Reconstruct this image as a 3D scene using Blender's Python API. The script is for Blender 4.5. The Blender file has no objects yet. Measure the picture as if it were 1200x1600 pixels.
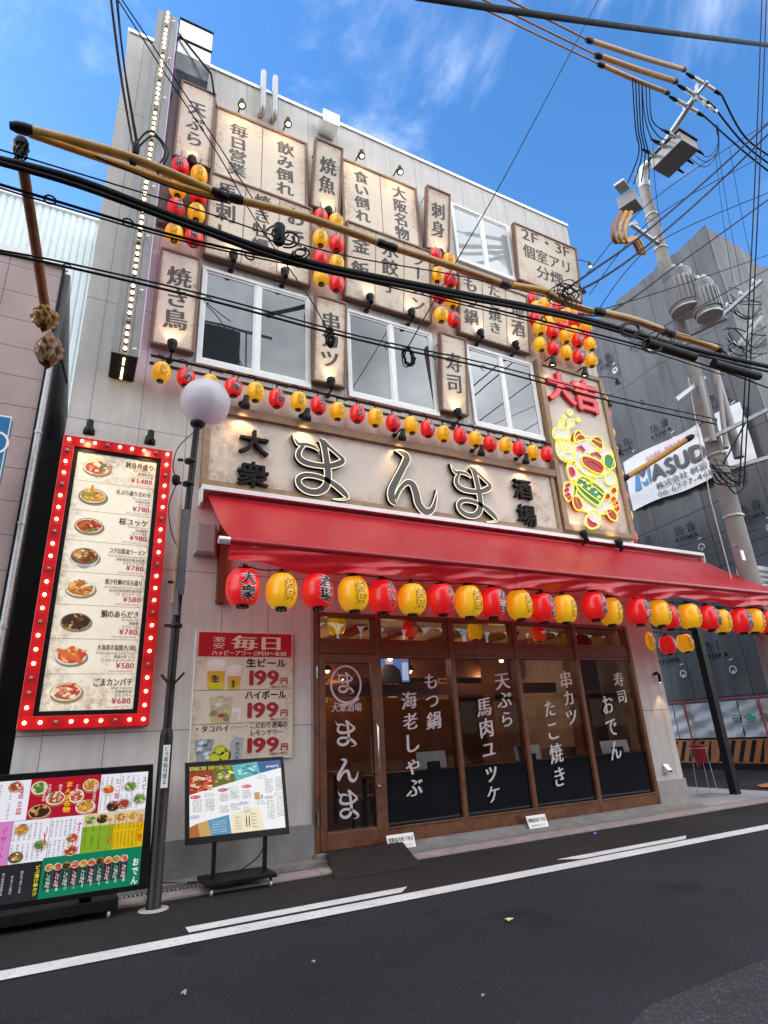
import bpy, math, random
from math import radians, sin, cos, pi, hypot
from mathutils import Vector, Matrix, Euler
random.seed(11)
SC = bpy.context.scene
COL = SC.collection

# ------------------------------------------------------------------ camera
CAM_H, CAM_D, FOC = 1.4, 7.653, 915.17
cam_d = bpy.data.cameras.new('camera'); cam = bpy.data.objects.new('camera', cam_d); COL.objects.link(cam)
cam.location = (0, -CAM_D, CAM_H)
cam.rotation_euler = (radians(110.8752), radians(2.8843), radians(-27.0398))
cam_d.sensor_fit = 'VERTICAL'; cam_d.sensor_height = 36; cam_d.lens = 36 * FOC / 1600
cam_d.clip_end = 2000; cam_d.clip_start = .05
SC.camera = cam
CAM_M = cam.rotation_euler.to_matrix()

# ------------------------------------------------------------------ light
SUN_EL, SUN_AZ = 36, -60         # veiled sun low behind the buildings at the left; the street lies in open shade
w = bpy.data.worlds.new('World'); SC.world = w; w.use_nodes = True
nt = w.node_tree; nt.nodes.clear()
def nn(t, typ, **kw):
    n = t.nodes.new(typ)
    for k, v in kw.items():
        if k.startswith('i_'): n.inputs[k[2:].replace('_', ' ')].default_value = v
        else: setattr(n, k, v)
    return n
out = nn(nt, 'ShaderNodeOutputWorld'); bg = nn(nt, 'ShaderNodeBackground'); bg.inputs[1].default_value = .13
sky = nn(nt, 'ShaderNodeTexSky', sky_type='NISHITA', sun_disc=False)
sky.sun_elevation = radians(SUN_EL); sky.sun_rotation = radians(SUN_AZ)
sky.air_density = 1.0; sky.dust_density = .4; sky.ozone_density = 4.0
tc = nn(nt, 'ShaderNodeTexCoord')
mp = nn(nt, 'ShaderNodeMapping'); mp.inputs['Scale'].default_value = (1.2, 1.2, 2.2)
nz = nn(nt, 'ShaderNodeTexNoise', i_Scale=2.1, i_Detail=9, i_Roughness=.6, i_Distortion=.5)
nt.links.new(tc.outputs['Generated'], mp.inputs[0]); nt.links.new(mp.outputs[0], nz.inputs['Vector'])
sep = nn(nt, 'ShaderNodeSeparateXYZ'); nt.links.new(tc.outputs['Generated'], sep.inputs[0])
# more cloud towards -y (the half of the sky behind the camera)
mr = nn(nt, 'ShaderNodeMapRange'); mr.inputs[1].default_value = .35; mr.inputs[2].default_value = -.35
mr.inputs[3].default_value = -.15; mr.inputs[4].default_value = .34
nt.links.new(sep.outputs[1], mr.inputs[0])
ad = nn(nt, 'ShaderNodeMath', operation='ADD'); nt.links.new(nz.outputs[0], ad.inputs[0]); nt.links.new(mr.outputs[0], ad.inputs[1])
cr = nn(nt, 'ShaderNodeMapRange', interpolation_type='SMOOTHSTEP'); cr.inputs[1].default_value = .36; cr.inputs[2].default_value = .86
nt.links.new(ad.outputs[0], cr.inputs[0])
nz2 = nn(nt, 'ShaderNodeTexNoise', i_Scale=3.3, i_Detail=6); nt.links.new(mp.outputs[0], nz2.inputs['Vector'])
cc = nn(nt, 'ShaderNodeMapRange'); cc.inputs[1].default_value = .3; cc.inputs[2].default_value = .7; cc.inputs[3].default_value = 5.5; cc.inputs[4].default_value = 15.5
nt.links.new(nz2.outputs[0], cc.inputs[0])
cb = nn(nt, 'ShaderNodeCombineXYZ')
for i, k in enumerate((.96, .985, 1.03)):
    mm = nn(nt, 'ShaderNodeMath', operation='MULTIPLY'); mm.inputs[1].default_value = k
    nt.links.new(cc.outputs[0], mm.inputs[0]); nt.links.new(mm.outputs[0], cb.inputs[i])
mix = nn(nt, 'ShaderNodeMix', data_type='RGBA')
nt.links.new(cr.outputs[0], mix.inputs[0]); hs_n = nn(nt, 'ShaderNodeHueSaturation', i_Saturation=1.2, i_Value=1.14); nt.links.new(sky.outputs[0], hs_n.inputs['Color']); nt.links.new(hs_n.outputs[0], mix.inputs[6]); nt.links.new(cb.outputs[0], mix.inputs[7])
nt.links.new(mix.outputs[2], bg.inputs[0]); nt.links.new(bg.outputs[0], out.inputs[0])

sun_d = bpy.data.lights.new('sun', 'SUN'); sun_d.energy = 1.0; sun_d.angle = radians(10); sun_d.color = (1, .95, .87)
sun = bpy.data.objects.new('sun', sun_d); COL.objects.link(sun)
sdir = Vector((sin(radians(SUN_AZ)) * cos(radians(SUN_EL)), cos(radians(SUN_AZ)) * cos(radians(SUN_EL)), sin(radians(SUN_EL))))
sun.rotation_euler = sdir.to_track_quat('Z', 'Y').to_euler()
SC.view_settings.view_transform = 'Standard'; SC.view_settings.look = 'None'; SC.view_settings.gamma = 1
SC.view_settings.exposure = 1.22
try:
    SC.cycles.max_bounces = 8; SC.cycles.transparent_max_bounces = 12; SC.cycles.caustics_reflective = False; SC.cycles.caustics_refractive = False
    SC.cycles.sample_clamp_indirect = 6
except Exception: pass

# ------------------------------------------------------------------ helpers
def ray(px, py): return CAM_M @ Vector(((px - 600) / FOC, -(py - 800) / FOC, -1))
def W(px, py, y=0):              # point of the photo on the vertical plane at depth y
    d = ray(px, py); t = (y + CAM_D) / d.y
    return Vector((d.x * t, y, CAM_H + d.z * t))
def XP(px, py, x):
    d = ray(px, py); t = x / d.x
    return Vector((x, d.y * t - CAM_D, CAM_H + d.z * t))
def G(px, py, z=0):
    d = ray(px, py); t = (z - CAM_H) / d.z
    return Vector((d.x * t, d.y * t - CAM_D, z))
def fs(x, z, y):                 # measured on the facade plane, standing proud of it by -y
    k = (CAM_D + y) / CAM_D
    return x * k, CAM_H + (z - CAM_H) * k

def lin(c):
    return tuple((v / 12.92 if v <= .04045 else ((v + .055) / 1.055) ** 2.4) for v in c)
def hexc(h): return lin(tuple(int(h[i:i + 2], 16) / 255 for i in (0, 2, 4)))

MATS = {}
def M(name, col, rough=.6, metal=0, var=.12, scale=6, bump=0, bscale=40, emit=0, ecol=None, coat=0, spec=.5):
    if name in MATS: return MATS[name]
    m = bpy.data.materials.new(name); m.use_nodes = True; MATS[name] = m
    t = m.node_tree; b = t.nodes['Principled BSDF']
    b.inputs['Roughness'].default_value = rough; b.inputs['Metallic'].default_value = metal
    b.inputs['Specular IOR Level'].default_value = spec; b.inputs['Coat Weight'].default_value = coat
    b.inputs['Base Color'].default_value = (*col, 1)
    tcn = nn(t, 'ShaderNodeTexCoord')
    if var:
        n = nn(t, 'ShaderNodeTexNoise', i_Scale=scale, i_Detail=5, i_Roughness=.6)
        t.links.new(tcn.outputs['Object'], n.inputs['Vector'])
        r = nn(t, 'ShaderNodeMapRange'); r.inputs[1].default_value = .3; r.inputs[2].default_value = .7
        r.inputs[3].default_value = 1 - var; r.inputs[4].default_value = 1 + var
        t.links.new(n.outputs[0], r.inputs[0])
        vm = nn(t, 'ShaderNodeVectorMath', operation='SCALE'); vm.inputs[0].default_value = col
        t.links.new(r.outputs[0], vm.inputs['Scale']); t.links.new(vm.outputs[0], b.inputs['Base Color'])
        rr = nn(t, 'ShaderNodeMath', operation='MULTIPLY'); rr.inputs[1].default_value = rough
        t.links.new(r.outputs[0], rr.inputs[0]); t.links.new(rr.outputs[0], b.inputs['Roughness'])
    if bump:
        n2 = nn(t, 'ShaderNodeTexNoise', i_Scale=bscale, i_Detail=4); t.links.new(tcn.outputs['Object'], n2.inputs['Vector'])
        bp = nn(t, 'ShaderNodeBump', i_Strength=bump, i_Distance=.02); t.links.new(n2.outputs[0], bp.inputs['Height']); t.links.new(bp.outputs[0], b.inputs['Normal'])
    if emit:
        b.inputs['Emission Color'].default_value = (*(ecol or col), 1); b.inputs['Emission Strength'].default_value = emit
    return m
def ink(h, emit=0):
    if emit >= .4:                    # a pixel of a lit display: dark glass that gives off its own colour
        c = hexc(h); return M('display_' + h, tuple(v * .04 for v in c), rough=.25, var=0, emit=.40, ecol=c)
    return M('print_' + h + ('_lit' if emit else ''), hexc(h), rough=.5, var=.05, scale=30, emit=emit)
def link(t, a, b): t.links.new(a, b)

def parchment(name, base, stain, glow=0, sc=3.0):
    m = bpy.data.materials.new(name); m.use_nodes = True; t = m.node_tree; b = t.nodes['Principled BSDF']
    b.inputs['Roughness'].default_value = .55
    tcn = nn(t, 'ShaderNodeTexCoord'); s = nn(t, 'ShaderNodeSeparateXYZ'); link(t, tcn.outputs['Generated'], s.inputs[0])
    oi = nn(t, 'ShaderNodeObjectInfo')
    addv = nn(t, 'ShaderNodeVectorMath', operation='ADD'); link(t, tcn.outputs['Object'], addv.inputs[0])
    sc3 = nn(t, 'ShaderNodeVectorMath', operation='SCALE'); link(t, oi.outputs['Location'], sc3.inputs[0]); sc3.inputs['Scale'].default_value = 3.7
    link(t, sc3.outputs[0], addv.inputs[1])
    def edge(o):
        a = nn(t, 'ShaderNodeMath', operation='SUBTRACT'); link(t, o, a.inputs[0]); a.inputs[1].default_value = .5
        c = nn(t, 'ShaderNodeMath', operation='ABSOLUTE'); link(t, a.outputs[0], c.inputs[0]); return c.outputs[0]
    mx = nn(t, 'ShaderNodeMath', operation='MAXIMUM'); link(t, edge(s.outputs[0]), mx.inputs[0]); link(t, edge(s.outputs[2]), mx.inputs[1])
    n1 = nn(t, 'ShaderNodeTexNoise', i_Scale=sc, i_Detail=8, i_Roughness=.7); link(t, addv.outputs[0], n1.inputs['Vector'])
    n2 = nn(t, 'ShaderNodeTexNoise', i_Scale=sc * 6, i_Detail=8, i_Roughness=.75); link(t, addv.outputs[0], n2.inputs['Vector'])
    a = nn(t, 'ShaderNodeMath', operation='MULTIPLY_ADD'); link(t, n1.outputs[0], a.inputs[0]); a.inputs[1].default_value = 1.1; link(t, mx.outputs[0], a.inputs[2])
    r = nn(t, 'ShaderNodeMapRange', interpolation_type='SMOOTHSTEP'); r.inputs[1].default_value = .86; r.inputs[2].default_value = 1.22; link(t, a.outputs[0], r.inputs[0])
    f2 = nn(t, 'ShaderNodeMapRange'); f2.inputs[1].default_value = .35; f2.inputs[2].default_value = .68; link(t, n2.outputs[0], f2.inputs[0])
    mu = nn(t, 'ShaderNodeMath', operation='MULTIPLY'); link(t, r.outputs[0], mu.inputs[0]); link(t, f2.outputs[0], mu.inputs[1])
    mu2 = nn(t, 'ShaderNodeMath', operation='MULTIPLY_ADD'); link(t, f2.outputs[0], mu2.inputs[0]); mu2.inputs[1].default_value = .14; link(t, mu.outputs[0], mu2.inputs[2]); mu2.use_clamp = True
    mixn = nn(t, 'ShaderNodeMix', data_type='RGBA'); link(t, mu2.outputs[0], mixn.inputs[0])
    mixn.inputs[6].default_value = (*base, 1); mixn.inputs[7].default_value = (*stain, 1)
    link(t, mixn.outputs[2], b.inputs['Base Color'])
    if glow:
        link(t, mixn.outputs[2], b.inputs['Emission Color']); b.inputs['Emission Strength'].default_value = glow
    return m

class MB:
    def __init__(s): s.v = []; s.f = []; s.m = []; s.s = []
    def add(s, vs, fs_, m=0, smooth=False):
        o = len(s.v); s.v += [tuple(p) for p in vs]
        for f in fs_: s.f.append(tuple(i + o for i in f)); s.m.append(m); s.s.append(smooth)
    def quad(s, a, b, c, d, m=0): s.add([a, b, c, d], [(0, 1, 2, 3)], m)
    def box(s, x0, x1, y0, y1, z0, z1, m=0):
        s.add([(x0, y0, z0), (x1, y0, z0), (x1, y1, z0), (x0, y1, z0), (x0, y0, z1), (x1, y0, z1), (x1, y1, z1), (x0, y1, z1)],
              [(0, 1, 5, 4), (1, 2, 6, 5), (2, 3, 7, 6), (3, 0, 4, 7), (4, 5, 6, 7), (3, 2, 1, 0)], m)
    def bar(s, a, b, wx, wz, m=0):           # square bar between two points
        a = Vector(a); b = Vector(b); d = (b - a).normalized()
        u = d.cross(Vector((0, 0, 1)));
        if u.length < .01: u = Vector((1, 0, 0))
        u.normalize(); v = u.cross(d).normalized(); u *= wx / 2; v *= wz / 2
        q = [a - u - v, a + u - v, a + u + v, a - u + v, b - u - v, b + u - v, b + u + v, b - u + v]
        s.add(q, [(0, 1, 5, 4), (1, 2, 6, 5), (2, 3, 7, 6), (3, 0, 4, 7), (4, 5, 6, 7), (3, 2, 1, 0)], m)
    def tube(s, pts, r, n=8, m=0, caps=True):
        pts = [Vector(p) for p in pts]; k = len(pts)
        rs = r if isinstance(r, (list, tuple)) else [r] * k
        t0 = (pts[1] - pts[0]).normalized(); u = t0.cross(Vector((0, 0, 1)))
        if u.length < .05: u = t0.cross(Vector((1, 0, 0)))
        u.normalize(); vs = []
        for i in range(k):
            t = (pts[min(i + 1, k - 1)] - pts[max(i - 1, 0)]).normalized()
            u = (u - t * u.dot(t)); u.normalize(); v = t.cross(u)
            for j in range(n):
                a = 2 * pi * j / n; vs.append(pts[i] + (u * cos(a) + v * sin(a)) * rs[i])
        fc = [(i * n + j, i * n + (j + 1) % n, (i + 1) * n + (j + 1) % n, (i + 1) * n + j) for i in range(k - 1) for j in range(n)]
        s.add(vs, fc, m, True)
        if caps:
            s.add(vs[:n], [tuple(reversed(range(n)))], m); s.add(vs[-n:], [tuple(range(n))], m)
    def lathe(s, prof, c=(0, 0, 0), n=16, m=0, axis=(0, 0, 1), sharp=False):
        c = Vector(c); q = Vector((0, 0, 1)).rotation_difference(Vector(axis)).to_matrix(); vs = []
        for r, h in prof:
            for j in range(n):
                a = 2 * pi * j / n; vs.append(c + q @ Vector((r * cos(a), r * sin(a), h)))
        k = len(prof)
        s.add(vs, [(i * n + j, i * n + (j + 1) % n, (i + 1) * n + (j + 1) % n, (i + 1) * n + j) for i in range(k - 1) for j in range(n)], m, not sharp)
        if prof[0][0] > 1e-4: s.add(vs[:n], [tuple(reversed(range(n)))], m)
        if prof[-1][0] > 1e-4: s.add(vs[-n:], [tuple(range(n))], m)
    def prism(s, pts, y0, y1, m=0):          # polygon in x,z between depths y0 (front) and y1 (back)
        n = len(pts); a = sum(pts[i][0] * pts[(i + 1) % n][1] - pts[(i + 1) % n][0] * pts[i][1] for i in range(n))
        if a < 0: pts = pts[::-1]
        vs = [(p[0], y0, p[1]) for p in pts] + [(p[0], y1, p[1]) for p in pts]
        s.add(vs, [tuple(range(n)), tuple(reversed(range(n, 2 * n)))] + [(i, i + n, (i + 1) % n + n, (i + 1) % n) for i in range(n)], m)
    def face(s, pts, y, m=0):
        n = len(pts); a = sum(pts[i][0] * pts[(i + 1) % n][1] - pts[(i + 1) % n][0] * pts[i][1] for i in range(n))
        if a < 0: pts = pts[::-1]
        s.add([(p[0], y, p[1]) for p in pts], [tuple(range(n))], m)
    def build(s, name, mats, parent=None, bevel=0, loc=None):
        me = bpy.data.meshes.new(name); me.from_pydata(s.v, [], s.f)
        for mm in (mats if isinstance(mats, (list, tuple)) else [mats]): me.materials.append(mm)
        me.polygons.foreach_set('material_index', s.m); me.polygons.foreach_set('use_smooth', s.s); me.update()
        o = bpy.data.objects.new(name, me); COL.objects.link(o)
        if parent: o.parent = parent
        if loc is not None: o.location = loc
        if bevel:
            b = o.modifiers.new('bevel', 'BEVEL'); b.width = bevel; b.segments = 2; b.limit_method = 'ANGLE'
        return o
def inst(name, mesh, parent, loc=(0, 0, 0), rot=(0, 0, 0)):
    o = bpy.data.objects.new(name, mesh); COL.objects.link(o); o.parent = parent; o.location = loc; o.rotation_euler = rot; return o
def tag(o, label, cat, group=None, kind=None):
    o['label'] = label; o['category'] = cat
    if group: o['group'] = group
    if kind: o['kind'] = kind
    return o
def thing(name, label, cat, loc=(0, 0, 0), rot=(0, 0, 0), group=None):
    o = bpy.data.objects.new(name, None); COL.objects.link(o); o.location = loc; o.rotation_euler = rot; o.empty_display_size = .1
    return tag(o, label, cat, group)
def structure(o): o['kind'] = 'structure'; return o

def smooth(pts, n=6):            # Catmull-Rom through tuples of any length
    P = [pts[0]] + list(pts) + [pts[-1]]; out_ = []
    for i in range(1, len(P) - 2):
        for k in range(n):
            t = k / n
            out_.append(tuple(.5 * (2 * b + (c - a) * t + (2 * a - 5 * b + 4 * c - d) * t * t + (3 * b - a - 3 * c + d) * t ** 3)
                              for a, b, c, d in zip(P[i - 1], P[i], P[i + 1], P[i + 2])))
    out_.append(tuple(pts[-1])); return out_

# ------------------------------------------------------------------ lettering
GL = {}
def shifts(off, ming):
    r = off + ming
    if r <= 0: return ((0, 0),)
    if off >= .03: return ((-r, 0), (r, 0), (0, -off * .8), (0, off * .8))
    return ((-r, 0), (r, 0))
def glyph(ch, off=0):
    off = 0; k = (ch, off)
    if k not in GL:
        c = bpy.data.curves.new('glyph', 'FONT'); c.body = ch; c.size = 1; c.offset = off; c.resolution_u = 3
        o = bpy.data.objects.new('glyph', c); me = bpy.data.meshes.new_from_object(o)
        vs = [(v.co.x, v.co.y) for v in me.vertices]; fc = [tuple(p.vertices) for p in me.polygons]
        adv = max((v[0] for v in vs), default=.3) + .06
        if len(ch) == 1 and ord(ch) > 0x2e80: adv = 1.0
        bpy.data.objects.remove(o); bpy.data.curves.remove(c); bpy.data.meshes.remove(me)
        GL[k] = (vs, fc, adv)
    return GL[k]
def char(mb, ch, f, m=0, off=0, ming=0, slant=0):      # f maps cell coords (-.5...5) to a 3-D point, third value is the layer
    vs, fc, adv = glyph(ch, off)
    for k, (dx, dy) in enumerate(shifts(off, ming)):
        pts = []
        for x, y in vs:
            u, v = x - adv / 2 + dx, y - .38 + dy
            u += slant * v
            pts.append(f(u, v, k))
        mb.add(pts, fc, m)
def vtext(mb, s, cx, ztop, ch, cw, y, m=0, off=.012, ming=.022, pitch=None, x3=None):
    pitch = pitch or ch
    for i, c in enumerate(s):
        if c == ' ': continue
        cz = ztop - pitch * (i + .5)
        if c in 'ー〜～':
            mb.prism([(cx - .02 * cw / .3 , cz + ch * .42), (cx + .035 * cw / .3, cz + ch * .42), (cx + .03 * cw / .3, cz - ch * .3), (cx - .01 * cw / .3, cz - ch * .42)], y - .001, y - .0005, m); continue
        char(mb, c, lambda u, v, k, cz=cz: (cx + (u - .05 * v) * cw, y - .0006 * k, cz + (v + (.10 * u if ming else 0)) * ch), m, off, ming)
def layout(s, off=0):
    x = 0; res = []
    for c in s:
        if c == ' ': x += .3; continue
        vs, fc, adv = glyph(c, off); res.append((c, x, adv)); x += adv if ord(c) > 0x2e80 else adv + .02
    return res, x
def htext(mb, s, x0, x1, zc, h, y, m=0, off=0, align='fit', ming=0):   # horizontal line in the x,z plane
    res, tot = layout(s, off)
    sx = (x1 - x0) / tot if align == 'fit' else h
    if align != 'fit' and tot * sx > (x1 - x0): sx = (x1 - x0) / tot
    wd = tot * sx; xs = x0 if align in ('fit', 'left') else (x1 - wd if align == 'right' else (x0 + x1 - wd) / 2)
    for c, x, adv in res:
        vs, fc, _ = glyph(c, off)
        for k, (dx, dy) in enumerate(shifts(off, ming)):
            mb.add([(xs + (x + a + dx) * sx, y - .0005 * k, zc + (b - .36 + dy) * h) for a, b in vs], fc, m)
def qmap(q):                      # bilinear map of the unit square on a quad (TL,TR,BR,BL); v runs down
    a, b, c, d = [Vector(p) for p in q]
    n = (b - a).cross(d - a).normalized()
    return lambda u, v, k=0: (a.lerp(b, u)).lerp(d.lerp(c, u), v) + n * (-.0007 * k)

# ------------------------------------------------------------------ materials
WALL = M('wall_panel', (.60, .575, .54), rough=.7, var=.07, scale=3, bump=.15, bscale=220)
def panel_joints(m):
    t = m.node_tree; b = t.nodes['Principled BSDF']; tcn = nn(t, 'ShaderNodeTexCoord'); s = nn(t, 'ShaderNodeSeparateXYZ'); link(t, tcn.outputs['Object'], s.inputs[0])
    def line(o, off, per, wd):
        a = nn(t, 'ShaderNodeMath', operation='SUBTRACT'); link(t, o, a.inputs[0]); a.inputs[1].default_value = off
        c = nn(t, 'ShaderNodeMath', operation='WRAP'); link(t, a.outputs[0], c.inputs[0]); c.inputs[1].default_value = per / 2; c.inputs[2].default_value = -per / 2
        d = nn(t, 'ShaderNodeMath', operation='ABSOLUTE'); link(t, c.outputs[0], d.inputs[0])
        e = nn(t, 'ShaderNodeMath', operation='LESS_THAN'); link(t, d.outputs[0], e.inputs[0]); e.inputs[1].default_value = wd; return e.outputs[0]
    mx = nn(t, 'ShaderNodeMath', operation='MAXIMUM'); link(t, line(s.outputs[0], .41, .612, .005), mx.inputs[0]); link(t, line(s.outputs[2], 5.44, 1.93, .006), mx.inputs[1])
    src = b.inputs['Base Color'].links[0].from_socket
    # rain streaks: stretched noise
    mpn = nn(t, 'ShaderNodeMapping'); mpn.inputs['Scale'].default_value = (5, 5, .35); link(t, tcn.outputs['Object'], mpn.inputs[0])
    ns = nn(t, 'ShaderNodeTexNoise', i_Scale=1.6, i_Detail=6); link(t, mpn.outputs[0], ns.inputs['Vector'])
    rs = nn(t, 'ShaderNodeMapRange'); rs.inputs[1].default_value = .3; rs.inputs[2].default_value = .75; rs.inputs[3].default_value = 1.07; rs.inputs[4].default_value = .88; link(t, ns.outputs[0], rs.inputs[0])
    sv = nn(t, 'ShaderNodeVectorMath', operation='SCALE'); link(t, src, sv.inputs[0]); link(t, rs.outputs[0], sv.inputs['Scale'])
    mixn = nn(t, 'ShaderNodeMix', data_type='RGBA'); link(t, mx.outputs[0], mixn.inputs[0]); link(t, sv.outputs[0], mixn.inputs[6]); mixn.inputs[7].default_value = (.25, .24, .225, 1)
    link(t, mixn.outputs[2], b.inputs['Base Color'])
panel_joints(WALL)
CONC = M('concrete', (.27, .26, .25), rough=.85, var=.22, scale=4, bump=.3, bscale=60)
CONC_L = M('pale_concrete', (.36, .34, .32), rough=.85, var=.15, scale=3, bump=.25, bscale=70)
KERB = M('kerb_stone', (.33, .28, .26), rough=.85, var=.2, scale=7, bump=.3, bscale=80)
WOODF = M('storefront_wood', (.145, .055, .024), rough=.45, var=.3, scale=9)
WOODS = M('sign_frame_wood', (.20, .115, .075), rough=.55, var=.25, scale=12)
WOODM = M('light_timber', (.30, .19, .10), rough=.55, var=.28, scale=10)
BLACK = M('black_metal', (.006, .006, .007), rough=.5, var=.2, scale=20, spec=.25)
BLACKM = M('matt_black', (.009, .008, .008), rough=.65, var=.2, scale=20, spec=.2)
DARKBR = M('dark_brown_paint', (.011, .007, .0065), rough=.45, var=.3, scale=12, spec=.3)
WHITEP = M('white_paint', (.84, .84, .83), rough=.35, var=.05)
ALU = M('aluminium', (.78, .79, .8), rough=.3, metal=.55, var=.08)
STEEL = M('polished_steel', (.75, .76, .77), rough=.18, metal=1, var=.08, scale=4)
GALV = M('galvanised_steel', (.42, .43, .44), rough=.5, metal=.5, var=.2, scale=18)
GREYP = M('grey_paint', (.22, .23, .245), rough=.5, var=.12, scale=8)
INK = M('sign_ink', (.035, .03, .028), rough=.6, var=.25, scale=14)
INKG = M('faded_sign_ink', (.075, .062, .058), rough=.6, var=.35, scale=14)
PARCH = parchment('aged_board', (.75, .65, .52), (.33, .17, .09))
PARCH_R = parchment('rusty_board', (.75, .65, .52), (.31, .13, .065), sc=2.2)
PARCH_B = parchment('weathered_main_board', (.68, .605, .52), (.33, .17, .10), sc=1.5)
PARCH_L = parchment('lit_menu_board', (.72, .65, .53), (.27, .19, .12), glow=.28, sc=2.6)
YTUBE = M('yellow_insulation', (.50, .24, .025), rough=.45, var=.25, scale=5)
TTUBE = M('tan_insulation', (.44, .25, .075), rough=.42, var=.22, scale=5)
BTUBE = M('rusty_insulation', (.22, .075, .03), rough=.5, var=.3, scale=6)
CABLE = M('black_cable', (.004, .004, .005), rough=.6, var=.1, spec=.15)
BULB = M('warm_bulb', (1, .85, .6), emit=3.2, ecol=(1, .72, .36), var=0)
BULB_R = M('sign_bulb', (1, .75, .55), emit=3.0, ecol=(1, .55, .3), var=0)
BULB_OFF = M('dead_bulb', (.35, .28, .25), rough=.2, var=.1)
SPOTF = M('spot_lens', (1, .9, .75), emit=2.6, ecol=(1, .75, .42), var=0)

def glass(name, tint, refl, trans):
    m = bpy.data.materials.new(name); m.use_nodes = True; t = m.node_tree; t.nodes.clear()
    o = nn(t, 'ShaderNodeOutputMaterial'); gl = nn(t, 'ShaderNodeBsdfGlossy'); gl.inputs['Roughness'].default_value = .015; gl.inputs['Color'].default_value = (.9, .93, .95, 1)
    tr = nn(t, 'ShaderNodeBsdfTransparent'); tr.inputs['Color'].default_value = (*tint, 1)
    fr = nn(t, 'ShaderNodeFresnel'); fr.inputs['IOR'].default_value = 1.5
    tcn = nn(t, 'ShaderNodeTexCoord'); n = nn(t, 'ShaderNodeTexNoise', i_Scale=1.3, i_Detail=1); link(t, tcn.outputs['Object'], n.inputs['Vector'])
    bp = nn(t, 'ShaderNodeBump', i_Strength=.03, i_Distance=.05); link(t, n.outputs[0], bp.inputs['Height']); link(t, bp.outputs[0], gl.inputs['Normal'])
    a = nn(t, 'ShaderNodeMath', operation='MULTIPLY_ADD'); link(t, fr.outputs[0], a.inputs[0]); a.inputs[1].default_value = 1.0; a.inputs[2].default_value = refl; a.use_clamp = True
    mx = nn(t, 'ShaderNodeMixShader'); link(t, a.outputs[0], mx.inputs[0])
    if trans: link(t, tr.outputs[0], mx.inputs[1])
    else:
        df = nn(t, 'ShaderNodeBsdfDiffuse'); df.inputs[0].default_value = (*tint, 1); link(t, df.outputs[0], mx.inputs[1])
    link(t, gl.outputs[0], mx.inputs[2]); link(t, mx.outputs[0], o.inputs[0]); return m
GLASS_PALE = glass('curtained_window', (.40, .425, .43), .06, False)
GLASS_SHOP = glass('shop_glass', (.82, .80, .78), .02, True)
GLASS_UP = glass('mirrored_window', (.03, .034, .038), .10, False)
FILM = glass('dark_glass_film', (.006, .007, .008), .0, False)

# ------------------------------------------------------------------ ground
def asphalt(name, col, spec):
    m = bpy.data.materials.new(name); m.use_nodes = True; t = m.node_tree; b = t.nodes['Principled BSDF']
    tcn = nn(t, 'ShaderNodeTexCoord'); o = tcn.outputs['Object']
    n1 = nn(t, 'ShaderNodeTexNoise', i_Scale=.5, i_Detail=5); link(t, o, n1.inputs['Vector'])
    n2 = nn(t, 'ShaderNodeTexNoise', i_Scale=45, i_Detail=6, i_Roughness=.85); link(t, o, n2.inputs['Vector'])
    vo = nn(t, 'ShaderNodeTexVoronoi', i_Scale=85); link(t, o, vo.inputs['Vector'])
    r1 = nn(t, 'ShaderNodeMapRange'); r1.inputs[1].default_value = .3; r1.inputs[2].default_value = .7; r1.inputs[3].default_value = .66; r1.inputs[4].default_value = 1.4; link(t, n1.outputs[0], r1.inputs[0])
    r2 = nn(t, 'ShaderNodeMapRange'); r2.inputs[1].default_value = .3; r2.inputs[2].default_value = .72; r2.inputs[3].default_value = .5; r2.inputs[4].default_value = 1.6; link(t, n2.outputs[0], r2.inputs[0])
    mu = nn(t, 'ShaderNodeMath', operation='MULTIPLY'); link(t, r1.outputs[0], mu.inputs[0]); link(t, r2.outputs[0], mu.inputs[1])
    # pale stones in the mix
    st = nn(t, 'ShaderNodeSeparateXYZ'); link(t, vo.outputs['Color'], st.inputs[0])
    lt = nn(t, 'ShaderNodeMath', operation='GREATER_THAN'); link(t, st.outputs[0], lt.inputs[0]); lt.inputs[1].default_value = 1 - spec
    ma = nn(t, 'ShaderNodeMath', operation='MULTIPLY_ADD'); link(t, lt.outputs[0], ma.inputs[0]); ma.inputs[1].default_value = 1.6; link(t, mu.outputs[0], ma.inputs[2])
    # dark oil patches
    n3 = nn(t, 'ShaderNodeTexNoise', i_Scale=1.1, i_Detail=7, i_Roughness=.65); link(t, o, n3.inputs['Vector'])
    r3 = nn(t, 'ShaderNodeMapRange', interpolation_type='SMOOTHSTEP'); r3.inputs[1].default_value = .57; r3.inputs[2].default_value = .66; r3.inputs[3].default_value = 1; r3.inputs[4].default_value = .5; link(t, n3.outputs[0], r3.inputs[0])
    mo = nn(t, 'ShaderNodeMath', operation='MULTIPLY'); link(t, ma.outputs[0], mo.inputs[0]); link(t, r3.outputs[0], mo.inputs[1])
    sv = nn(t, 'ShaderNodeVectorMath', operation='SCALE'); sv.inputs[0].default_value = col; link(t, mo.outputs[0], sv.inputs['Scale']); link(t, sv.outputs[0], b.inputs['Base Color'])
    b.inputs['Roughness'].default_value = .8; b.inputs['Specular IOR Level'].default_value = .3
    bp = nn(t, 'ShaderNodeBump', i_Strength=.5, i_Distance=.01); link(t, n2.outputs[0], bp.inputs['Height']); link(t, bp.outputs[0], b.inputs['Normal'])
    return m
ASPH = asphalt('asphalt', (.0140, .0136, .0172), .025)
ASPH_W = asphalt('worn_asphalt', (.0140, .0126, .0124), .03)
ASPH_O = asphalt('old_asphalt', (.026, .025, .028), .14)
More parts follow.
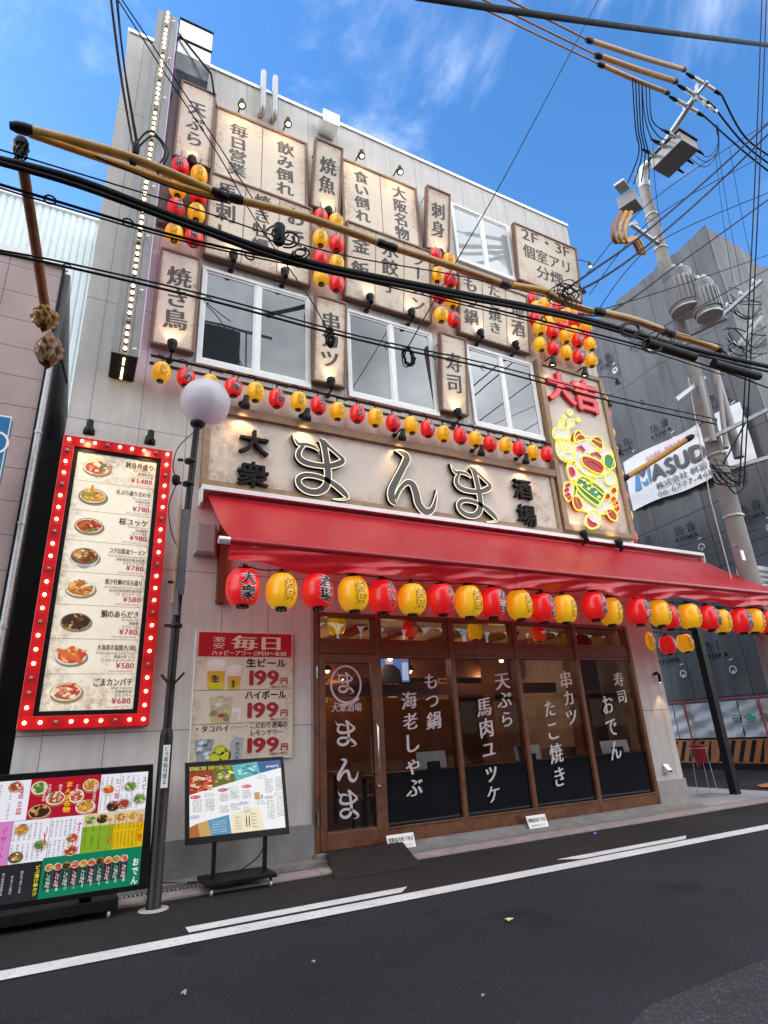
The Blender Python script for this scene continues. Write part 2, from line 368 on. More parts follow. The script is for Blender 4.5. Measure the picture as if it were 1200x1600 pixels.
def paint_mat():
    m = M('road_paint', (.62, .61, .6), rough=.7, var=.1, scale=3, bump=.2, bscale=150); t = m.node_tree; b = t.nodes['Principled BSDF']
    src = b.inputs['Base Color'].links[0].from_socket; tcn = nn(t, 'ShaderNodeTexCoord')
    n = nn(t, 'ShaderNodeTexNoise', i_Scale=38, i_Detail=6, i_Roughness=.75); link(t, tcn.outputs['Object'], n.inputs['Vector'])
    r = nn(t, 'ShaderNodeMapRange'); r.inputs[1].default_value = .56; r.inputs[2].default_value = .68; link(t, n.outputs[0], r.inputs[0])
    mx = nn(t, 'ShaderNodeMix', data_type='RGBA'); link(t, r.outputs[0], mx.inputs[0]); link(t, src, mx.inputs[6]); mx.inputs[7].default_value = (.12, .12, .12, 1); link(t, mx.outputs[2], b.inputs['Base Color']); return m
PAINT = paint_mat()
def sheet(name, pts, z, mat_):
    mb = MB(); mb.add([(x, y, z) for x, y in pts], [tuple(range(len(pts)))]); return structure(mb.build(name, mat_))
sheet('road', [(-300, -300), (300, -300), (300, 300), (-300, 300)], 0, ASPH)
sheet('road_shoulder', [(-30, -2.0), (11, -2.02), (11, -.60), (-30, -.66)], .004, ASPH_W)
sheet('old_road_patch', [tuple(G(*q)[:2]) for q in ((985, 1602), (1015, 1572), (1093, 1541), (1150, 1518), (1205, 1497), (1500, 1440))] + [(12, -7), (3.0, -7)], .004, ASPH_O)
sheet('edge_line', [(-30, -2.22), (40, -2.24), (40, -2.02), (-30, -2.01)], .008, PAINT)
sheet('dash_line', [(1.08, -1.95), (3.02, -1.95), (3.17, -1.79), (1.08, -1.78)], .0085, PAINT)
sheet('dash_line', [(5.28, -1.97), (7.05, -1.97), (7.25, -1.82), (5.06, -1.82)], .0085, PAINT)
mb = MB()
for i in range(21):
    x0 = -.9 + i * .6
    if x0 + .595 > 12.3: break
    mb.box(x0, x0 + .594, -.72 + .004 * (i % 2), -.46, -.02, .028)
structure(mb.build('kerb', KERB, bevel=.006))
mb = MB(); mb.box(-.45, 12.25, -.46, -.36, -.02, .012); mb.box(-.45, 9.78, -.24, -.02, -.02, .05); mb.box(2.87, 9.06, -.14, 0.04, .05, .098)
structure(mb.build('pavement_sill', CONC))
mb = MB(); mb.box(-.45, 9.8, -.36, -.24, -.03, .002)
for i in range(250):
    x = -.44 + i * .041; mb.box(x, x + .02, -.355, -.245, .002, .014, 1)
structure(mb.build('drain_grating', [BLACKM, GALV]))
mb = MB(); mb.box(9.79, 12.24, -.36, 3.0, -.02, .022); structure(mb.build('pavement_apron', CONC_L))
sheet('side_street', [(9.9, 3.02), (17.2, 3.02), (17.2, 60), (9.9, 60)], .004, ASPH_W)

# ------------------------------------------------------------------ restaurant building
BX0, BX1, BH = -.45, 9.75, 13.15
bld = thing('restaurant_building', 'grey panelled three storey restaurant building with timber storefront', 'building', (0, 0, 0))
mb = MB()
mb.box(BX0, BX0 + .2, .25, 10, 0, 3.06); mb.box(BX1 - .2, BX1, .25, 10, 0, 3.06)
mb.box(BX0, 2.88, 0, .25, 0, 3.06); mb.box(9.03, BX1, 0, .25, 0, 3.06)
mb.box(BX0, BX1, 0, 10, 3.06, BH); mb.box(BX0 + .2, BX1 - .2, 9.8, 10, 0, 3.06)
mb.build('wall', WALL, bld)
mb = MB(); mb.box(BX0 - .03, BX1 + .03, -.03, 10.03, BH, BH + .07); mb.build('roof_coping', ALU, bld)
mb = MB(); mb.box(BX0 - .02, 2.89, -.025, 0, 0, .43); mb.build('plinth', CONC, bld, bevel=.005)
mb = MB(); mb.box(9.04, BX1 + .02, -.03, 0, 0, .44); mb.box(BX1, BX1 + .02, 0, 1.5, 0, .44); mb.build('plinth', CONC_L, bld, bevel=.005)

def window(x0, x1, z0, z1, gl=None):
    mb = MB(); f = .055; y0, y1 = -.045, -.001; xm = (x0 + x1) / 2
    mb.box(x0, x1, y0, y1, z1 - f, z1); mb.box(x0, x1, y0 - .02, y1, z0, z0 + f * 1.6)
    mb.box(x0, x0 + f, y0, y1, z0 + f * 1.6, z1 - f); mb.box(x1 - f, x1, y0, y1, z0 + f * 1.6, z1 - f)
    mb.box(xm - .035, xm + .035, y0 + .008, y1, z0 + f * 1.6, z1 - f)
    # inner sash rails
    for a, b, yy in ((x0 + f, xm - .035, -.024), (xm + .035, x1 - f, -.032)):
        mb.box(a, b, yy, y1 - .002, z1 - f - .04, z1 - f - .001); mb.box(a, b, yy, y1 - .002, z0 + f * 1.6 + .001, z0 + f * 1.6 + .05)
        mb.box(a, a + .03, yy + .002, y1 - .002, z0 + f * 1.6 + .05, z1 - f - .04); mb.box(b - .03, b, yy + .002, y1 - .002, z0 + f * 1.6 + .05, z1 - f - .04)
    o = mb.build('window', WHITEP, bld)
    for a, b, yy in ((x0 + f + .03, xm - .065, -.014), (xm + .065, x1 - f - .03, -.02)):
        p = MB(); p.quad((a, yy, z0 + .13), (b, yy, z0 + .13), (b, yy, z1 - .09), (a, yy, z1 - .09)); pp = p.build('pane', gl or GLASS_UP, o)
    return o
window(1.07, 2.86, 6.65, 8.48); window(3.53, 5.30, 6.67, 8.48); window(6.08, 7.76, 6.65, 8.48); window(6.14, 7.73, 10.6, 12.24, GLASS_PALE)
mb = MB(); mb.box(.45, 7.75, -.012, 0, 6.49, 6.53); mb.build('conduit', BLACK, bld)

# storefront
zS, zH, zT = .10, 3.06, 2.50
posts = [2.88, 3.86, 5.12, 6.37, 7.68, 9.03]
mb = MB()
for i, x in enumerate(posts):
    a, b = (x, x + .07) if i == 0 else ((x - .07, x) if i == 5 else (x - .035, x + .035))
    mb.box(a, b, -.035, .12, zS, zH)
for i in range(5):
    a = posts[i] + (.07 if i == 0 else .035); b = posts[i + 1] - (.07 if i == 4 else .035)
    mb.box(a, b, -.02, .1, 2.49, 2.62); mb.box(a, b, -.02, .1, 3.0, zH); mb.box(a, b, -.012, .08, 2.66, 2.70); 
    mb.box(a, a + .04, -.012, .08, 2.70, 3.0); mb.box(b - .04, b, -.012, .08, 2.70, 3.0); mb.box(a, b, -.012, .08, 2.62, 2.66)
    if i:
        mb.box(a, b, -.03, .1, zS, .27); mb.box(a, b, -.012, .08, 2.44, 2.49); mb.box(a, b, -.04, -.03, .26, .285)
mb.build('storefront_frame', WOODF, bld, bevel=.004)
for i in range(5):
    a = posts[i] + (.07 if i == 0 else .035); b = posts[i + 1] - (.07 if i == 4 else .035)
    p = MB(); p.quad((a + .04, .03, 2.70), (b - .04, .03, 2.70), (b - .04, .03, 3.0), (a + .04, .03, 3.0)); p.build('transom_pane', GLASS_SHOP, bld)
    if i:
        p = MB(); p.quad((a, .02, .92), (b, .02, .92), (b, .02, 2.44), (a, .02, 2.44)); p.build('glass_panel', GLASS_SHOP, bld)
        p = MB(); p.quad((a, .02, .27), (b, .02, .27), (b, .02, .92), (a, .02, .92)); p.build('glass_panel', FILM, bld)['label'] = 'dark lower glass panel'
# the door
a, b = 2.95, 3.825
mb = MB(); st = .09
mb.box(a, a + st, -.045, .03, .115, 2.48); mb.box(b - st, b, -.045, .03, .115, 2.48); mb.box(a + st, b - st, -.045, .03, 2.36, 2.48); mb.box(a + st, b - st, -.045, .03, .115, .30)
door = mb.build('door', WOODF, bld, bevel=.004)
p = MB(); p.quad((a + st, -.008, .3), (b - st, -.008, .3), (b - st, -.008, 2.36), (a + st, -.008, 2.36)); p.build('pane', GLASS_SHOP, door)
mb = MB(); hx = 3.76
mb.tube([(hx, -.045, .93), (hx, -.10, .95), (hx, -.115, 1.0), (hx, -.115, 1.5), (hx, -.10, 1.55), (hx, -.045, 1.57)], .012, 8); mb.build('handle', STEEL, door)
mb = MB(); mb.lathe([(.028, 0), (.028, .02), (.02, .03)], (3.785, -.045, .78), 12, axis=(0, -1, 0)); mb.build('lock', STEEL, door)
mb = MB(); mb.box(2.905, 2.93, -.05, -.036, 2.15, 2.31); mb.box(2.905, 2.93, -.05, -.036, 1.45, 1.6); mb.box(2.905, 2.93, -.05, -.036, .4, .55); mb.build('hinge', STEEL, door)
# painted glass lettering
LETT = M('window_lettering', (.62, .585, .585), rough=.5, var=.06)
mb = MB(); yy = -.0115
def disc_ring(mb, cx, cz, rx, rz, wd, y, m=0, n=40):
    for i in range(n):
        a0, a1 = 2 * pi * i / n, 2 * pi * (i + 1) / n
        mb.quad((cx + rx * cos(a0), y, cz + rz * sin(a0)), (cx + (rx - wd) * cos(a0), y, cz + (rz - wd) * sin(a0)), (cx + (rx - wd) * cos(a1), y, cz + (rz - wd) * sin(a1)), (cx + rx * cos(a1), y, cz + rz * sin(a1)), m)
disc_ring(mb, 3.355, 2.08, .235, .255, .028, yy)
WR = []     # brush strokes of the hiragana ma and n, in units of one cell (x right, y down)
def z4(pts, ox, oy): return [((x - ox) / 340, (y - oy) / 390, w_ / 340) for x, y, w_ in pts]
MA = [z4(s, 825, 432) for s in (
    [(654, 234, 3), (666, 268, 14), (690, 298, 26), (735, 292, 26), (785, 300, 24), (812, 322, 12)],
    [(718, 305, 22), (694, 342, 30), (690, 385, 36), (725, 414, 38), (800, 421, 34), (880, 410, 36), (940, 380, 38), (958, 352, 30), (915, 312, 26), (868, 275, 28), (838, 246, 30)],
    [(815, 240, 26), (838, 262, 40), (848, 310, 40), (856, 370, 40), (863, 440, 42), (862, 505, 42), (846, 560, 44), (800, 598, 40), (740, 600, 38), (696, 572, 36), (690, 530, 34), (730, 499, 32), (800, 496, 32), (870, 515, 34), (930, 552, 40), (972, 592, 34), (975, 612, 18), (940, 626, 12), (890, 631, 5)])]
NN_ = [z4(s, 265, 360) for s in (
    [(172, 186, 10), (205, 190, 30), (245, 216, 46), (212, 285, 42), (165, 365, 44), (128, 435, 46), (128, 486, 44), (150, 510, 22)],
    [(148, 480, 28), (185, 415, 28), (232, 372, 34), (270, 378, 44), (290, 430, 48), (302, 490, 48), (342, 528, 46), (388, 512, 34), (416, 460, 24), (430, 410, 12), (434, 380, 3)])]
def stroke(mb, pts, f, y0, y1, m=0, shrink=0, n=5):
    q = smooth(pts, n); L = []; R = []
    for i, (x, z, w_) in enumerate(q):
        a, b = q[max(i - 1, 0)], q[min(i + 1, len(q) - 1)]
        pa, pb = f(a[0], a[1]), f(b[0], b[1]); pc = f(x, z); sc = f.s
        dx, dz = pb[0] - pa[0], pb[1] - pa[1]; l = hypot(dx, dz) or 1
        h = max(w_ * sc / 2 - shrink, .0015); L.append((pc[0] - dz / l * h, pc[1] + dx / l * h)); R.append((pc[0] + dz / l * h, pc[1] - dx / l * h))
    k = len(q)
    vs = [(p_[0], y0, p_[1]) for p_ in L + R]; fc = [(i, k + i, k + i + 1, i + 1) for i in range(k - 1)]
    if y1 is not None:
        vs += [(p_[0], y1, p_[1]) for p_ in L + R]; o = 2 * k
        fc += [(i + 1, o + i + 1, o + i, i) for i in range(k - 1)] + [(k + i, o + k + i, o + k + i + 1, k + i + 1) for i in range(k - 1)]
        fc += [(0, o, o + k, k), (k - 1, 2 * k - 1, o + 2 * k - 1, o + k - 1)]
    mb.add(vs, fc, m)
def cellmap(cx, cz, sx, sz):
    f = lambda x, y: (cx + x * sx, cz - y * sz); f.s = (sx + sz) / 2; return f
def brush(mb, strokes, cx, cz, sx, sz, y, m=0):
    for i, s in enumerate(strokes): stroke(mb, s, cellmap(cx, cz, sx, sz), y - .0005 * i, None, m)
brush(mb, MA, 3.35, 2.10, .25, .28, yy); stroke(mb, [(-.42, .42, .02), (-.1, .5, .05), (.2, .44, .07), (.45, .3, .08)], cellmap(3.35, 2.02, .42, .42), yy, None)
htext(mb, '大衆酒場', 3.13, 3.58, 1.775, .115, yy, off=.012)
brush(mb, MA, 3.34, 1.45, .30, .32, yy); brush(mb, NN_, 3.34, 1.0, .31, .30, yy); brush(mb, MA, 3.35, .60, .29, .33, yy)
mb.build('painted_lettering', LETT, door); LB = []
for s, cx, zt, zb, cw in (('もつ鍋', 4.72, 2.25, 1.43, .26), ('海老しゃぶ', 4.33, 1.99, .58, .27), ('天ぷら', 6.03, 2.25, 1.40, .28), ('馬肉ユッケ', 5.63, 1.88, .38, .27),
                          ('串カツ', 7.36, 2.27, 1.38, .27), ('たこ焼き', 6.92, 1.84, .50, .28), ('寿司', 8.60, 2.26, 1.68, .27), ('おでん', 8.22, 1.88, .80, .28)):
    if len(s) in (3, 4, 2) and zt > 2.2: LB.append(MB())
    mb = LB[-1]; pt = (zt - zb) / len(s)
    for i, c in enumerate(s):
        cz = zt - pt * (i + .5); ang = random.uniform(-.12, .08); k_ = random.uniform(.9, 1.08)
        char(mb, c, lambda u, v, k, cz=cz, ang=ang, k_=k_: (cx + (u * cos(ang) - v * sin(ang)) * cw * k_ + random.uniform(-.0, .0), yy - .0005 * k, cz + (v + u * .12) * pt * .92 * k_), 0, .008, .02)
for o_, m_ in zip([o for o in bld.children if o.name.startswith('glass_panel') and not o.get('label')], LB): m_.build('painted_lettering', LETT, o_)
# lintel behind the awning, conduits, roof equipment
mb = MB(); mb.box(1.54, 1.64, -.09, 0, 3.1, 4.45); mb.build('timber_batten', WOODF, bld)
mb = MB(); mb.box(1.64, 9.0, -.06, 0, 3.9, 4.42); mb.build('timber_board', M('red_lintel', (.26, .05, .03), rough=.5, var=.25), bld)
for x, z0 in ((1.90, 12.35), (2.13, 12.35)):
    mb = MB(); mb.tube([(x, 0, z0 + .1), (x, -.14, z0), (x, -.17, z0 + .14), (x, -.17, z0 + 1.05)], [.055, .06, .055, .055], 12); mb.lathe([(.055, 0), (.055, .05), (.03, .08)], (x, -.17, z0 + 1.05), 12)
    mb.build('exhaust_pipe', GALV, bld)
mb = MB(); mb.prism([(0, 0), (.34, 0), (.34, .3), (.12, .3)], -.18, .16)
o = mb.build('vent_hood', STEEL, bld); o.rotation_euler = (0, 0, -pi / 2); o.location = (3.23, 0.0, 12.62)
mb = MB(); mb.box(1.22, 1.48, -.16, 0, 3.72, 4.14); mb.box(1.24, 1.46, -.175, -.16, 3.74, 4.12); mb.build('junction_box', M('grey_box', (.35, .33, .33), rough=.5), bld, bevel=.008)
mb = MB(); mb.tube([(9.55, 0, 2.2), (9.55, -.06, 2.22), (9.55, -.1, 2.18), (9.55, -.1, 2.05)], .028, 10); o = mb.build('wall_lamp', BLACK, bld)
p = MB(); p.lathe([(.024, 0), (.0, .004)], (9.55, -.1, 2.049), 10, axis=(0, 0, -1)); p.build('bulb', SPOTF, o)
mb = MB(); mb.prism([(0, 0), (.1, 0), (.1, .04), (.02, .13), (0, .13)], -.05, .05); o = mb.build('outlet_hood', STEEL, bld); o.rotation_euler = (0, 0, -pi / 2); o.location = (9.33, 0, .56)
L_ = bpy.data.lights.new('wall_lamp_light', 'SPOT'); L_.energy = 6; L_.color = (1, .7, .4); L_.spot_size = radians(70); L_.shadow_soft_size = .02
lo = bpy.data.objects.new('wall_lamp_light', L_); COL.objects.link(lo); lo.parent = o.parent; lo.location = (9.55, -.1, 2.04); lo.rotation_euler = (radians(-12), 0, 0)
# kitchen exhaust duct up the left side of the front
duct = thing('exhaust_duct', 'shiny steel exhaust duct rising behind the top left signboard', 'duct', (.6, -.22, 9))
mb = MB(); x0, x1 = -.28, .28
mb.box(x0 + .02, x1 - .02, .10, .2, 0, 3.0); mb.build('duct_riser', M('shaded_riser', (.07, .05, .042), rough=.5), duct); mb = MB()  # shade below the hood is painted into the riser's dark brown
prof = [(.19, 2.95), (.10, 2.95), (.02, 3.12), (-.08, 3.3), (-.18, 3.6), (-.22, 3.9), (-.22, 4.42), (.19, 4.42)]
mb.prism([(-p_[0], p_[1]) for p_ in prof][::-1], x0, x1); o = mb.build('duct_body', M('brushed_steel', (.42, .43, .44), rough=.28, metal=1, var=.15, scale=3), duct); o.rotation_euler = (0, 0, -pi / 2); o.location = (0, 0, 0)
for z in (3.9, 4.42): mb = MB(); mb.box(x0 - .012, x1 + .012, -.235, .2, z - .015, z + .015); mb.build('flange', BLACKM, duct)
mb = MB(); mb.tube([(-.29, -.27, 3.92), (.30, -.26, 3.28), (.52, .18, 2.95)], .018, 8); mb.build('stay_rod', BLACK, duct)

# interior
room = M('room_plaster', (.24, .11, .055), rough=.8, var=.3, scale=2)
mb = MB(); mb.box(BX0 + .25, BX1 - .25, 5.2, 5.3, .1, 3.05); mb.box(2.7, 2.86, .26, 5.2, .1, 3.05); mb.box(7.55, 7.95, 2.2, 2.6, .1, 3.05); mb.box(8.6, 9.2, 1.0, 1.3, .1, 3.05)
mb.build('room_wall', room, bld)
mb = MB(); mb.box(BX0 + .25, BX1 - .25, .13, 5.2, .02, .1); mb.build('room_floor', M('room_floor_tiles', (.05, .035, .028), rough=.5), bld)
mb = MB()
for i in range(6): mb.box(2.9 + i * 1.02, 3.1 + i * 1.02, .8, 5.1, 2.98, 3.04)
mb.box(2.87, 9.0, 3.4, 3.6, 2.5, 3.04); mb.box(2.87, 9.0, 2.0, 2.1, 2.05, 2.25); mb.build('room_beams', WOODF, bld)
LAMPI = M('room_lamp_glow', (1, .7, .35), emit=4, ecol=(1, .6, .25), var=0)
for i, (x, y) in enumerate(((4.3, 3.0), (6.1, 3.0), (8.2, 3.2), (5.2, 4.4), (3.2, 2.0), (4.7, 1.2), (7.1, 1.3))):
    t_ = thing('pendant_lamp', ('small glowing pendant lamp inside the restaurant, ' + ('behind the first glass bay', 'behind the second glass bay', 'behind the last glass bay', 'near the back wall', 'behind the door', 'close to the glass of the first bay', 'close to the glass of the third bay')[i]), 'lamp', (x, y, 2.6), group='pendant lamps inside')
    mb = MB(); mb.tube([(0, 0, .08), (0, 0, .44)], .006, 6); mb.build('cord', BLACK, t_)
    mb = MB(); mb.lathe([(.01, .1), (.05, .09), (.09, 0)], n=14); mb.build('lamp_shade', BLACK, t_)
    mb = MB(); mb.lathe([(.0, -.05), (.035, -.03), (.04, 0), (.02, .05), (0, .06)], n=12); mb.build('bulb', LAMPI, t_)
    L_ = bpy.data.lights.new('pendant_light', 'POINT'); L_.energy = 4.6; L_.color = (1, .54, .30); L_.shadow_soft_size = .05
    lo = bpy.data.objects.new('pendant_light', L_); COL.objects.link(lo); lo.parent = t_; lo.location = (0, 0, -.1)
TBL = M('table_wood', (.26, .12, .05), rough=.4, var=.25)
for i, (x, y) in enumerate(((4.5, .75), (5.75, .75), (7.0, .75), (8.3, .7), (4.6, 2.6), (6.4, 2.6))):
    t_ = thing('dining_table', 'brown wooden dining table inside, ' + ('in the first bay beside the door', 'in the second bay behind the glass', 'in the third bay behind the glass', 'in the last bay by the pillar', 'further in behind the first bay', 'further in behind the second bay')[i], 'table', (x, y, .1), group='dining tables inside')
    mb = MB(); mb.box(-.5, .5, -.3, .3, .72, .76); mb.build('tabletop', TBL, t_)
    for sx in (-.45, .45):
        for sy in (-.25, .25):
            mb = MB(); mb.box(sx - .025, sx + .025, sy - .025, sy + .025, 0, .72); mb.build('leg', BLACK, t_)
for i, (x, y) in enumerate(((4.25, 1.3), (4.8, 1.3), (5.5, 1.3), (6.05, 1.3), (6.8, 1.3), (8.1, 1.25), (8.55, 1.25), (3.3, 2.4))):
    t_ = thing('dining_chair', 'dark wooden chair inside, ' + ('left one at the first bay table', 'right one at the first bay table', 'left one at the second bay table', 'right one at the second bay table', 'at the third bay table', 'left one at the last bay table', 'right one at the last bay table', 'alone behind the door')[i], 'chair', (x, y, .1), group='dining chairs inside')
    mb = MB(); mb.box(-.2, .2, -.2, .2, .42, .46); mb.build('seat', TBL, t_); mb = MB(); mb.box(-.2, .2, .18, .21, .62, .92); mb.box(-.2, -.17, .18, .21, .46, .62); mb.box(.17, .2, .18, .21, .46, .62); mb.build('backrest', TBL, t_)
    for sx in (-.18, .18):
        for sy in (-.18, .18): mb = MB(); mb.box(sx - .018, sx + .018, sy - .018, sy + .018, 0, .42); mb.build('leg', BLACK, t_)
# counter ledge with menu cards behind the glass
mb = MB(); mb.box(3.92, 8.97, .06, .26, .895, .92); tag(mb.build('window_ledge', TBL), 'narrow pale timber ledge running inside along the shop glass', 'ledge')
CARD = M('menu_card', (.86, .85, .85), rough=.5, var=.03)
for i, (a0, a1, c0, c1) in enumerate(((652, 695, 1172, 1209), (807, 842, 1163, 1196), (942, 979, 1155, 1187))):
    p0, p1 = W(a0 + 3, c1, .12), W(a1 + 3, c0, .12)
    t_ = thing('menu_stand', 'white menu cards on the window ledge, ' + ('left of three, beside the door', 'middle one of three', 'right of three, beneath the word oden')[i], 'menu stand', ((p0.x + p1.x) / 2, .14, .92), group='menu cards on the window ledge')
    wd, hh = (p1.x - p0.x) / 2, p1.z - .92
    for k in range(3):
        mb = MB(); mb.box(-wd, wd, k * .012, k * .012 + .004, .01, hh - k * .01); o = mb.build('card', CARD, t_); o.rotation_euler = (radians(-8), 0, .04 * k)
    mb = MB(); mb.box(-wd * .3, wd * .42, -.04, .06, 0, .1); mb.build('holder', BLACK, t_)
tv = thing('wall_television', 'wall television inside showing a dark robed figure on blue', 'television', (4.9, 1.5, 2.49))
mb = MB(); mb.box(-.36, .34, 0, .06, -.27, .27); mb.build('casing', BLACK, tv)
mb = MB(); mb.quad((-.34, -.004, -.25), (.32, -.004, -.25), (.32, -.004, .25), (-.34, -.004, .25), 0)
mb.face([(-.3, -.25), (-.27, -.06), (-.14, .04), (.02, .04), (.14, -.05), (.17, -.25)], -.006, 1); mb.face([(-.13, .05), (-.15, .14), (-.1, .2), (-.02, .2), (.02, .14), (0, .05)], -.007, 2); mb.face([(-.16, .15), (-.17, .24), (.05, .24), (.05, .13), (-.0, .19), (-.1, .2)], -.008, 1)
mb.face([(.18, -.22), (.3, -.22), (.3, .08), (.18, .08)], -.006, 3); mb.face([(.2 + .07 * cos(k * .7), .16 + .06 * sin(k * .7)) for k in range(9)], -.006, 4)
mb.build('screen', [ink('5a78b8', .5), ink('101828', .1), ink('c8b4b0', .4), ink('b8c4e0', .5), ink('a85a90', .5)], tv)
PST = [ink(h) for h in ('c89040', '6a2a18', 'd8b070', '3a1810', '8a5a28')]
for i in range(14):
    x = 3.2 + i * .42; z = 2.05 + .1 * ((i * 7) % 3)
    mb = MB(); mb.box(0, .3, 0, .01, 0, .44, (i * 3) % 5)
    for k in range(4): mb.box(.05, .25, -.004, -.002, .06 + k * .1, .1 + k * .1, (i + k + 1) % 5)
    mb.build('wall_poster', PST, bld, loc=(x, 5.18 if i % 3 else 3.38, z))
pb = MB(); pb.box(3.5, 3.74, 4.9, 4.92, 1.45, 2.0); o = pb.build('wall_poster', ink('d09030'), bld)

# entrance ramp
ramp = MB(); a = [Vector(q) for q in ((2.98, -.145, .125), (4.02, -.145, .125), (3.76, -1.06, .008), (2.73, -1.05, .008))]
ramp.add([(*a[0][:2], 0.0), (*a[1][:2], 0.0), a[2], a[3], a[0], a[1]], [(4, 3, 2, 5), (0, 3, 4), (1, 5, 2), (0, 4, 5, 1)])
for i in range(13):
    for j in range(9):
        u, v = (i + .5 + .25 * (j % 2)) / 13.6, (j + .5) / 9.5
        p_ = a[0].lerp(a[1], u).lerp(a[3].lerp(a[2], u), v); ramp.add([p_ + Vector(d) for d in ((-.022, -.012, .001), (.022, -.012, .001), (.022, .012, .003), (-.022, .012, .003), (-.015, -.006, .007), (.015, -.006, .007), (.015, .006, .009), (-.015, .006, .009))], [(4, 5, 6, 7), (0, 1, 5, 4), (1, 2, 6, 5), (2, 3, 7, 6), (3, 0, 4, 7)])
tag(ramp.build('entrance_ramp', M('black_rubber', (.012, .010, .010), rough=.75, var=.3, scale=14)), 'black studded rubber ramp leading up to the door sill', 'ramp')

# ------------------------------------------------------------------ signboards
def lean_root(name, label, cat, x0, x1, z0, yb, lean_top, h, group=None):
    r = thing(name, label, cat, ((x0 + x1) / 2, yb, z0), (math.atan2(lean_top, h), 0, 0), group); return r
def board(label, fx0, fx1, fz0, fz1, yb, lean, cols, mat_=PARCH, fw=.035, depth=.09, cellw=.36, toppad=.12, botpad=.2, dividers=(), ink_=INKG, group='brown framed menu signboards'):
    x0, z0 = fs(fx0, fz0, yb); x1, _ = fs(fx1, fz0, yb); _, z1 = fs(fx1, fz1, yb - lean)
    h = hypot(z1 - z0, lean); wd = x1 - x0
    r = lean_root('signboard', label, 'signboard', x0, x1, z0, yb, lean, h, group)
    mb = MB(); mb.box(-wd / 2 + fw, wd / 2 - fw, 0, depth - .01, fw, h - fw); mb.build('panel', mat_, r)
    mb = MB(); e = .022
    mb.box(-wd / 2, wd / 2, -e, depth, 0, fw); mb.box(-wd / 2, wd / 2, -e, depth, h - fw, h); mb.box(-wd / 2, -wd / 2 + fw, -e, depth, fw, h - fw); mb.box(wd / 2 - fw, wd / 2, -e, depth, fw, h - fw)
    for d in dividers: mb.box(-wd / 2 + d * wd - .006, -wd / 2 + d * wd + .006, -.006, .0, fw, h - fw)
    mb.build('frame', WOODS, r, bevel=.004)
    mb = MB(); n = len(cols)
    for i, (s, zt, zb, cw) in enumerate(cols):
        cx = -wd / 2 + wd * (i + .5) / n; p_ = h * (zt - zb) / len(s)
        vtext(mb, s, cx, h * zt, min(p_ * .98, cw * 1.15), cw, -.004, pitch=p_)
    mb.build('lettering', ink_, r)
    if lean:
        mb = MB()
        for sx in (-.8, .8):
            mb.tube([(sx * wd / 2, depth, h * .93), (sx * wd / 2, depth + lean * .75 + .02, h * .87)], .008, 6); mb.tube([(sx * wd / 2, depth, h * .1), (sx * wd / 2, depth + .03 , h * .1)], .008, 6)
        mb.build('bracket', BLACK, r)
    return r
board('tall top left board lettered 天ぷら beside the steel duct', .46, 1.07, 10.63, 12.52, -.16, .08, [('天ぷら', .80, .20, .31)])
board('wide two panel board lettered 毎日営業 and 飲み倒れ under two bulbs', 1.08, 2.84, 10.4, 12.23, -.10, 0, [('毎日営業', .87, .16, .33), ('飲み倒れ', .89, .14, .33)], PARCH_R, fw=.05, dividers=(.5,))
board('three panel board lettered 馬刺し, 焼き牡蠣 and おでん', 1.06, 2.88, 8.75, 10.58, -.12, .13, [('馬刺し', .95, .18, .34), ('焼き牡蠣', .95, .22, .3), ('おでん', .95, .15, .36)], dividers=(.333, .666))
board('narrow board lettered 焼魚 below the white vent hood', 2.9, 3.48, 10.64, 12.52, -.12, .27, [('焼魚', .80, .24, .34)])
board('wide two panel board lettered 食い倒れ and 大阪名物', 3.54, 5.29, 10.4, 12.24, -.10, 0, [('食い倒れ', .92, .17, .33), ('大阪名物', .93, .13, .33)], PARCH_R, fw=.05, dividers=(.5,))
board('three panel board lettered 釜飯, 水餃子 and ラーメン', 3.52, 5.35, 8.76, 10.62, -.11, .22, [('釜飯', .92, .22, .36), ('水餃子', .93, .22, .36), ('ラーメン', .93, .1, .34)], dividers=(.333, .666))
board('narrow board lettered 刺身 beside the third floor window', 5.38, 5.97, 10.66, 12.52, -.11, .27, [('刺身', .80, .22, .34)])
r = board('square board lettered 2F・3F 個室アリ 分煙 at the top right', 7.8, 9.74, 10.74, 12.5, -.12, .14, [(' ', .9, .1, .3)])
mb = MB(); htext(mb, '2F・3F', -.74, .74, 1.33, .40, -.004, off=.008, ming=.014); htext(mb, '個室アリ', -.74, .74, .87, .38, -.004, off=.006, ming=.014); htext(mb, '分煙', -.4, .42, .43, .38, -.004, off=.006, ming=.014); mb.build('lettering', INKG, r)
board('three panel board lettered もつ鍋, たこ焼き and 地酒', 5.99, 7.79, 8.74, 10.35, -.11, .19, [('もつ鍋', .98, .18, .36), ('たこ焼き', .98, .16, .33), ('地酒', .86, .22, .36)], dividers=(.333, .666))
board('brown framed board lettered 焼き鳥 left of the windows', .43, 1.04, 6.84, 8.63, -.10, .05, [('焼き鳥', .85, .18, .36)])
board('brown framed board lettered 串カツ between the left and middle windows', 2.9, 3.49, 6.84, 8.63, -.11, .19, [('串カツ', .84, .18, .36)])
board('brown framed board lettered 寿司 between the middle and right windows', 5.38, 5.98, 6.85, 8.63, -.11, .2, [('寿司', .78, .24, .36)])

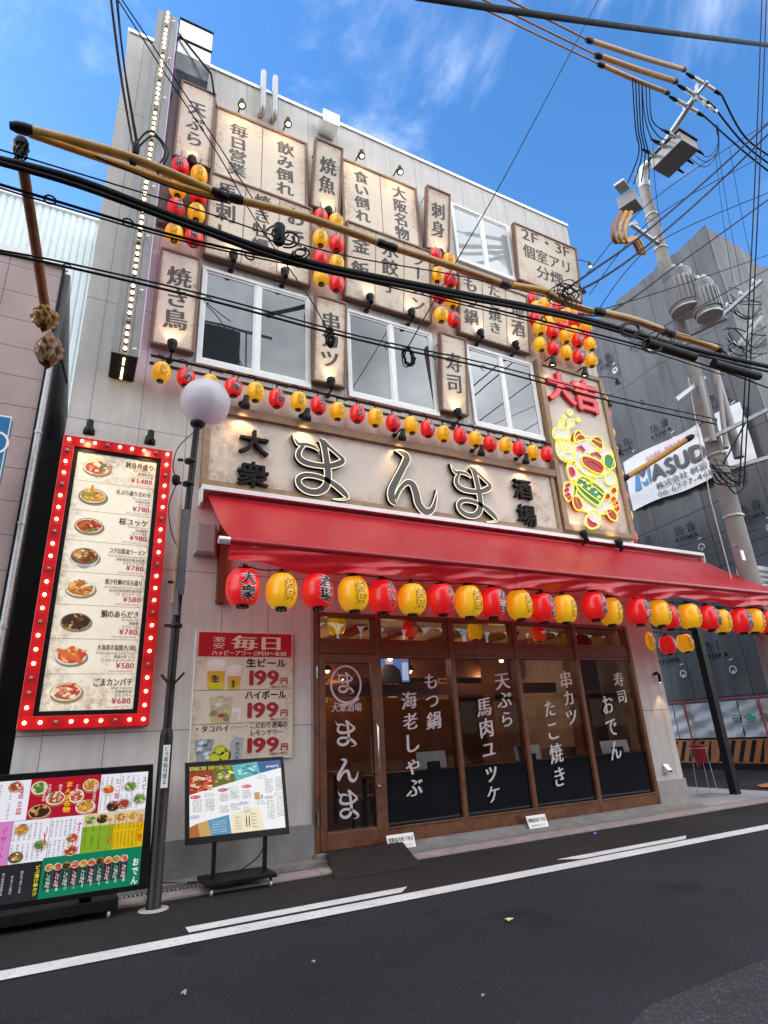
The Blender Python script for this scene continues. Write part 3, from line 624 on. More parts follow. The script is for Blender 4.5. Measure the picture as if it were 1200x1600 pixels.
# main sign
mz0, mz1 = 4.69, 5.86
ms = thing('main_signboard', 'long main signboard with raised dark letters 大衆 まんま 酒場', 'signboard', (4.5, -.1, mz0))
x0, x1 = 1.24 - 4.5, 7.74 - 4.5; hh = mz1 - mz0
mb = MB(); mb.box(x0 + .09, x1 - .09, 0, .09, .09, hh - .02); mb.build('panel', PARCH_B, ms)
mb = MB(); mb.box(x0, x1, -.03, .1, 0, .09); mb.box(x0, x0 + .09, -.03, .1, .09, hh - .02); mb.box(x1 - .09, x1, -.03, .1, .09, hh - .02); mb.build('frame', WOODM, ms, bevel=.004)
mb = MB(); mb.box(x0 - .02, x1 + .03, -.07, .1, hh - .02, hh + .12); mb.build('top_beam', M('weathered_timber', (.28, .17, .10), rough=.6, var=.3, scale=8), ms, bevel=.006)
CREAM = M('cream_neon_edge', (.85, .75, .55), rough=.4, emit=.35, ecol=(1, .85, .55), var=0)
FACE = M('letter_face', (.05, .048, .05), rough=.4, var=.1)
def fz(x, z): a_, b_ = fs(x, z, -.15); return a_ - 4.5, b_ - mz0
for strokes, lx0, lx1, lz1, lz0 in ((MA, 2.57, 3.49, 5.79, 4.79), (NN_, 4.14, 5.11, 5.80, 4.81), (MA, 5.44, 6.35, 5.79, 4.77)):
    c0, c1 = fz(lx0, lz0), fz(lx1, lz1)
    f = cellmap((c0[0] + c1[0]) / 2, (c0[1] + c1[1]) / 2, (c1[0] - c0[0]) / 1.0, (c1[1] - c0[1]) / (1.02 if strokes is MA else .84)); f.s = (c1[0] - c0[0]) * 1.12
    mb = MB(); em = MB(); fm = MB()
    for i, s in enumerate(strokes):
        stroke(mb, s, f, -.075 - .0006 * i, -.004); stroke(em, s, f, -.079 - .0006 * i, None, shrink=-.001); stroke(fm, s, f, -.084 - .0006 * i, None, shrink=.013)
    o = mb.build('letter', BLACKM, ms); em.build('letter_edge', CREAM, o); fm.build('letter_face', FACE, o)
def solid_char(ch, cx, cz, sx, sz, y0, y1, off):
    c = bpy.data.curves.new('g', 'FONT'); c.body = ch; c.size = 1; c.extrude = .5; c.resolution_u = 3
    o = bpy.data.objects.new('g', c); me = bpy.data.meshes.new_from_object(o); mb = MB()
    for k, (dx, dy) in enumerate(((-off, 0), (off, 0), (0, -off * .8), (0, off * .8))):
        mb.add([(cx + (v.co.x - .5 + dx) * sx, (y0 + y1) / 2 - v.co.z * (y1 - y0 + .001 * k), cz + (v.co.y - .38 + dy) * sz) for v in me.vertices], [tuple(p_.vertices) for p_ in me.polygons])
    bpy.data.objects.remove(o); bpy.data.curves.remove(c); bpy.data.meshes.remove(me); return mb
for ch, a0, a1, b1, b0 in (('大', 1.77, 2.20, 5.72, 5.35), ('衆', 1.76, 2.21, 5.20, 4.82), ('酒', 6.83, 7.24, 5.73, 5.36), ('場', 6.84, 7.25, 5.21, 4.82)):
    c0, c1 = fz(a0, b0), fz(a1, b1)
    solid_char(ch, (c0[0] + c1[0]) / 2, (c0[1] + c1[1]) / 2, (c1[0] - c0[0]) * 1.08, (c1[1] - c0[1]) * 1.12, -.07, -.01, .022).build('letter', BLACKM, ms)

# lucky cat sign on the right corner
cz0, cz1 = 4.79, 8.55
cs = thing('lucky_cat_signboard', 'tall timber framed board with 大吉 and a neon lucky cat', 'signboard', (8.74, -.1, cz0))
wx = .94; hh = cz1 - cz0
mb = MB(); mb.box(-wx + .12, wx - .12, 0, .09, .1, hh - .1); mb.build('panel', parchment('cat_board', (.68, .59, .51), (.34, .17, .11), sc=1.6), cs)
mb = MB(); mb.box(-wx, -wx + .12, -.05, .1, 0, hh); mb.box(wx - .12, wx, -.05, .1, 0, hh); mb.box(-wx + .12, wx - .12, -.045, .1, 0, .1); mb.box(-wx + .12, wx - .12, -.045, .1, hh - .1, hh); mb.build('frame', WOODM, cs, bevel=.005)
NEON_Y = M('yellow_neon', (.75, .70, .05), rough=.35, emit=.28, ecol=(.9, .85, .08), var=0)
NEON_R = M('red_neon', (.7, .03, .05), rough=.35, emit=.2, ecol=(.9, .05, .06), var=0)
RELW = M('cat_white', (.84, .82, .78), rough=.5, var=.06); RELR = M('cat_red', (.45, .02, .025), rough=.5, var=.1); RELG = M('cat_green', (.03, .25, .12), rough=.5); RELP = M('cat_pink', (.7, .30, .32), rough=.5)
def cz_(u, v, d=-.15): p_ = W(830 + u / 5.333, 560 + v / 5.333, d); return (p_.x - 8.74, p_.z - cz0)
def zpts(l): return [cz_(u, v) for u, v in l]
for ch, c, s in (('大', (240, 245), (.78, .76)), ('吉', (452, 315), (.78, .80))):
    cx, cz = cz_(*c); o = solid_char(ch, cx, cz, s[0], s[1], -.08, -.01, .05).build('letter', RELR, cs)
    solid_char(ch, cx, cz, s[0], s[1], -.084, -.081, .012).build('letter_face', NEON_R, o)
def closed(l, n=6): l = list(l); q = smooth(l[-1:] + l + l[:2], n); return q[n:-n]
cat_m = MB()
def shape(l, m, y=-.05, neon=0, r=.0105, fill=True, n=5):
    q = closed(zpts(l), n)
    if fill: cat_m.prism(q, y, -.002, m)
    if neon: cat_m.tube([(a_, y - .008, b_) for a_, b_ in q + q[:1]], r, 6, neon, caps=False)
def line(l, m, y=-.07, r=.014): cat_m.tube([(a_, y, b_) for a_, b_ in smooth(zpts(l), 5)], r, 6, m)
# materials: 0 white 1 yellow neon 2 red neon 3 red 4 green 5 pink
shape([(330, 880), (300, 940), (330, 1020), (380, 1080), (370, 1180), (420, 1260), (520, 1290), (640, 1290), (700, 1200), (720, 1080), (690, 960), (600, 920), (450, 900)], 0, -.045, 1)      # body
shape([(390, 640), (350, 720), (350, 830), (390, 920), (480, 985), (580, 985), (660, 920), (680, 820), (640, 740), (560, 700), (470, 660)], 0, -.06, 1)      # head
shape([(355, 700), (355, 640), (385, 605), (430, 650), (450, 680), (400, 690)], 3, -.066, 1, .013); shape([(490, 690), (540, 655), (585, 690), (585, 760), (540, 740)], 3, -.066, 1, .013)    # ears
shape([(410, 825), (470, 825), (560, 865), (600, 915), (575, 965), (500, 945), (425, 890)], 3, -.075, 1, .016)                                # laughing mouth
shape([(430, 865), (490, 860), (560, 905), (575, 945), (520, 940), (450, 900)], 3, -.084, 2, .01)
line([(380, 745), (405, 735), (440, 775)], 5, -.082, .02); line([(495, 800), (535, 790), (575, 830)], 5, -.082, .02)                                          # smiling eyes
line([(370, 765), (400, 755), (430, 790)], 2, -.082, .01); line([(490, 815), (530, 808), (570, 845)], 2, -.082, .01)
for l in ([(360, 690), (385, 715)], [(375, 680), (400, 708)], [(520, 760), (570, 755)], [(525, 775), (575, 775)], [(455, 780), (475, 795), (495, 790)]): line(l, 1, -.08, .009)
shape([(205, 690), (200, 760), (225, 830), (290, 870), (345, 860), (360, 800), (350, 720), (300, 690), (250, 675)], 0, -.07, 1)                                 # raised paw
for l in ([(225, 680), (235, 770)], [(262, 675), (268, 775)], [(300, 680), (302, 770)]): line(l, 1, -.085, .016)
shape([(262, 805), (290, 790), (330, 805), (330, 840), (295, 855), (265, 835)], 0, -.08, 1, .012)
shape([(300, 880), (300, 960), (335, 1015), (380, 1000), (370, 900)], 0, -.06, 1); shape([(312, 915), (340, 920), (358, 965), (340, 985), (318, 960)], 3, -.068, 2, .01)     # arm
shape([(600, 820), (640, 805), (680, 850), (685, 910), (640, 930), (600, 890)], 4, -.075, 1, .013)                                                            # bell
shape([(365, 1030), (430, 990), (600, 1110), (570, 1200), (535, 1230), (420, 1140), (370, 1070)], 4, -.072, 1, .018)                                        # lucky fish tray
for i, (u, v) in enumerate(((430, 1020), (465, 1045), (500, 1075), (470, 1090), (530, 1120), (555, 1160), (410, 1060))): shape([(u - 14, v), (u, v - 14), (u + 16, v), (u, v + 12)], 1 if i % 2 else 0, -.08, 0)
for l in ([(372, 1050), (450, 1120), (560, 1200)], [(400, 1010), (480, 1050), (590, 1140)]): line(l, 1, -.088, .013)
line([(470, 1010), (490, 975), (530, 985), (525, 1035), (490, 1040), (480, 1010)], 1, -.088, .012)
shape([(610, 980), (650, 950), (690, 985), (690, 1050), (640, 1060), (610, 1030)], 0, -.07, 1, .014)
shape([(285, 1035), (335, 1040), (350, 1090), (330, 1170), (300, 1195), (270, 1150), (262, 1080)], 0, -.06, 1)                                             # left foot
for u, v in ((300, 1060), (290, 1100), (300, 1140), (320, 1170)): shape([(u - 20, v), (u, v - 14), (u + 18, v), (u, v + 14)], 3, -.068, 2, .008)
shape([(350, 1150), (395, 1165), (425, 1230), (400, 1270), (360, 1250), (340, 1195)], 3, -.062, 1, .014)
shape([(450, 1340), (490, 1280), (540, 1275), (570, 1330), (555, 1400), (500, 1425), (460, 1400)], 0, -.06, 1, .016); shape([(465, 1330), (490, 1360), (540, 1385), (520, 1405), (475, 1385)], 3, -.068, 2, .008)
shape([(620, 1270), (670, 1260), (710, 1310), (700, 1355), (650, 1335)], 3, -.062, 1, .014)
for u, v in ((632, 1155), (685, 1105), (682, 1180), (702, 1215), (712, 1255)): shape([(u - 18, v), (u, v - 24), (u + 18, v), (u, v + 20)], 3, -.06, 2, .01); shape([(u - 28, v), (u, v - 34), (u + 26, v), (u, v + 30)], 0, -.05, 1, .01)
shape([(180, 600), (225, 570), (240, 520), (270, 520), (265, 560), (240, 590), (300, 570), (310, 520), (350, 515), (350, 560), (310, 590), (320, 640), (310, 680), (250, 660), (190, 670)], 0, -.05, 1, .015)     # sparkle cloud
for u, v, s in ((328, 450, 20), (280, 487, 13), (395, 510, 14)): shape([(u - s, v), (u, v - s * 1.2), (u + s, v), (u, v + s * 1.2)], 0, -.03, 1, .015)
cat_m.build('neon_cat', [RELW, NEON_Y, NEON_R, RELR, RELG, RELP], cs)

# projecting bulb sign (vertical box with a row of bulbs)
bs = thing('vertical_box_sign', 'tall grey vertical box sign with a line of warm bulbs, high at left', 'sign', (-.05, -.62, 6.14))
mb = MB(); mb.box(0, .325, 0, .6, .0, 6.95); mb.build('casing', GREYP, bs)
mb = MB(); mb.box(.012, .313, .03, .6, -.012, .0); mb.build('underside', BLACKM, bs)
mb = MB()
for x in (.09, .215): mb.box(x, x + .006, -.004, 0, .01, 6.94)
mb.build('seam', M('dark_seam', (.05, .05, .055)), bs)
mb = MB(); mb.box(.325, .337, .05, .55, .06, 6.9); mb.build('side_panel', M('lilac_panel', (.6, .42, .6), rough=.3, emit=.25, ecol=(.7, .4, .7)), bs)
bulb_mesh = None
for i in range(62):
    z = .06 + i * .112
    m_ = BULB_OFF if i % 6 == 4 else BULB
    mb = MB(); mb.lathe([(.024, 0), (.024, .014), (.019, .03)], (0, 0, 0), 10, 1, axis=(0, -1, 0)); mb.lathe([(.019, .03), (.024, .045), (.02, .06), (.0, .068)], (0, 0, 0), 10, 0, axis=(0, -1, 0))
    o = mb.build('bulb', [m_, BLACKM], bs, loc=(.155, 0, z))
for i in range(9):
    mb = MB(); mb.lathe([(.010, 0), (.015, .01), (.012, .025), (0, .03)], (0, 0, 0), 10, 0, axis=(0, 0, -1)); mb.build('bulb', BULB_OFF if i == 3 else BULB, bs, loc=(.16, .07 + i * .058, -.012))
for i in range(8):
    mb = MB(); mb.tube([(.25, 0, 0), (.25, -.06, 0), (.29, -.075, -.01)], .008, 6); mb.build('fixing_hook', ALU, bs, loc=(0, 0, .08 + i * .95))
mb = MB(); 
for z in (1, 3.4, 5.8): mb.box(.1, .2, .6, .62, z, z + .1)
mb.build('bracket', BLACK, bs)

# ------------------------------------------------------------------ printed dishes
FOOD = {'sashimi': ('b5533c', 'd98a6a', 'c23a30', 'e8c9a0', '5a7a3a', 'f0e0c8'), 'tempura': ('c98a3a', 'e0b060', 'a86a28', 'd8c050', '7a9040'), 'yukke': ('a83a24', 'c8582c', '6a8a34', 'e0d8b0', '8a2a1c'),
        'ramen': ('8a5a2c', 'c88a48', '4a8a30', 'd8b070', 'e8d8b0', '6a3a1a'), 'oyster': ('b86a28', 'd89040', '8a4a20', 'e0b878'), 'stew': ('3a2416', '6a4424', 'b88a50', 'c8a060', '4a3018'), 'shrimp': ('c8502c', 'e07a44', 'd8642c', 'e8a878', 'd8c850'), 'green': ('4a7a34', '7a9a48', '9ab060', 'c8c890'), 'fry': ('b87a30', 'd09a4a', '8a5420', 'e0c070')}
class Print:
    def __init__(s, ar=1): s.mb = MB(); s.h = []; s.ar = ar      # ar = width / height of the unit square
    def idx(s, h, lit):
        k = (h, lit)
        if k not in s.h: s.h.append(k)
        return s.h.index(k)
    def mats(s): return [ink(h, e) for h, e in s.h]
def ell(P, f, cx, cy, rx, ry, h, lit, ly, n=22, j=0, rot=0):
    pts = []
    for i in range(n):
        a_ = -2 * pi * i / n; k = 1 + random.uniform(-j, j); x, y = rx * k * cos(a_), ry * k * sin(a_)
        pts.append(f(cx + x * cos(rot) - y / P.ar * sin(rot), cy + x * P.ar * sin(rot) + y * cos(rot), ly))
    P.mb.add(pts, [tuple(reversed(range(n)))], P.idx(h, lit))
def dish(P, f, cx, cy, rx, ry, kind, plate, lit=0, bowl=False, n=26):
    cols = FOOD[kind]
    ell(P, f, cx + rx * .06, cy + ry * .22, rx * 1.05, ry * 1.02, '8a7e68' if lit < .4 else 'a8a098', lit, 1)
    if bowl: ell(P, f, cx, cy + ry * .35, rx * .9, ry * .95, plate, lit, 2); ell(P, f, cx, cy + ry * .5, rx * .55, ry * .85, '9a968c', lit, 2.4)
    ell(P, f, cx, cy, rx, ry, plate, lit, 3); ell(P, f, cx, cy, rx * .93, ry * .9, '4a3a2a' if kind in ('stew', 'ramen') else 'e8e0cc', lit, 3.5); ell(P, f, cx, cy, rx * .85, ry * .8, cols[0], lit, 4, j=.06)
    for i in range(n):
        a_ = random.uniform(0, 2 * pi); q = random.uniform(0, .72) ** .7; k = random.uniform(.1, .3)
        ell(P, f, cx + rx * q * cos(a_), cy + ry * q * sin(a_) - ry * .1, rx * k, ry * k * random.uniform(.5, 1.1), random.choice(cols), lit, 5 + i * .25, 9, .2, random.uniform(-1, 1))
def plane_map(x0, x1, z0, z1, y):   # unit square, v down
    return lambda u, v, k=0: (x0 + (x1 - x0) * u, y - .0006 * k, z1 - (z1 - z0) * v)
def prect(P, f, u0, v0, u1, v1, h, lit=0, ly=0): P.mb.add([f(u0, v0, ly), f(u0, v1, ly), f(u1, v1, ly), f(u1, v0, ly)], [(0, 1, 2, 3)], P.idx(h, lit))
def ptext(P, f, s, u0, u1, v, hv, h, lit=0, ly=6, off=0, align='fit', asp=1.0, ming=0):
    res, tot = layout(s, off); su = (u1 - u0) / tot if align == 'fit' else hv * asp
    if tot * su > u1 - u0: su = (u1 - u0) / tot
    wd = tot * su; us = u0 if align in ('fit', 'left') else u1 - wd if align == 'right' else (u0 + u1 - wd) / 2
    mi = P.idx(h, lit)
    for c, x, adv in res:
        vs, fc, _ = glyph(c, off)
        for k, (dx, dy) in enumerate(shifts(off, ming)):
            P.mb.add([f(us + (x + a_ + dx) * su, v - (b_ - .36 + dy) * hv, ly + k) for a_, b_ in vs], fc, mi)
def pvtext(P, f, s, u, v0, v1, wu, h, lit=0, ly=6, off=.02):
    mi = P.idx(h, lit); p_ = (v1 - v0) / len(s)
    for i, c in enumerate(s):
        if c == ' ': continue
        vs, fc, adv = glyph(c, off); cv = v0 + p_ * (i + .5)
        if c in 'ー～': P.mb.add([f(u + (b_ - .38) * wu, cv - (.5 - a_) * -p_, ly) for a_, b_ in vs], fc, mi)
        else:
            for k, (dx, dy) in enumerate(shifts(off, 0)): P.mb.add([f(u + (a_ - adv / 2 + dx) * wu, cv - (b_ - .38 + dy) * p_ * .95, ly + k) for a_, b_ in vs], fc, mi)
JUNK = '手羽先枝豆冷奴玉子生中串肉鶏牛豚焼飯唐揚大根卵茶魚丼天海老出汁盛合'
KANA = 'あいうえおかきくけこさしすせそたちつてとなにぬねのはひふへほまみむめもやゆよらりるれろわをん'

# left light box menu with a frame of red bulbs
mz0, mz1, mx0, mx1 = 1.64, 5.12, -.45, .85
lm = thing('lightbox_menu', 'tall lit food menu board in a red frame of bulbs', 'menu board', ((mx0 + mx1) / 2, -.06, mz0))
hw, hh = (mx1 - mx0) / 2, mz1 - mz0
REDF = M('red_lacquer_frame', (.50, .008, .012), rough=.3, var=.12, emit=.06, ecol=(1, .03, .03), coat=.3)
mb = MB(); t_ = .135
mb.box(-hw, hw, -.06, .06, 0, t_); mb.box(-hw, hw, -.06, .06, hh - t_, hh); mb.box(-hw, -hw + t_, -.06, .06, t_, hh - t_); mb.box(hw - t_, hw, -.06, .06, t_, hh - t_); mb.build('frame', REDF, lm, bevel=.006)
mb = MB(); a_ = hw - t_; k = .05
mb.box(-a_, a_, -.035, .05, t_, t_ + k); mb.box(-a_, a_, -.035, .05, hh - t_ - k, hh - t_); mb.box(-a_, -a_ + k, -.035, .05, t_ + k, hh - t_ - k); mb.box(a_ - k, a_, -.035, .05, t_ + k, hh - t_ - k); mb.build('inner_frame', BLACK, lm)
pw = a_ - k; mb = MB(); mb.box(-pw, pw, -.02, .05, t_ + k, hh - t_ - k); mb.build('menu_panel', PARCH_L, lm)
P = Print(.30); f = plane_map(-pw, pw, t_ + k, hh - t_ - k, -.0215); LIT = .16
rows = [('刺身舟盛り', 'Sashimi Boat Platter', '刺身船拼盘', '사시미 배', '1,480', 'sashimi', 'c8a878', '1,628'), ('天ぷら盛り合わせ', 'Assorted tempura', '什锦天妇罗', '튀김 모듬', '780', 'tempura', '3a3a38', '858'), ('桜ユッケ', 'Horse meat tartare', '马肉鞑靼', '말고기 육회', '980', 'yukke', '8a6a3a', '1,078'),
        ('コク旨醤油ラーメン', 'Rich and delicious soy sauce ramen', '浓郁美味的酱油拉面', '감칠맛 간장라멘', '780', 'ramen', 'c8ccc8', '858'), ('焼き牡蠣の宝石盛り', 'Jewel-shaped grilled oyster platter', '宝石形状的烤牡蛎拼盘', '구운 굴의 보석 모듬', '580', 'oyster', 'b8ccb0', '638'), ('鯛のあらだき', 'Sea bream stew', '海鲷煮', '도미의 조림', '780', 'stew', 'a89468', '858'),
        ('大海老の塩焼き(1尾)', 'Grilled salted large shrimp (1 piece)', '烤咸大虾 (1只)', '큰 새우 소금구이(1마리)', '580', 'shrimp', 'b8c4cc', '638'), ('ごまカンパチ', 'Sesame Amberjack', '芝麻琥珀鱼', '참깨 캄파치', '680', 'sashimi', 'b89a3a', '748')]
for i, (jp, en, cn, kr, pr, kd, pl, tx) in enumerate(rows):
    v = i / 8
    if i: prect(P, f, .02, v - .0006, .98, v + .0006, '4a4034', LIT, 1)
    dish(P, f, .25, v + .062, .17, .032 if i != 3 else .036, kd, pl, LIT, bowl=(i == 3))
    if i == 0: P.mb.add([f(.08, v + .05, 3), f(.25, v + .1, 3), f(.45, v + .045, 3), f(.42, v + .07, 3.2), f(.25, v + .108, 3)], [(0, 1, 4, 3, 2)], P.idx('a8804a', LIT))
    if i == 4: ell(P, f, .36, v + .045, .09, .006, 'd8e0d0', LIT, 12, rot=-.35)
    if i == 1: ell(P, f, .23, v + .036, .02, .024, 'd08830', LIT, 13)
    if i == 6:
        for k in range(4): ell(P, f, .16 + .05 * k, v + .05 + .008 * k, .085, .008, 'd8683a', LIT, 13 + k, 12, .1, .5)
    ptext(P, f, jp, .52 if len(jp) > 5 else .6, .97, v + .030, .031 if len(jp) < 8 else .024, '1c1612', LIT, 6, .012, 'right', 3.1, .018)
    ptext(P, f, en, .50, .97, v + .049, .0125, '2a2420', LIT, 6, .0, 'right', 2.3); ptext(P, f, cn, .50, .97, v + .063, .0135, '2a2420', LIT, 6, .01, 'right', 2.9); ptext(P, f, kr, .50, .97, v + .0765, .0125, '2a2420', LIT, 6, 0, 'right', 2.9)
    ptext(P, f, '¥' + pr, .60, .97, v + .095, .029, 'a01830', LIT, 6, .004, 'right', 3.3, .018); prect(P, f, .66, v + .109, .97, v + .119, 'e8e0d4', LIT, 2); ptext(P, f, '(Tax included ¥' + tx + ')', .67, .96, v + .1145, .009, 'b05060', LIT, 6)
P.mb.build('menu_print', P.mats(), lm)
def bulb_at(parent, x, z, off_, y=-.06):
    mb = MB(); mb.lathe([(.022, 0), (.018, .012)], (0, 0, 0), 10, 1, axis=(0, -1, 0)); mb.lathe([(.012, .01), (.021, .026), (.019, .042), (.0, .052)], (0, 0, 0), 10, 0, axis=(0, -1, 0)); mb.build('bulb', [BULB_OFF if off_ else BULB_R, BLACKM], parent, loc=(x, y, z))
nV = 23
for i in range(nV): 
    z = .07 + (hh - .14) * i / (nV - 1)
    bulb_at(lm, -hw + .067, z, i in (2, 3, 7, 11, 14, 18, 21)); bulb_at(lm, hw - .067, z, i in (4, 8, 12, 16, 20))
for i in range(1, 8):
    x = -hw + .067 + (2 * hw - .134) * i / 8
    bulb_at(lm, x, .07, i in (2, 6)); bulb_at(lm, x, hh - .07, i in (3, 7))

# happy hour price board
pb = thing('price_board', 'beer and highball price board headed 毎日 on the wall beside the door', 'price board', (1.96, -.03, 1.20))
hw, hh = .625, 1.545
mb = MB(); mb.box(-hw, hw, 0, .028, 0, hh); mb.build('panel', parchment('price_paper', (.78, .70, .56), (.36, .26, .15), sc=3), pb)
mb = MB(); mb.box(-hw - .012, -hw, -.004, .03, 0, hh); mb.build('edge_trim', WHITEP, pb)
P = Print(.81); f = plane_map(-hw, hw, 0, hh, -.0012)
prect(P, f, .02, .01, .985, .205, 'b81428', 0, 1)
pvtext(P, f, '激安', .22, .04, .145, .13, 'f0d8c0', 0, 4, .0); ptext(P, f, '毎日', .34, .90, .092, .125, 'f4e4cc', 0, 4, .02, 'fit', ming=.02); ptext(P, f, 'ハッピーアワー OPEN～18:00', .15, .93, .176, .048, 'f4e8dc', 0, 4, .02)
for k, (t1, v0) in enumerate((('生ビール', .215), ('ハイボール', .47))):
    ptext(P, f, t1, .50, .93, v0 + .04, .075, '14100e', 0, 4, .03); ptext(P, f, '199', .50 if k == 0 else .49, .86, v0 + .155, .16, 'a81428', 0, 4, .045); ptext(P, f, '円', .865, .95, v0 + .185, .06, 'a81428', 0, 4, .03); ptext(P, f, '(税込219円)', .76, .95, v0 + .232, .022, '7a2018', 0, 4, .01)
    prect(P, f, .0, v0 + .25, .97, v0 + .2535, '4a3c2c', 0, 2)
ptext(P, f, '・タコハイ', .02, .36, .755, .055, '14100e', 0, 4, .02); ptext(P, f, '(プレーン)', .37, .50, .752, .025, '14100e', 0, 4); ptext(P, f, '・こだわり酒場の', .50, .95, .745, .05, '14100e', 0, 4, .02); ptext(P, f, 'レモンサワー', .56, .90, .80, .05, '14100e', 0, 4, .02)
ptext(P, f, '199', .50, .87, .89, .15, 'a81428', 0, 4, .045); ptext(P, f, '円', .875, .955, .915, .06, 'a81428', 0, 4, .03); ptext(P, f, '(税込219円)', .76, .95, .962, .022, '7a2018', 0, 4, .01)
def poly(P, f, pts, h, lit=0, ly=3): P.mb.add([f(u, v, ly) for u, v in pts], [tuple(range(len(pts)))], P.idx(h, lit))
for u0, u1, v0, v1 in ((.11, .30, .26, .462), (.31, .46, .30, .462)):
    poly(P, f, [(u0, v0), (u0 + .02, v1), (u1 - .02, v1), (u1, v0)], 'e8e0d0', 0, 2); poly(P, f, [(u0 + .008, v0 + .06), (u0 + .02, v1), (u1 - .02, v1), (u1 - .008, v0 + .06)], 'd8a838', 0, 3); poly(P, f, [(u0 + .016, v0 + .14), (u0 + .02, v1), (u1 - .02, v1), (u1 - .016, v0 + .14)], 'd8d020', 0, 3.5); ell(P, f, (u0 + u1) / 2, v0, (u1 - u0) / 2, .035, 'f4f0e8', 0, 4, j=.08)
    ptext(P, f, '生', u0 + .05, u1 - .06, v0 + .12, .06, '2a2438', 0, 6, .04)
poly(P, f, [(.15, .52), (.18, .715), (.36, .715), (.38, .52)], 'c8c09c', 0, 2); poly(P, f, [(.16, .59), (.18, .715), (.36, .715), (.37, .59)], 'd8c078', 0, 3)
for i in range(16): ell(P, f, random.uniform(.19, .34), random.uniform(.51, .69), .035, .02, random.choice(('e8e4d0', 'b8b494', 'd8d0a8', '8a8868')), 0, 3.5 + i * .2, 6, .25)
ell(P, f, .27, .66, .03, .012, 'b02818', 0, 8); disc = [(.38, .61), (.45, .60), (.47, .63), (.46, .71), (.43, .71), (.435, .645), (.40, .64), (.375, .66)]; poly(P, f, disc, 'eceae0', 0, 3)
poly(P, f, [(.03, .83), (.07, .995), (.18, .995), (.22, .83)], '9aa4ac', 0, 2)
for i in range(14): ell(P, f, random.uniform(.07, .18), random.uniform(.83, .97), .03, .016, random.choice(('e4e8ec', '7a848c', 'c0c8d0', '586068')), 0, 3 + i * .2, 6, .25)
for u, v in ((.28, .92), (.24, .965), (.32, .955)): ell(P, f, u, v, .065, .045, 'b8bc18', 0, 4, j=.05); ell(P, f, u, v, .045, .03, 'd8d840', 0, 4.5)
poly(P, f, [(.38, .86), (.36, .995), (.49, .995), (.5, .83), (.42, .82)], 'b4b8c0', 0, 4); pvtext(P, f, 'タコハイ', .44, .86, .99, .05, '30343c', 0, 6, .03)
P.mb.build('print', P.mats(), pb)

# small screen on a wheeled stand
def W4(l, yt, yb): return [W(*l[0], yt), W(*l[1], yt), W(*l[2], yb), W(*l[3], yb)]
ds = thing('screen_stand', 'wheeled black display stand showing a white drinks menu, below the price board', 'display stand', (0, 0, 0))
q = W4([(290, 1192), (443, 1182), (453, 1303), (290, 1322)], -.50, -.72)
fq = qmap(q); nrm = (q[1] - q[0]).cross(q[3] - q[0]).normalized()
def slab(f, u0, v0, u1, v1, back, mb, m=0, fr=0):
    a_ = [f(u0, v0, fr), f(u1, v0, fr), f(u1, v1, fr), f(u0, v1, fr)]; b_ = [p_ + Vector((0, back, 0)) for p_ in a_]
    mb.add(a_ + b_, [(3, 2, 1, 0), (4, 5, 6, 7), (0, 1, 5, 4), (1, 2, 6, 5), (2, 3, 7, 6), (3, 0, 4, 7)], m)
SCRB = M('screen_bezel', (.005, .005, .006), rough=.4, var=.15, spec=.3)
mb = MB(); slab(fq, 0, 0, 1, 1, .06, mb); mb.build('casing', SCRB, ds, bevel=.004)
ks = -1 if nrm.y > 0 else 1
fz_ = lambda u, v, k=0: fq(.035 + .925 * u, .045 + .87 * v) + Vector((0, -.002 - .0006 * k, 0))
P = Print(1.4); E_ = .6
prect(P, fz_, 0, 0, 1, 1, 'eef0f2', E_, 0); prect(P, fz_, 0, 0, 1, .10, '141414', 0, 1); ptext(P, fz_, '限界価格に挑戦！約何杯でも飲んでも〇', .0, .44, .05, .07, 'e8d840', E_, 3, .01)
poly(P, fz_, [(0, .10), (0, .42), (.25, .34), (.25, .08)], '9a3a20', E_, 2); poly(P, fz_, [(.25, .08), (.25, .34), (.49, .27), (.45, .03)], '6a6a20', E_, 2); poly(P, fz_, [(.45, .03), (.49, .27), (.76, .18), (.73, -.0)], '58b0b4', E_, 2); poly(P, fz_, [(.73, 0), (.76, .18), (1, .12), (1, 0)], '2a5a94', E_, 2)
for i in range(34):
    u, v = random.uniform(.02, .22), random.uniform(.16, .36); ell(P, fz_, u, v, .03, .02, random.choice(('c86a40', 'e8a880', '7a2818', 'd84a30', 'e8c8a0')), E_, 3 + i * .1, 7, .3)
    u, v = random.uniform(.28, .45), random.uniform(.1, .26); ell(P, fz_, u, v, .022, .018, random.choice(('d8d020', 'a8a830', 'e8e880', '586020', '808890')), E_, 3 + i * .1, 7, .3)
    u, v = random.uniform(.52, .72), random.uniform(.05, .2); ell(P, fz_, u, v, .02, .014, random.choice(('88d0d0', '3a8a90', 'b8e4e0', '2a7078')), E_, 3 + i * .1, 7, .3)
ptext(P, fz_, 'とりあえず', .06, .23, .2, .06, 'e8c8b8', E_, 9, .03); ptext(P, fz_, '199円', .82, .97, .09, .045, 'f0f0f4', E_, 9, .02)
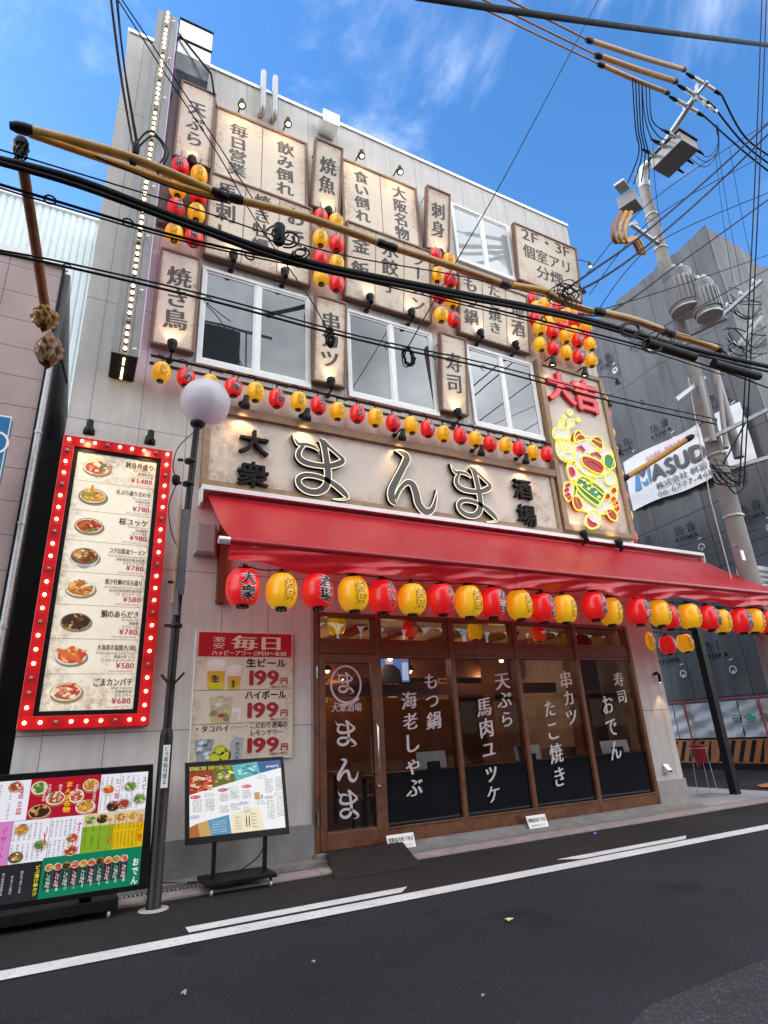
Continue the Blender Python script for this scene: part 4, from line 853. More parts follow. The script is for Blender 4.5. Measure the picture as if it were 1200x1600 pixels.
for cx_, v0, v1, n_ in ((.03, .50, .68, 7), (.16, .5, .68, 7), (.31, .44, .56, 5), (.42, .42, .54, 5), (.31, .62, .72, 4), (.42, .6, .7, 4), (.55, .42, .55, 5), (.70, .56, .66, 3), (.80, .28, .5, 8), (.92, .26, .48, 8), (.81, .6, .88, 9), (.92, .56, .86, 10), (.55, .66, .76, 3)):
    for i in range(n_):
        v = v0 + (v1 - v0) * i / n_; s = ''.join(random.choice(KANA) for _ in range(random.randint(4, 7)))
        ptext(P, fz_, s, cx_, cx_ + .095, v, .025, '28282e', E_, 4, .02, 'left', .76)
for u, v, s, c in ((.06, .455, '生ビール', 'd04858'), (.2, .44, 'ハイボール', '303038'), (.345, .385, 'サワー', 'd04858'), (.45, .375, 'サワー', '303038'), (.6, .36, '酎ハイ', 'd04858'), (.56, .6, '梅酒', '303038'), (.78, .24, 'ワイン', '303038'), (.84, .55, '焼酎', '303038'), (.95, .51, 'カクテル', '303038'), (.05, .73, '焼酎', '303038')):
    ell(P, fz_, u, v, .055, .026, c if c != '303038' else '585860', E_, 3); ell(P, fz_, u, v, .051, .022, c if c != '303038' else 'f4f4f6', E_, 3.6); ptext(P, fz_, s, u - .04, u + .04, v, .03, 'f4e8e8' if c != '303038' else c, E_, 5, .01)
poly(P, fz_, [(0, .86), (0, 1), (.1, 1), (.08, .82)], 'a86a30', E_, 2); poly(P, fz_, [(.08, .82), (.1, 1), (.22, 1), (.18, .79)], 'c8a060', E_, 2); poly(P, fz_, [(.18, .79), (.22, 1), (.42, 1), (.40, .74)], '5a94b4', E_, 2); poly(P, fz_, [(.42, .74), (.42, 1), (.78, 1), (.72, .66)], 'f0e4c4', E_, 2)
for i in range(5):
    ptext(P, fz_, ''.join(random.choice(KANA) for _ in range(7)), .22, .37, .82 + .035 * i, .022, 'eef4f8', E_, 4); 
    ptext(P, fz_, random.choice(JUNK) + random.choice(JUNK) + random.choice(KANA), .46, .53, .79 + .04 * i, .026, 'a03028' if i % 2 else '302420', E_, 4); ptext(P, fz_, random.choice(JUNK) + random.choice(JUNK) + random.choice(KANA), .63, .7, .76 + .045 * i, .026, 'a03028' if i % 2 else '302420', E_, 4)
for u in (.575, .605): prect(P, fz_, u, .80, u + .012, .93, '3a5a30', E_, 4); prect(P, fz_, u + .003, .77, u + .009, .8, '3a5a30', E_, 4)
prect(P, fz_, .68, .46, .74, .56, 'c89850', E_, 4); prect(P, fz_, .755, .5, .768, .55, '282828', E_, 4)
for u in (.15, .29, .52, .78): prect(P, fz_, u, .42, u + .002, .7, 'c8c8cc', E_, 2)
P.mb.build('screen', P.mats(), ds)
mb = MB()
for u in (.27, .76): p_ = fq(u, .98); mb.bar(p_ + Vector((0, .04, 0)), (p_.x, p_.y + .04, .12), .035, .05)
mb.build('upright', BLACK, ds)
mb = MB(); c = fq(.5, 1); mb.box(c.x - .36, c.x + .36, c.y - .16, c.y + .3, .09, .125); mb.build('base_tray', BLACK, ds, bevel=.004)
for i, (sx, sy) in enumerate(((-.3, -.13), (.3, -.13), (-.3, .25), (.3, .25))):
    mb = MB(); mb.lathe([(.022, -.012), (.03, -.01), (.03, .01), (.022, .012)], (c.x + sx, c.y + sy, .034), 14, 0, axis=(1, 0, 0)); mb.bar((c.x + sx, c.y + sy, .04), (c.x + sx, c.y + sy, .09), .02, .03, 1); mb.build('caster', [GALV, BLACK], ds)
mb = MB(); mb.tube(smooth([(c.x + .28, c.y + .08, .33), (c.x + .2, c.y + .2, .2), (c.x - .1, c.y + .35, .05), (c.x - .6, -.16, .055), (c.x - .75, -.03, .09)], 6), .006, 6); mb.build('power_cord', BLACK, ds)

# big screen at the left edge
bsn = thing('large_screen_stand', 'wide black display screen with colourful food menu at the left edge', 'display stand', (0, 0, 0))
YS = -1.02
tr, br = W(240, 1194, YS), W(233, 1388, YS); tlx = -.86
q = [Vector((tlx, YS, tr.z - .01)), tr, br, Vector((tlx, YS, br.z + .0))]
fq2 = qmap(q)
mb = MB(); slab(fq2, 0, 0, 1, 1, .1, mb); mb.build('casing', SCRB, bsn, bevel=.006)
sa, sb, sc_, sd = W(1060 / 4.615, 1180 + 115 / 4.615, YS), W(1010 / 4.615, 1180 + 930 / 4.615, YS), 0, 0
sx1 = (sa.x + sb.x) / 2; sz1, sz0 = sa.z, sb.z; sx0 = tlx + .06
fw_ = plane_map(sx0, sx1, sz0, sz1, YS - .002)
def inv(u, v):   # zoom pixel -> unit coords on the screen
    p_ = W(u / 4.615, 1180 + v / 4.615, YS); return (p_.x - sx0) / (sx1 - sx0), (sz1 - p_.z) / (sz1 - sz0)
P = Print(1.75); E_ = .6
def zr(a0, b0, a1, b1, h, ly=1):
    (u0, v0), (u1, v1) = inv(a0, b0), inv(a1, b1); prect(P, fw_, u0, v0, u1, v1, h, E_, ly); return u0, v0, u1, v1
U = [inv(a_, b_) for a_, b_ in ((0, 190), (228, 175), (728, 145), (868, 135), (1060, 115))]
prect(P, fw_, 0, 0, 1, 1, 'e4e4ec', E_, 0)
uR0, uR1 = inv(210, 300)[0], inv(715, 280)[0]; vA = inv(1040, 385)[1]; vB = inv(1020, 655)[1]; uS = inv(860, 260)[0]
prect(P, fw_, uR0, 0, uR1, vA, 'b0142c', E_, 1)
pvtext(P, fw_, 'まんま名物', inv(490, 300)[0], .04, vA - .03, .04, 'e8c020', E_, 8, .03)
for zx, zy, rx_, kd, pl in ((285, 235, .042, 'green', 'd8c898'), (655, 215, .045, 'fry', '6a8a60'), (400, 310, .05, 'yukke', 'd8cca0'), (552, 295, .038, 'sashimi', 'f0f0f0'), (615, 370, .052, 'tempura', 'd8d8d8'), (285, 405, .055, 'stew', 'd8b888')):
    u, v = inv(zx, zy); dish(P, fw_, u, v, rx_, .058, kd, pl, E_, n=18)
for zx in (330, 365, 440, 560, 690):
    u, v = inv(zx, 200); pvtext(P, fw_, ''.join(random.choice(JUNK) for _ in range(6)), u, v + .01, v + .16, .018, 'f0d8d8', E_, 8)
def block(z0, z1, cols, title, tc_, ncol, dishes=(), txt='484858', lines_=6):
    (u0, v0), (u1, v1) = z0, z1; prect(P, fw_, u0, v0, u1, v1, cols, E_, 1)
    prect(P, fw_, u0, v0, u0 + .002, v1, '202028', E_, 2); prect(P, fw_, u0, v0, u1, v0 + .003, '202028', E_, 2)
    for i in range(ncol):
        u = u0 + (u1 - u0) * (i + .5) / (ncol + 1.3)
        for k in range(2):
            a_ = v0 + (v1 - v0) * (.08 + .47 * k); pvtext(P, fw_, ''.join(random.choice(JUNK + KANA) for _ in range(lines_)), u, a_, a_ + (v1 - v0) * .4, .014, txt, E_, 4, 0)
    if title: pvtext(P, fw_, title, u1 - (u1 - u0) * .11, v0 + (v1 - v0) * .12, v0 + (v1 - v0) * .88, .026, tc_, E_, 7, .025)
    for du, dv, kd, pl in dishes: dish(P, fw_, u0 + (u1 - u0) * du, v0 + (v1 - v0) * dv, .035, .045, kd, pl, E_, n=14)
uT = inv(590, 560)[0]; uG1 = inv(810, 540)[0]; uW0 = inv(350, 600)[0]; uL = inv(75, 620)[0]
block((uR1, 0), (uS, vA), 'e8e6f0', 'たこ焼き', 'b81c50', 3, ((.45, .42, 'shrimp', 'd8d8d8'), (.75, .86, 'stew', '303030'))); block((uS, 0), (1, vA), 'e8e6f0', 'スピード', '202028', 4, ((.38, .38, 'green', '304038'), (.2, .82, 'yukke', '303838'), (.75, .72, 'green', '202828')))
block((.0, 0), (uR0, vA), 'e8e6f0', '逸品', 'b81c50', 6, ((.45, .14, 'green', 'c8b070'), (.8, .16, 'yukke', '8a4a28'), (.45, .8, 'sashimi', 'e4e4ea'), (.12, .2, 'green', '6a6a50')))
block((uL, vA), (uW0, vB + .02), 'e6e4ee', '〆', 'c01848', 6, ((.25, .22, 'fry', '6a3020'), (.8, .62, 'green', 'b0b0a8'), (.2, .85, 'ramen', '303028')))
block((uW0, vA), (uT, vB + .02), 'e6e4ee', 'すし', 'b81c80', 6, ((.72, .55, 'sashimi', 'e4e0e0'), (.72, .85, 'yukke', '7a3020')))
block((uT, vA), (uG1, vB), '80a828', 'サラダ', 'c82828', 3, (), '304010'); prect(P, fw_, uT, vA, uG1, vA + .11, 'd8c8a0', E_, 3)
block((uG1, vA), (1, vB), 'd8b410', '揚げ物', 'c84010', 7, (), '4a3808', 8); prect(P, fw_, uG1, vA, 1, vA + .11, 'd8c0a0', E_, 3)
for u, kd in ((uT + .04, 'green'), (uT + .10, 'stew'), (uG1 + .04, 'fry'), (uG1 + .105, 'tempura')): dish(P, fw_, u, vA + .055, .032, .042, kd, '30342c' if kd in ('green', 'stew') else 'd0b888', E_, n=14)
block((0, vA), (uL, vB + .02), 'd080c0', 'デザート', 'c01870', 3, ((.5, .2, 'green', 'd8d8a8'),))
uO = inv(290, 900)[0]
prect(P, fw_, 0, vB + .02, uO, 1, '28262c', E_, 1.5); pvtext(P, fw_, 'どぶ漬け串カツ', uO - .02, vB + .05, .97, .024, 'e0d820', E_, 7, .03)
for i in range(9): pvtext(P, fw_, ''.join(random.choice(JUNK + KANA) for _ in range(9)), .05 + (uO - .1) * i / 9, vB + .08 + .03 * (i % 2), .93, .014, 'd8d4dc', E_, 5, 0)
prect(P, fw_, uO, vB, 1, 1, '0a7a58', E_, 2); pvtext(P, fw_, 'おでん', 1 - .028, vB + .09, vB + .32, .036, 'eef4ec', E_, 7, .03)
for i in range(10):
    u0 = uO + .014 + (1 - uO - .085) * i / 10; wd = (1 - uO - .085) / 10
    prect(P, fw_, u0 + .001, vB + .1, u0 + wd - .001, .93, ('184038', '4a1c30')[i % 2], E_, 3); dish(P, fw_, u0 + wd / 2, vB + .085, .021, .032, ('fry', 'sashimi', 'stew', 'shrimp')[i % 4], 'd8c090', E_, n=8)
    pvtext(P, fw_, ''.join(random.choice(JUNK + KANA) for _ in range(5)), u0 + wd * .65, vB + .14, vB + .28, .014, 'e8ece8', E_, 5, .01); pvtext(P, fw_, ('108円', '158円', '198円')[i % 3], u0 + wd * .4, .80, .92, .014, 'e8ece8', E_, 5, .01)
P.mb.build('screen', P.mats(), bsn)
mb = MB(); mb.box(tlx - .05, .62, YS + .0, YS + .42, .06, .15); mb.box(-.6, -.5, YS + .1, YS + .16, .15, .4); mb.box(.3, .4, YS + .1, YS + .16, .15, .4); mb.build('base_frame', BLACK, bsn, bevel=.005)
for x, y in ((.55, YS + .03), (.55, YS + .38), (-.8, YS + .03), (-.8, YS + .38)):
    mb = MB(); mb.lathe([(.022, -.012), (.03, -.01), (.03, .01), (.022, .012)], (x, y, .032), 14, 0, axis=(1, 0, 0)); mb.build('caster', GALV, bsn)

# ------------------------------------------------------------------ awning
aw = thing('awning', 'red retractable fabric awning over the storefront with a drooping valance', 'awning', (1.24, 0, 4.5))
AX0, AX1, AY, AZ0, AZ1 = 1.24, 11.55, -1.6, 3.44, 4.5
def fabric(name, col, tr_):
    m = bpy.data.materials.new(name); m.use_nodes = True; t = m.node_tree; b = t.nodes['Principled BSDF']; o = t.nodes['Material Output']
    b.inputs['Base Color'].default_value = (*col, 1); b.inputs['Roughness'].default_value = .35; b.inputs['Coat Weight'].default_value = .7; b.inputs['Coat Roughness'].default_value = .38
    tcn = nn(t, 'ShaderNodeTexCoord'); n = nn(t, 'ShaderNodeTexNoise', i_Scale=1.6, i_Detail=5, i_Distortion=.6); mpn = nn(t, 'ShaderNodeMapping'); mpn.inputs['Scale'].default_value = (1.4, .5, .5); link(t, tcn.outputs['Object'], mpn.inputs[0]); link(t, mpn.outputs[0], n.inputs['Vector'])
    bp = nn(t, 'ShaderNodeBump', i_Strength=.3, i_Distance=.04); link(t, n.outputs[0], bp.inputs['Height']); link(t, bp.outputs[0], b.inputs['Normal'])
    tl = nn(t, 'ShaderNodeBsdfTranslucent'); tl.inputs[0].default_value = (.85, .04, .06, 1); mx = nn(t, 'ShaderNodeMixShader'); mx.inputs[0].default_value = tr_
    link(t, b.outputs[0], mx.inputs[1]); link(t, tl.outputs[0], mx.inputs[2]); link(t, mx.outputs[0], o.inputs[0]); return m
FAB = fabric('red_awning_fabric', (.74, .022, .042), .45)
NX, NY = 220, 26
AWC = [(AX0 + .15 + .9 * k + .3 * sin(k * 2.3), (1.1 + .5 * sin(k * 1.7)) * (1 if k % 3 else -.8), .035 + .02 * (k % 2)) for k in range(12)] + [(AX0 + .2, .55, .03), (AX0 + .3, .9, .03), (AX1 - .6, -.4, .03)]
mb = MB(); vs = []
for j in range(NY + 1):
    v = j / NY
    for i in range(NX + 1):
        u = i / NX; x = AX0 + .10 + (AX1 - AX0 - .12) * u
        crease = 0
        for c0, sl, wd in AWC:
            dd = (x - c0 - sl * v) / wd; crease += .008 * math.exp(-dd * dd) * sin(pi * min(1, v * 1.15)) * (1 if sl > 0 else -1)
        sag = crease - .012 * abs(sin(pi * (x - AX0) / 1.29)) * sin(pi * v) - .05 * sin(pi * v) + .012 * sin(x * 5 + v * 3) * sin(pi * v) + .01 * sin(x * 2.1 - v * 6) * v * (1 - v) * 4
        vs.append((x, -.16 + (AY + .16) * v, AZ1 + .02 + (AZ0 - AZ1 + .02) * v + sag))
mb.add(vs, [(j * (NX + 1) + i, (j + 1) * (NX + 1) + i, (j + 1) * (NX + 1) + i + 1, j * (NX + 1) + i + 1) for j in range(NY) for i in range(NX)], 0, True)
mb.build('canopy', FAB, aw).matrix_parent_inverse = Matrix.Translation((-1.24, 0, -4.5))
def awp(o): o.matrix_parent_inverse = Matrix.Translation((-1.24, 0, -4.5)); return o
mb = MB(); vs = []; NJ = 14
for j in range(NJ + 1):
    v = j / NJ
    for i in range(NX + 1):
        x = AX0 + .1 + (AX1 - AX0 - .12) * i / NX; ph = x * 2 * pi / 1.27
        h = .19 + .03 * sin(ph * .5 + 1) + .015 * sin(ph * 1.3); vs.append((x, AY - .015 + .10 * v * v * (.5 + .5 * sin(ph * .7)) + .035 * sin(ph + 2.5 * v) * v + .016 * sin(x * 11 + 7 * v + 2 * sin(x * 1.7)) * v + .022 * abs(sin(x * 2.3 + 4.5 * v + sin(x))) * sin(pi * v), AZ0 - .05 - h * v + .02 * sin(ph * .5) * v))
mb.add(vs, [(j * (NX + 1) + i, (j + 1) * (NX + 1) + i, (j + 1) * (NX + 1) + i + 1, j * (NX + 1) + i + 1) for j in range(NJ) for i in range(NX)], 0, True)
awp(mb.build('valance', FAB, aw))
mb = MB()
for k in range(1, 8):
    x = AX0 + .1 + 1.29 * k; mb.tube([(x, AY - .018 + .10 * v * v * .5, AZ0 - .05 - .24 * v) for v in (0, .5, 1)], .004, 5)
awp(mb.build('valance_tie', M('dark_red_seam', (.25, .01, .015)), aw))
mb = MB(); mb.tube([(AX0 + .02, AY, AZ0), (AX1, AY, AZ0)], .04, 12); awp(mb.build('front_bar', M('red_bar', (.40, .012, .022), rough=.35), aw))
mb = MB(); mb.tube([(AX0 - .02, AY, AZ0), (AX0 + .1, AY, AZ0)], .043, 12); awp(mb.build('end_cap', ALU, aw))
mb = MB(); mb.box(AX0, AX1, -.24, -.02, 4.60, 4.64); mb.box(AX0, AX1, -.245, -.235, 4.585, 4.65); mb.box(AX0, AX0 + .02, -.24, -.02, 4.40, 4.60); mb.box(AX1 - .02, AX1, -.24, -.02, 4.40, 4.60); awp(mb.build('cassette', WHITEP, aw))
mb = MB(); mb.tube([(AX0 + .06, -.12, 4.52), (AX1 - .04, -.12, 4.52)], .05, 12); awp(mb.build('roller', M('red_bar', (.4, .01, .02)), aw))
for x in (1.5, 4.6, 7.8, 11.2):
    mb = MB(); mb.bar((x, -.1, 4.3), (x + .35, -.85, 3.62), .045, .045); mb.bar((x + .35, -.85, 3.62), (x + .05, AY + .1, 3.36), .04, .04); awp(mb.build('folding_arm', GALV, aw))
# black gateway frame beyond the right corner
gf = thing('gateway_frame', 'black steel post and beam frame beside the right corner pillar', 'frame', (10.7, .3, 0))
mb = MB(); mb.box(-.87, -.78, -.06, .06, .02, 3.12); mb.build('post', BLACK, gf)
mb = MB(); mb.box(.72, .86, -.07, .07, .02, 3.12); mb.build('post', BLACK, gf)
mb = MB(); mb.box(-.87, .86, -.06, .06, 3.12, 3.26); mb.build('beam', BLACK, gf)

# ------------------------------------------------------------------ lanterns
def lamp_mat(name, col, e):
    m = M(name, col, rough=.32, var=.06, scale=9, emit=e, ecol=col, coat=.2); return m
LRED = lamp_mat('red_lantern_skin', (.72, .010, .012), .16); LYEL = lamp_mat('yellow_lantern_skin', (.86, .43, .010), .16)
LINK = M('lantern_ink', (.012, .010, .012), rough=.4, var=0); LWH = M('lantern_outline', (.80, .62, .62), rough=.4, var=0, emit=.05)
R0 = .185
def lprof(h):  # radius of the lantern skin at height h from its middle
    k = max(0, 1 - (abs(h) / (R0 * 1.17)) ** 2.35); return R0 * k ** .5
hs = []
NR = 15
for i in range(NR * 2 + 1):
    h = -R0 * .985 + 2 * R0 * .985 * i / (NR * 2); hs.append((lprof(h) * (1 - (.022 if i % 2 else 0)), h))
def mesh_of(mb, mats, name):
    o = mb.build(name, mats); me = o.data; bpy.data.objects.remove(o); return me
mb = MB(); mb.lathe(hs, n=24); ME_RED = mesh_of(mb, [LRED], 'lantern_skin'); mb = MB(); mb.lathe(hs, n=24); ME_YEL = mesh_of(mb, [LYEL], 'lantern_skin')
mb = MB(); mb.lathe([(.062, 0), (.066, .004), (.066, .034), (.058, .036), (.05, .02)], (0, 0, R0 * .96), 16, sharp=True); mb.tube([(-.05, 0, R0 * .96 + .03), (-.03, 0, R0 * .96 + .075), (.03, 0, R0 * .96 + .075), (.05, 0, R0 * .96 + .03)], .004, 5); ME_TOP = mesh_of(mb, [BLACK], 'top_ring')
mb = MB(); mb.lathe([(.05, -.02), (.058, -.036), (.066, -.034), (.066, -.004), (.062, 0)], (0, 0, -R0 * .96), 16, sharp=True)
for k in range(4): a_ = k * pi / 2 + .4; mb.lathe([(.012, 0), (.012, .002)], (.03 * cos(a_), .03 * sin(a_), -R0 * .96 - .03), 8, 1, axis=(0, 0, -1))
ME_BOT = mesh_of(mb, [BLACK, WHITEP], 'bottom_ring')
def wrap(me_list, lift):
    vs, fc = me_list
    tris = [[vs[i] for i in (f_[0], f_[k], f_[k + 1])] for f_ in fc for k in range(1, len(f_) - 1)]
    for _ in range(3):
        nt_ = []
        for t3 in tris:
            e = [(hypot(t3[i][0] - t3[(i + 1) % 3][0], t3[i][1] - t3[(i + 1) % 3][1]), i) for i in range(3)]; l, i = max(e)
            if l > .05:
                a_, b_, c_ = t3[i], t3[(i + 1) % 3], t3[(i + 2) % 3]; m_ = ((a_[0] + b_[0]) / 2, (a_[1] + b_[1]) / 2); nt_ += [[a_, m_, c_], [m_, b_, c_]]
            else: nt_.append(t3)
        tris = nt_
    V = []; F_ = []
    for t3 in tris:
        for x, z in t3:
            r_ = lprof(z) + lift; a_ = x / R0 * 1.0; a_ = max(-1.4, min(1.4, a_)); V.append((r_ * sin(a_), -r_ * cos(a_), z))
        F_.append((len(V) - 3, len(V) - 2, len(V) - 1))
    return V, F_
WORDM = {}
def word_mesh(s, dx=.035):
    if s in WORDM: return WORDM[s]
    mb = MB(); n = len(s); p_ = .30 / n if n > 1 else .2; cw = min(.185, p_ * 1.2)
    for layer, off, lift, ming in ((1, .055, .004, 0), (0, .02, .0065, .02)):
        for i, c in enumerate(s):
            if c == 'ー': g_ = ([(.46, -.05), (.54, -.05), (.54, .8), (.46, .8)], [(0, 1, 2, 3)], 1.0)
            else: g_ = glyph(c, off)
            for k, (sh, sv_) in enumerate(shifts(off, ming) if layer == 0 else ((-.06, 0), (.06, 0), (0, -.06), (0, .06))):
                V, F_ = wrap(([((a_ - g_[2] / 2 + sh) * cw + dx, .15 - p_ * (i + .5) + (b_ - .38 + sv_) * p_ * 1.02) for a_, b_ in g_[0]], g_[1]), lift + .0004 * k); mb.add(V, F_, layer)
    WORDM[s] = mesh_of(mb, [LINK, LWH], 'lettering'); return WORDM[s]
def cat_doodle():
    mb = MB()
    def ln(pts, r=.0032):
        q = smooth(pts, 4); V = []
        for x, z in q: r_ = lprof(z) + .002; a_ = x / R0; V.append((r_ * sin(a_), -r_ * cos(a_), z))
        mb.tube(V, r, 4)
    ox = .045
    for l in ([(-.045, .02), (-.055, .06), (-.04, .10), (-.02, .075), (.02, .075), (.045, .10), (.055, .06), (.05, .02), (.02, -.01), (-.02, -.01), (-.045, .02)], [(-.035, .045), (-.022, .055), (-.01, .045)], [(.012, .045), (.024, .055), (.037, .045)], [(-.02, .025), (0, .005), (.024, .025), (-.02, .025)],
              [(-.03, -.01), (-.06, -.05), (-.05, -.10), (0, -.12), (.05, -.10), (.06, -.05), (.035, -.01)], [(-.05, -.02), (-.075, .01), (-.075, .05), (-.06, .055)], [(-.02, -.05), (.03, -.05), (.03, -.085), (-.02, -.085), (-.02, -.05)], [(.05, -.03), (.07, -.06), (.05, -.075)], [(-.03, -.115), (-.05, -.13), (-.02, -.135)], [(.03, -.115), (.055, -.13), (.025, -.137)]):
        ln([(x + ox, z + .01) for x, z in l])
    for zz in (.12, .05, -.02, -.09): pass
    ln([(-.035, .15), (-.03, .0), (-.035, -.15)], .0018)
    return mesh_of(mb, [LINK], 'cat_drawing')
ME_CAT = cat_doodle()
def lantern(red, pos, r, label, group, word=None, rot=0, tilt=0):
    t_ = thing('paper_lantern', label, 'lantern', pos, (tilt + random.uniform(-.06, .06), random.uniform(-.07, .07), rot), group); k = r / R0 * random.uniform(.97, 1.03); t_.scale = (k, k, k * random.uniform(1.02, 1.09))
    inst('lantern_body', ME_RED if red else ME_YEL, t_); inst('top_ring', ME_TOP, t_); inst('bottom_ring', ME_BOT, t_)
    inst('lettering' if red else 'cat_drawing', word_mesh(word) if red else ME_CAT, t_)
    return t_
def ordn(n): return ('first second third fourth fifth sixth seventh eighth ninth tenth eleventh twelfth thirteenth fourteenth fifteenth sixteenth seventeenth eighteenth nineteenth twentieth twenty-first twenty-second twenty-third').split()[n]
# awning row
words = ['大衆', '酒場', '串カツ', 'おでん', '寿司', '焼き鳥', '日本酒', '焼き', '水炊き', '牡蠣', '焼酎', '地酒']
px = [(380, 918), (440, 924), (496, 924), (552, 928), (598, 933), (644, 936.7), (690, 936.7), (732, 940), (770, 942), (811.7, 945), (848, 950), (882, 951.7), (925, 948), (958, 955), (998, 956), (1030, 958), (1048, 963), (1077, 963), (1107, 966), (1130, 970), (1157, 970), (1177, 970), (1197, 973)]
YL = -1.42
lp = []
for i, (a_, b_) in enumerate(px):
    p_ = W(a_, b_, YL); p_.y += .05 * (1 if i in (16, 13, 19) else 0) - (.05 if i in (12,) else 0); lp.append(p_)
    w_ = words[(i // 2) % 12] if i % 2 == 0 else None
    lantern(i % 2 == 0, p_, .183, (f'large red lantern lettered {w_}, {ordn(i)} from the left along the awning edge' if w_ else f'large yellow cat lantern, {ordn(i)} from the left along the awning edge'), 'large lanterns along the awning edge', w_, random.uniform(-.12, .1))
mb = MB(); pts = []
for i, p_ in enumerate(lp):
    pts.append(p_ + Vector((0, 0, .25)))
    if i < len(lp) - 1: pts.append((p_ + lp[i + 1]) / 2 + Vector((0, .01, .225 + .02 * (i % 2))))
mb.tube(smooth(pts, 3), .007, 6)
for p_ in lp: mb.tube([p_ + Vector((0, 0, .26)), p_ + Vector((0, 0, .215))], .014, 6)
tag(mb.build('lantern_cable', CABLE), 'black cable carrying the large lanterns along the awning edge', 'cable')
# second floor row
wl = ['地酒', '大阪', '牡蠣', '盛り', '日本酒', '焼き鳥', '寿司', 'おでん', '串カツ', '酒場', '大衆']
xl0, xl1 = W(252, 581, -.26), W(855, 711, -.26); lp = []
for i in range(22):
    x = xl0.x + (xl1.x - xl0.x) * i / 21; z = 6.225 + .012 * math.sin(i * 2.1); p_ = Vector((x, -.26 + .015 * (i % 3), z)); lp.append(p_); red = i % 2 == 1; w_ = wl[i // 2] if red else None
    lantern(red, p_, .128, (f'small red lantern lettered {w_}, {ordn(i)} from the left below the second floor windows' if red else f'small yellow cat lantern, {ordn(i)} from the left below the second floor windows'), 'small lanterns below the second floor windows', w_, random.uniform(-.3, .2))
mb = MB(); mb.box(xl0.x - .15, 7.72, -.20, -.17, 6.50, 6.525); pts = []
for i, p_ in enumerate(lp):
    pts += [p_ + Vector((-.06, 0, .28)), p_ + Vector((0, -.01, .23)), p_ + Vector((.07, .01, .25)), p_ + Vector((.16, .0, .235))]
    mb.tube([p_ + Vector((0, .04, .3)), p_ + Vector((0, 0, .17))], .011, 6)
    if i % 3 == 0: mb.tube([(p_.x + .1, -.18, 6.51), (p_.x + .1, 0, 6.51)], .008, 6)
mb.tube(smooth(pts, 3), .008, 6)
tag(mb.build('lantern_cable', CABLE), 'black cable and rail carrying the small lanterns below the windows', 'cable')
# column clusters and right grid
def cluster(l, where, words_, group, r=.135, y=-.25):
    mb = MB()
    for i, (red, a_, b_, lab) in enumerate(l):
        p_ = W(a_, b_, y - .03 * (i % 2)); w_ = words_[i % len(words_)] if red else None
        lantern(red, p_, r, lab, group, w_, random.uniform(-.4, .3)); mb.tube([p_ + Vector((0, 0, .13)), p_ + Vector((0, 0, .36))], .006, 5)
    tag(mb.build('lantern_string', CABLE), f'black cords holding the lantern cluster {where}', 'cord')
def two_col(pts, where, words_, group, first_red=True):
    l = []
    for i, (a_, b_) in enumerate(pts):
        row, col = i // 2, i % 2; red = ((row + col) % 2 == 0)
        l.append((red, a_, b_, f"{'red' if red else 'yellow cat'} lantern in the {('left', 'right')[col]} string, {('top', 'second', 'third', 'bottom')[row]} row, {where}"))
    cluster(l, where, words_, group)
two_col(((282, 260), (311, 274), (278, 295), (310, 305), (275, 325), (307, 333), (272, 364.6), (303, 371)), 'under the tall tempura board', ['名前', '大衆', '炊', '酒場'], 'lanterns under the 天ぷら board')
two_col(((501, 340), (525, 347), (500.6, 373), (526, 381), (501, 404), (526, 412), (502, 433), (526, 443)), 'under the grilled fish board', ['おでん', '焼き', '寿司', 'うどん'], 'lanterns under the 焼魚 board')
two_col(((680, 399), (701, 408), (683, 430), (704, 437), (687, 462), (706, 469.6), (689, 492.5), (710, 500)), 'under the sashimi board', ['おでん', '地酒', '寿司', '大阪'], 'lanterns under the 刺身 board')
l = []
ROWN = ('top', 'second', 'third', 'fourth', 'bottom'); CN = ('first', 'second', 'third', 'fourth', 'fifth')
for r_ in range(5):
    for c in range(5):
        fx = 7.87 + .362 * c - (.03 if r_ % 2 else 0) + (.05 if r_ in (1, 3) else 0); z = (10.0, 9.75, 9.5, 9.25, 8.85)[r_]; red = (r_ + c) % 2 == 0 if r_ != 4 else c % 2 == 1
        if r_ == 4: z = 8.85
        a_, z_ = fs(fx, z, 0); l.append((red, fx, z, f"{'red' if red else 'yellow cat'} lantern, {ROWN[r_]} row, {CN[c]} from left, in the big right cluster"))
mb = MB()
for i, (red, fx, z, lab) in enumerate(l):
    p_ = Vector((fx, -.24 - .05 * ((i // 5) % 2), z)); w_ = ['大衆', '焼き', 'おでん', '寿司', '酒場'][i % 5] if red else None
    lantern(red, p_, .138, lab, 'lantern cluster above the lucky cat board', w_, random.uniform(-.5, .2)); mb.tube([p_ + Vector((0, 0, .13)), p_ + Vector((0, 0, .3))], .006, 5)
for c in range(5): mb.tube([(7.87 + .362 * c, -.14, 8.9), (7.87 + .362 * c, -.14, 10.25)], .006, 5)
tag(mb.build('lantern_string', CABLE), 'black cords holding the lantern cluster above the lucky cat board', 'cord')
# side lanterns round the right corner
for i, z in enumerate((8.24, 7.82, 7.34, 6.91, 6.35, 5.85, 5.4, 4.94)):
    red = i % 2 == 1; lantern(red, (9.87, .12, z), .12, f"{'red' if red else 'yellow'} lantern peeking past the right corner, {('topmost', 'second from the top', 'third from the top', 'fourth from the top', 'fifth from the top', 'third from the bottom', 'second from the bottom', 'lowest')[i]} of its string", 'lanterns round the right corner', '酒場' if red else None, .9)
mb = MB(); mb.tube([(9.80, .12, 4.6), (9.80, .12, 8.7)], .012, 6); tag(mb.build('lantern_string', CABLE), 'black cord down the right corner holding the side lanterns', 'cord')
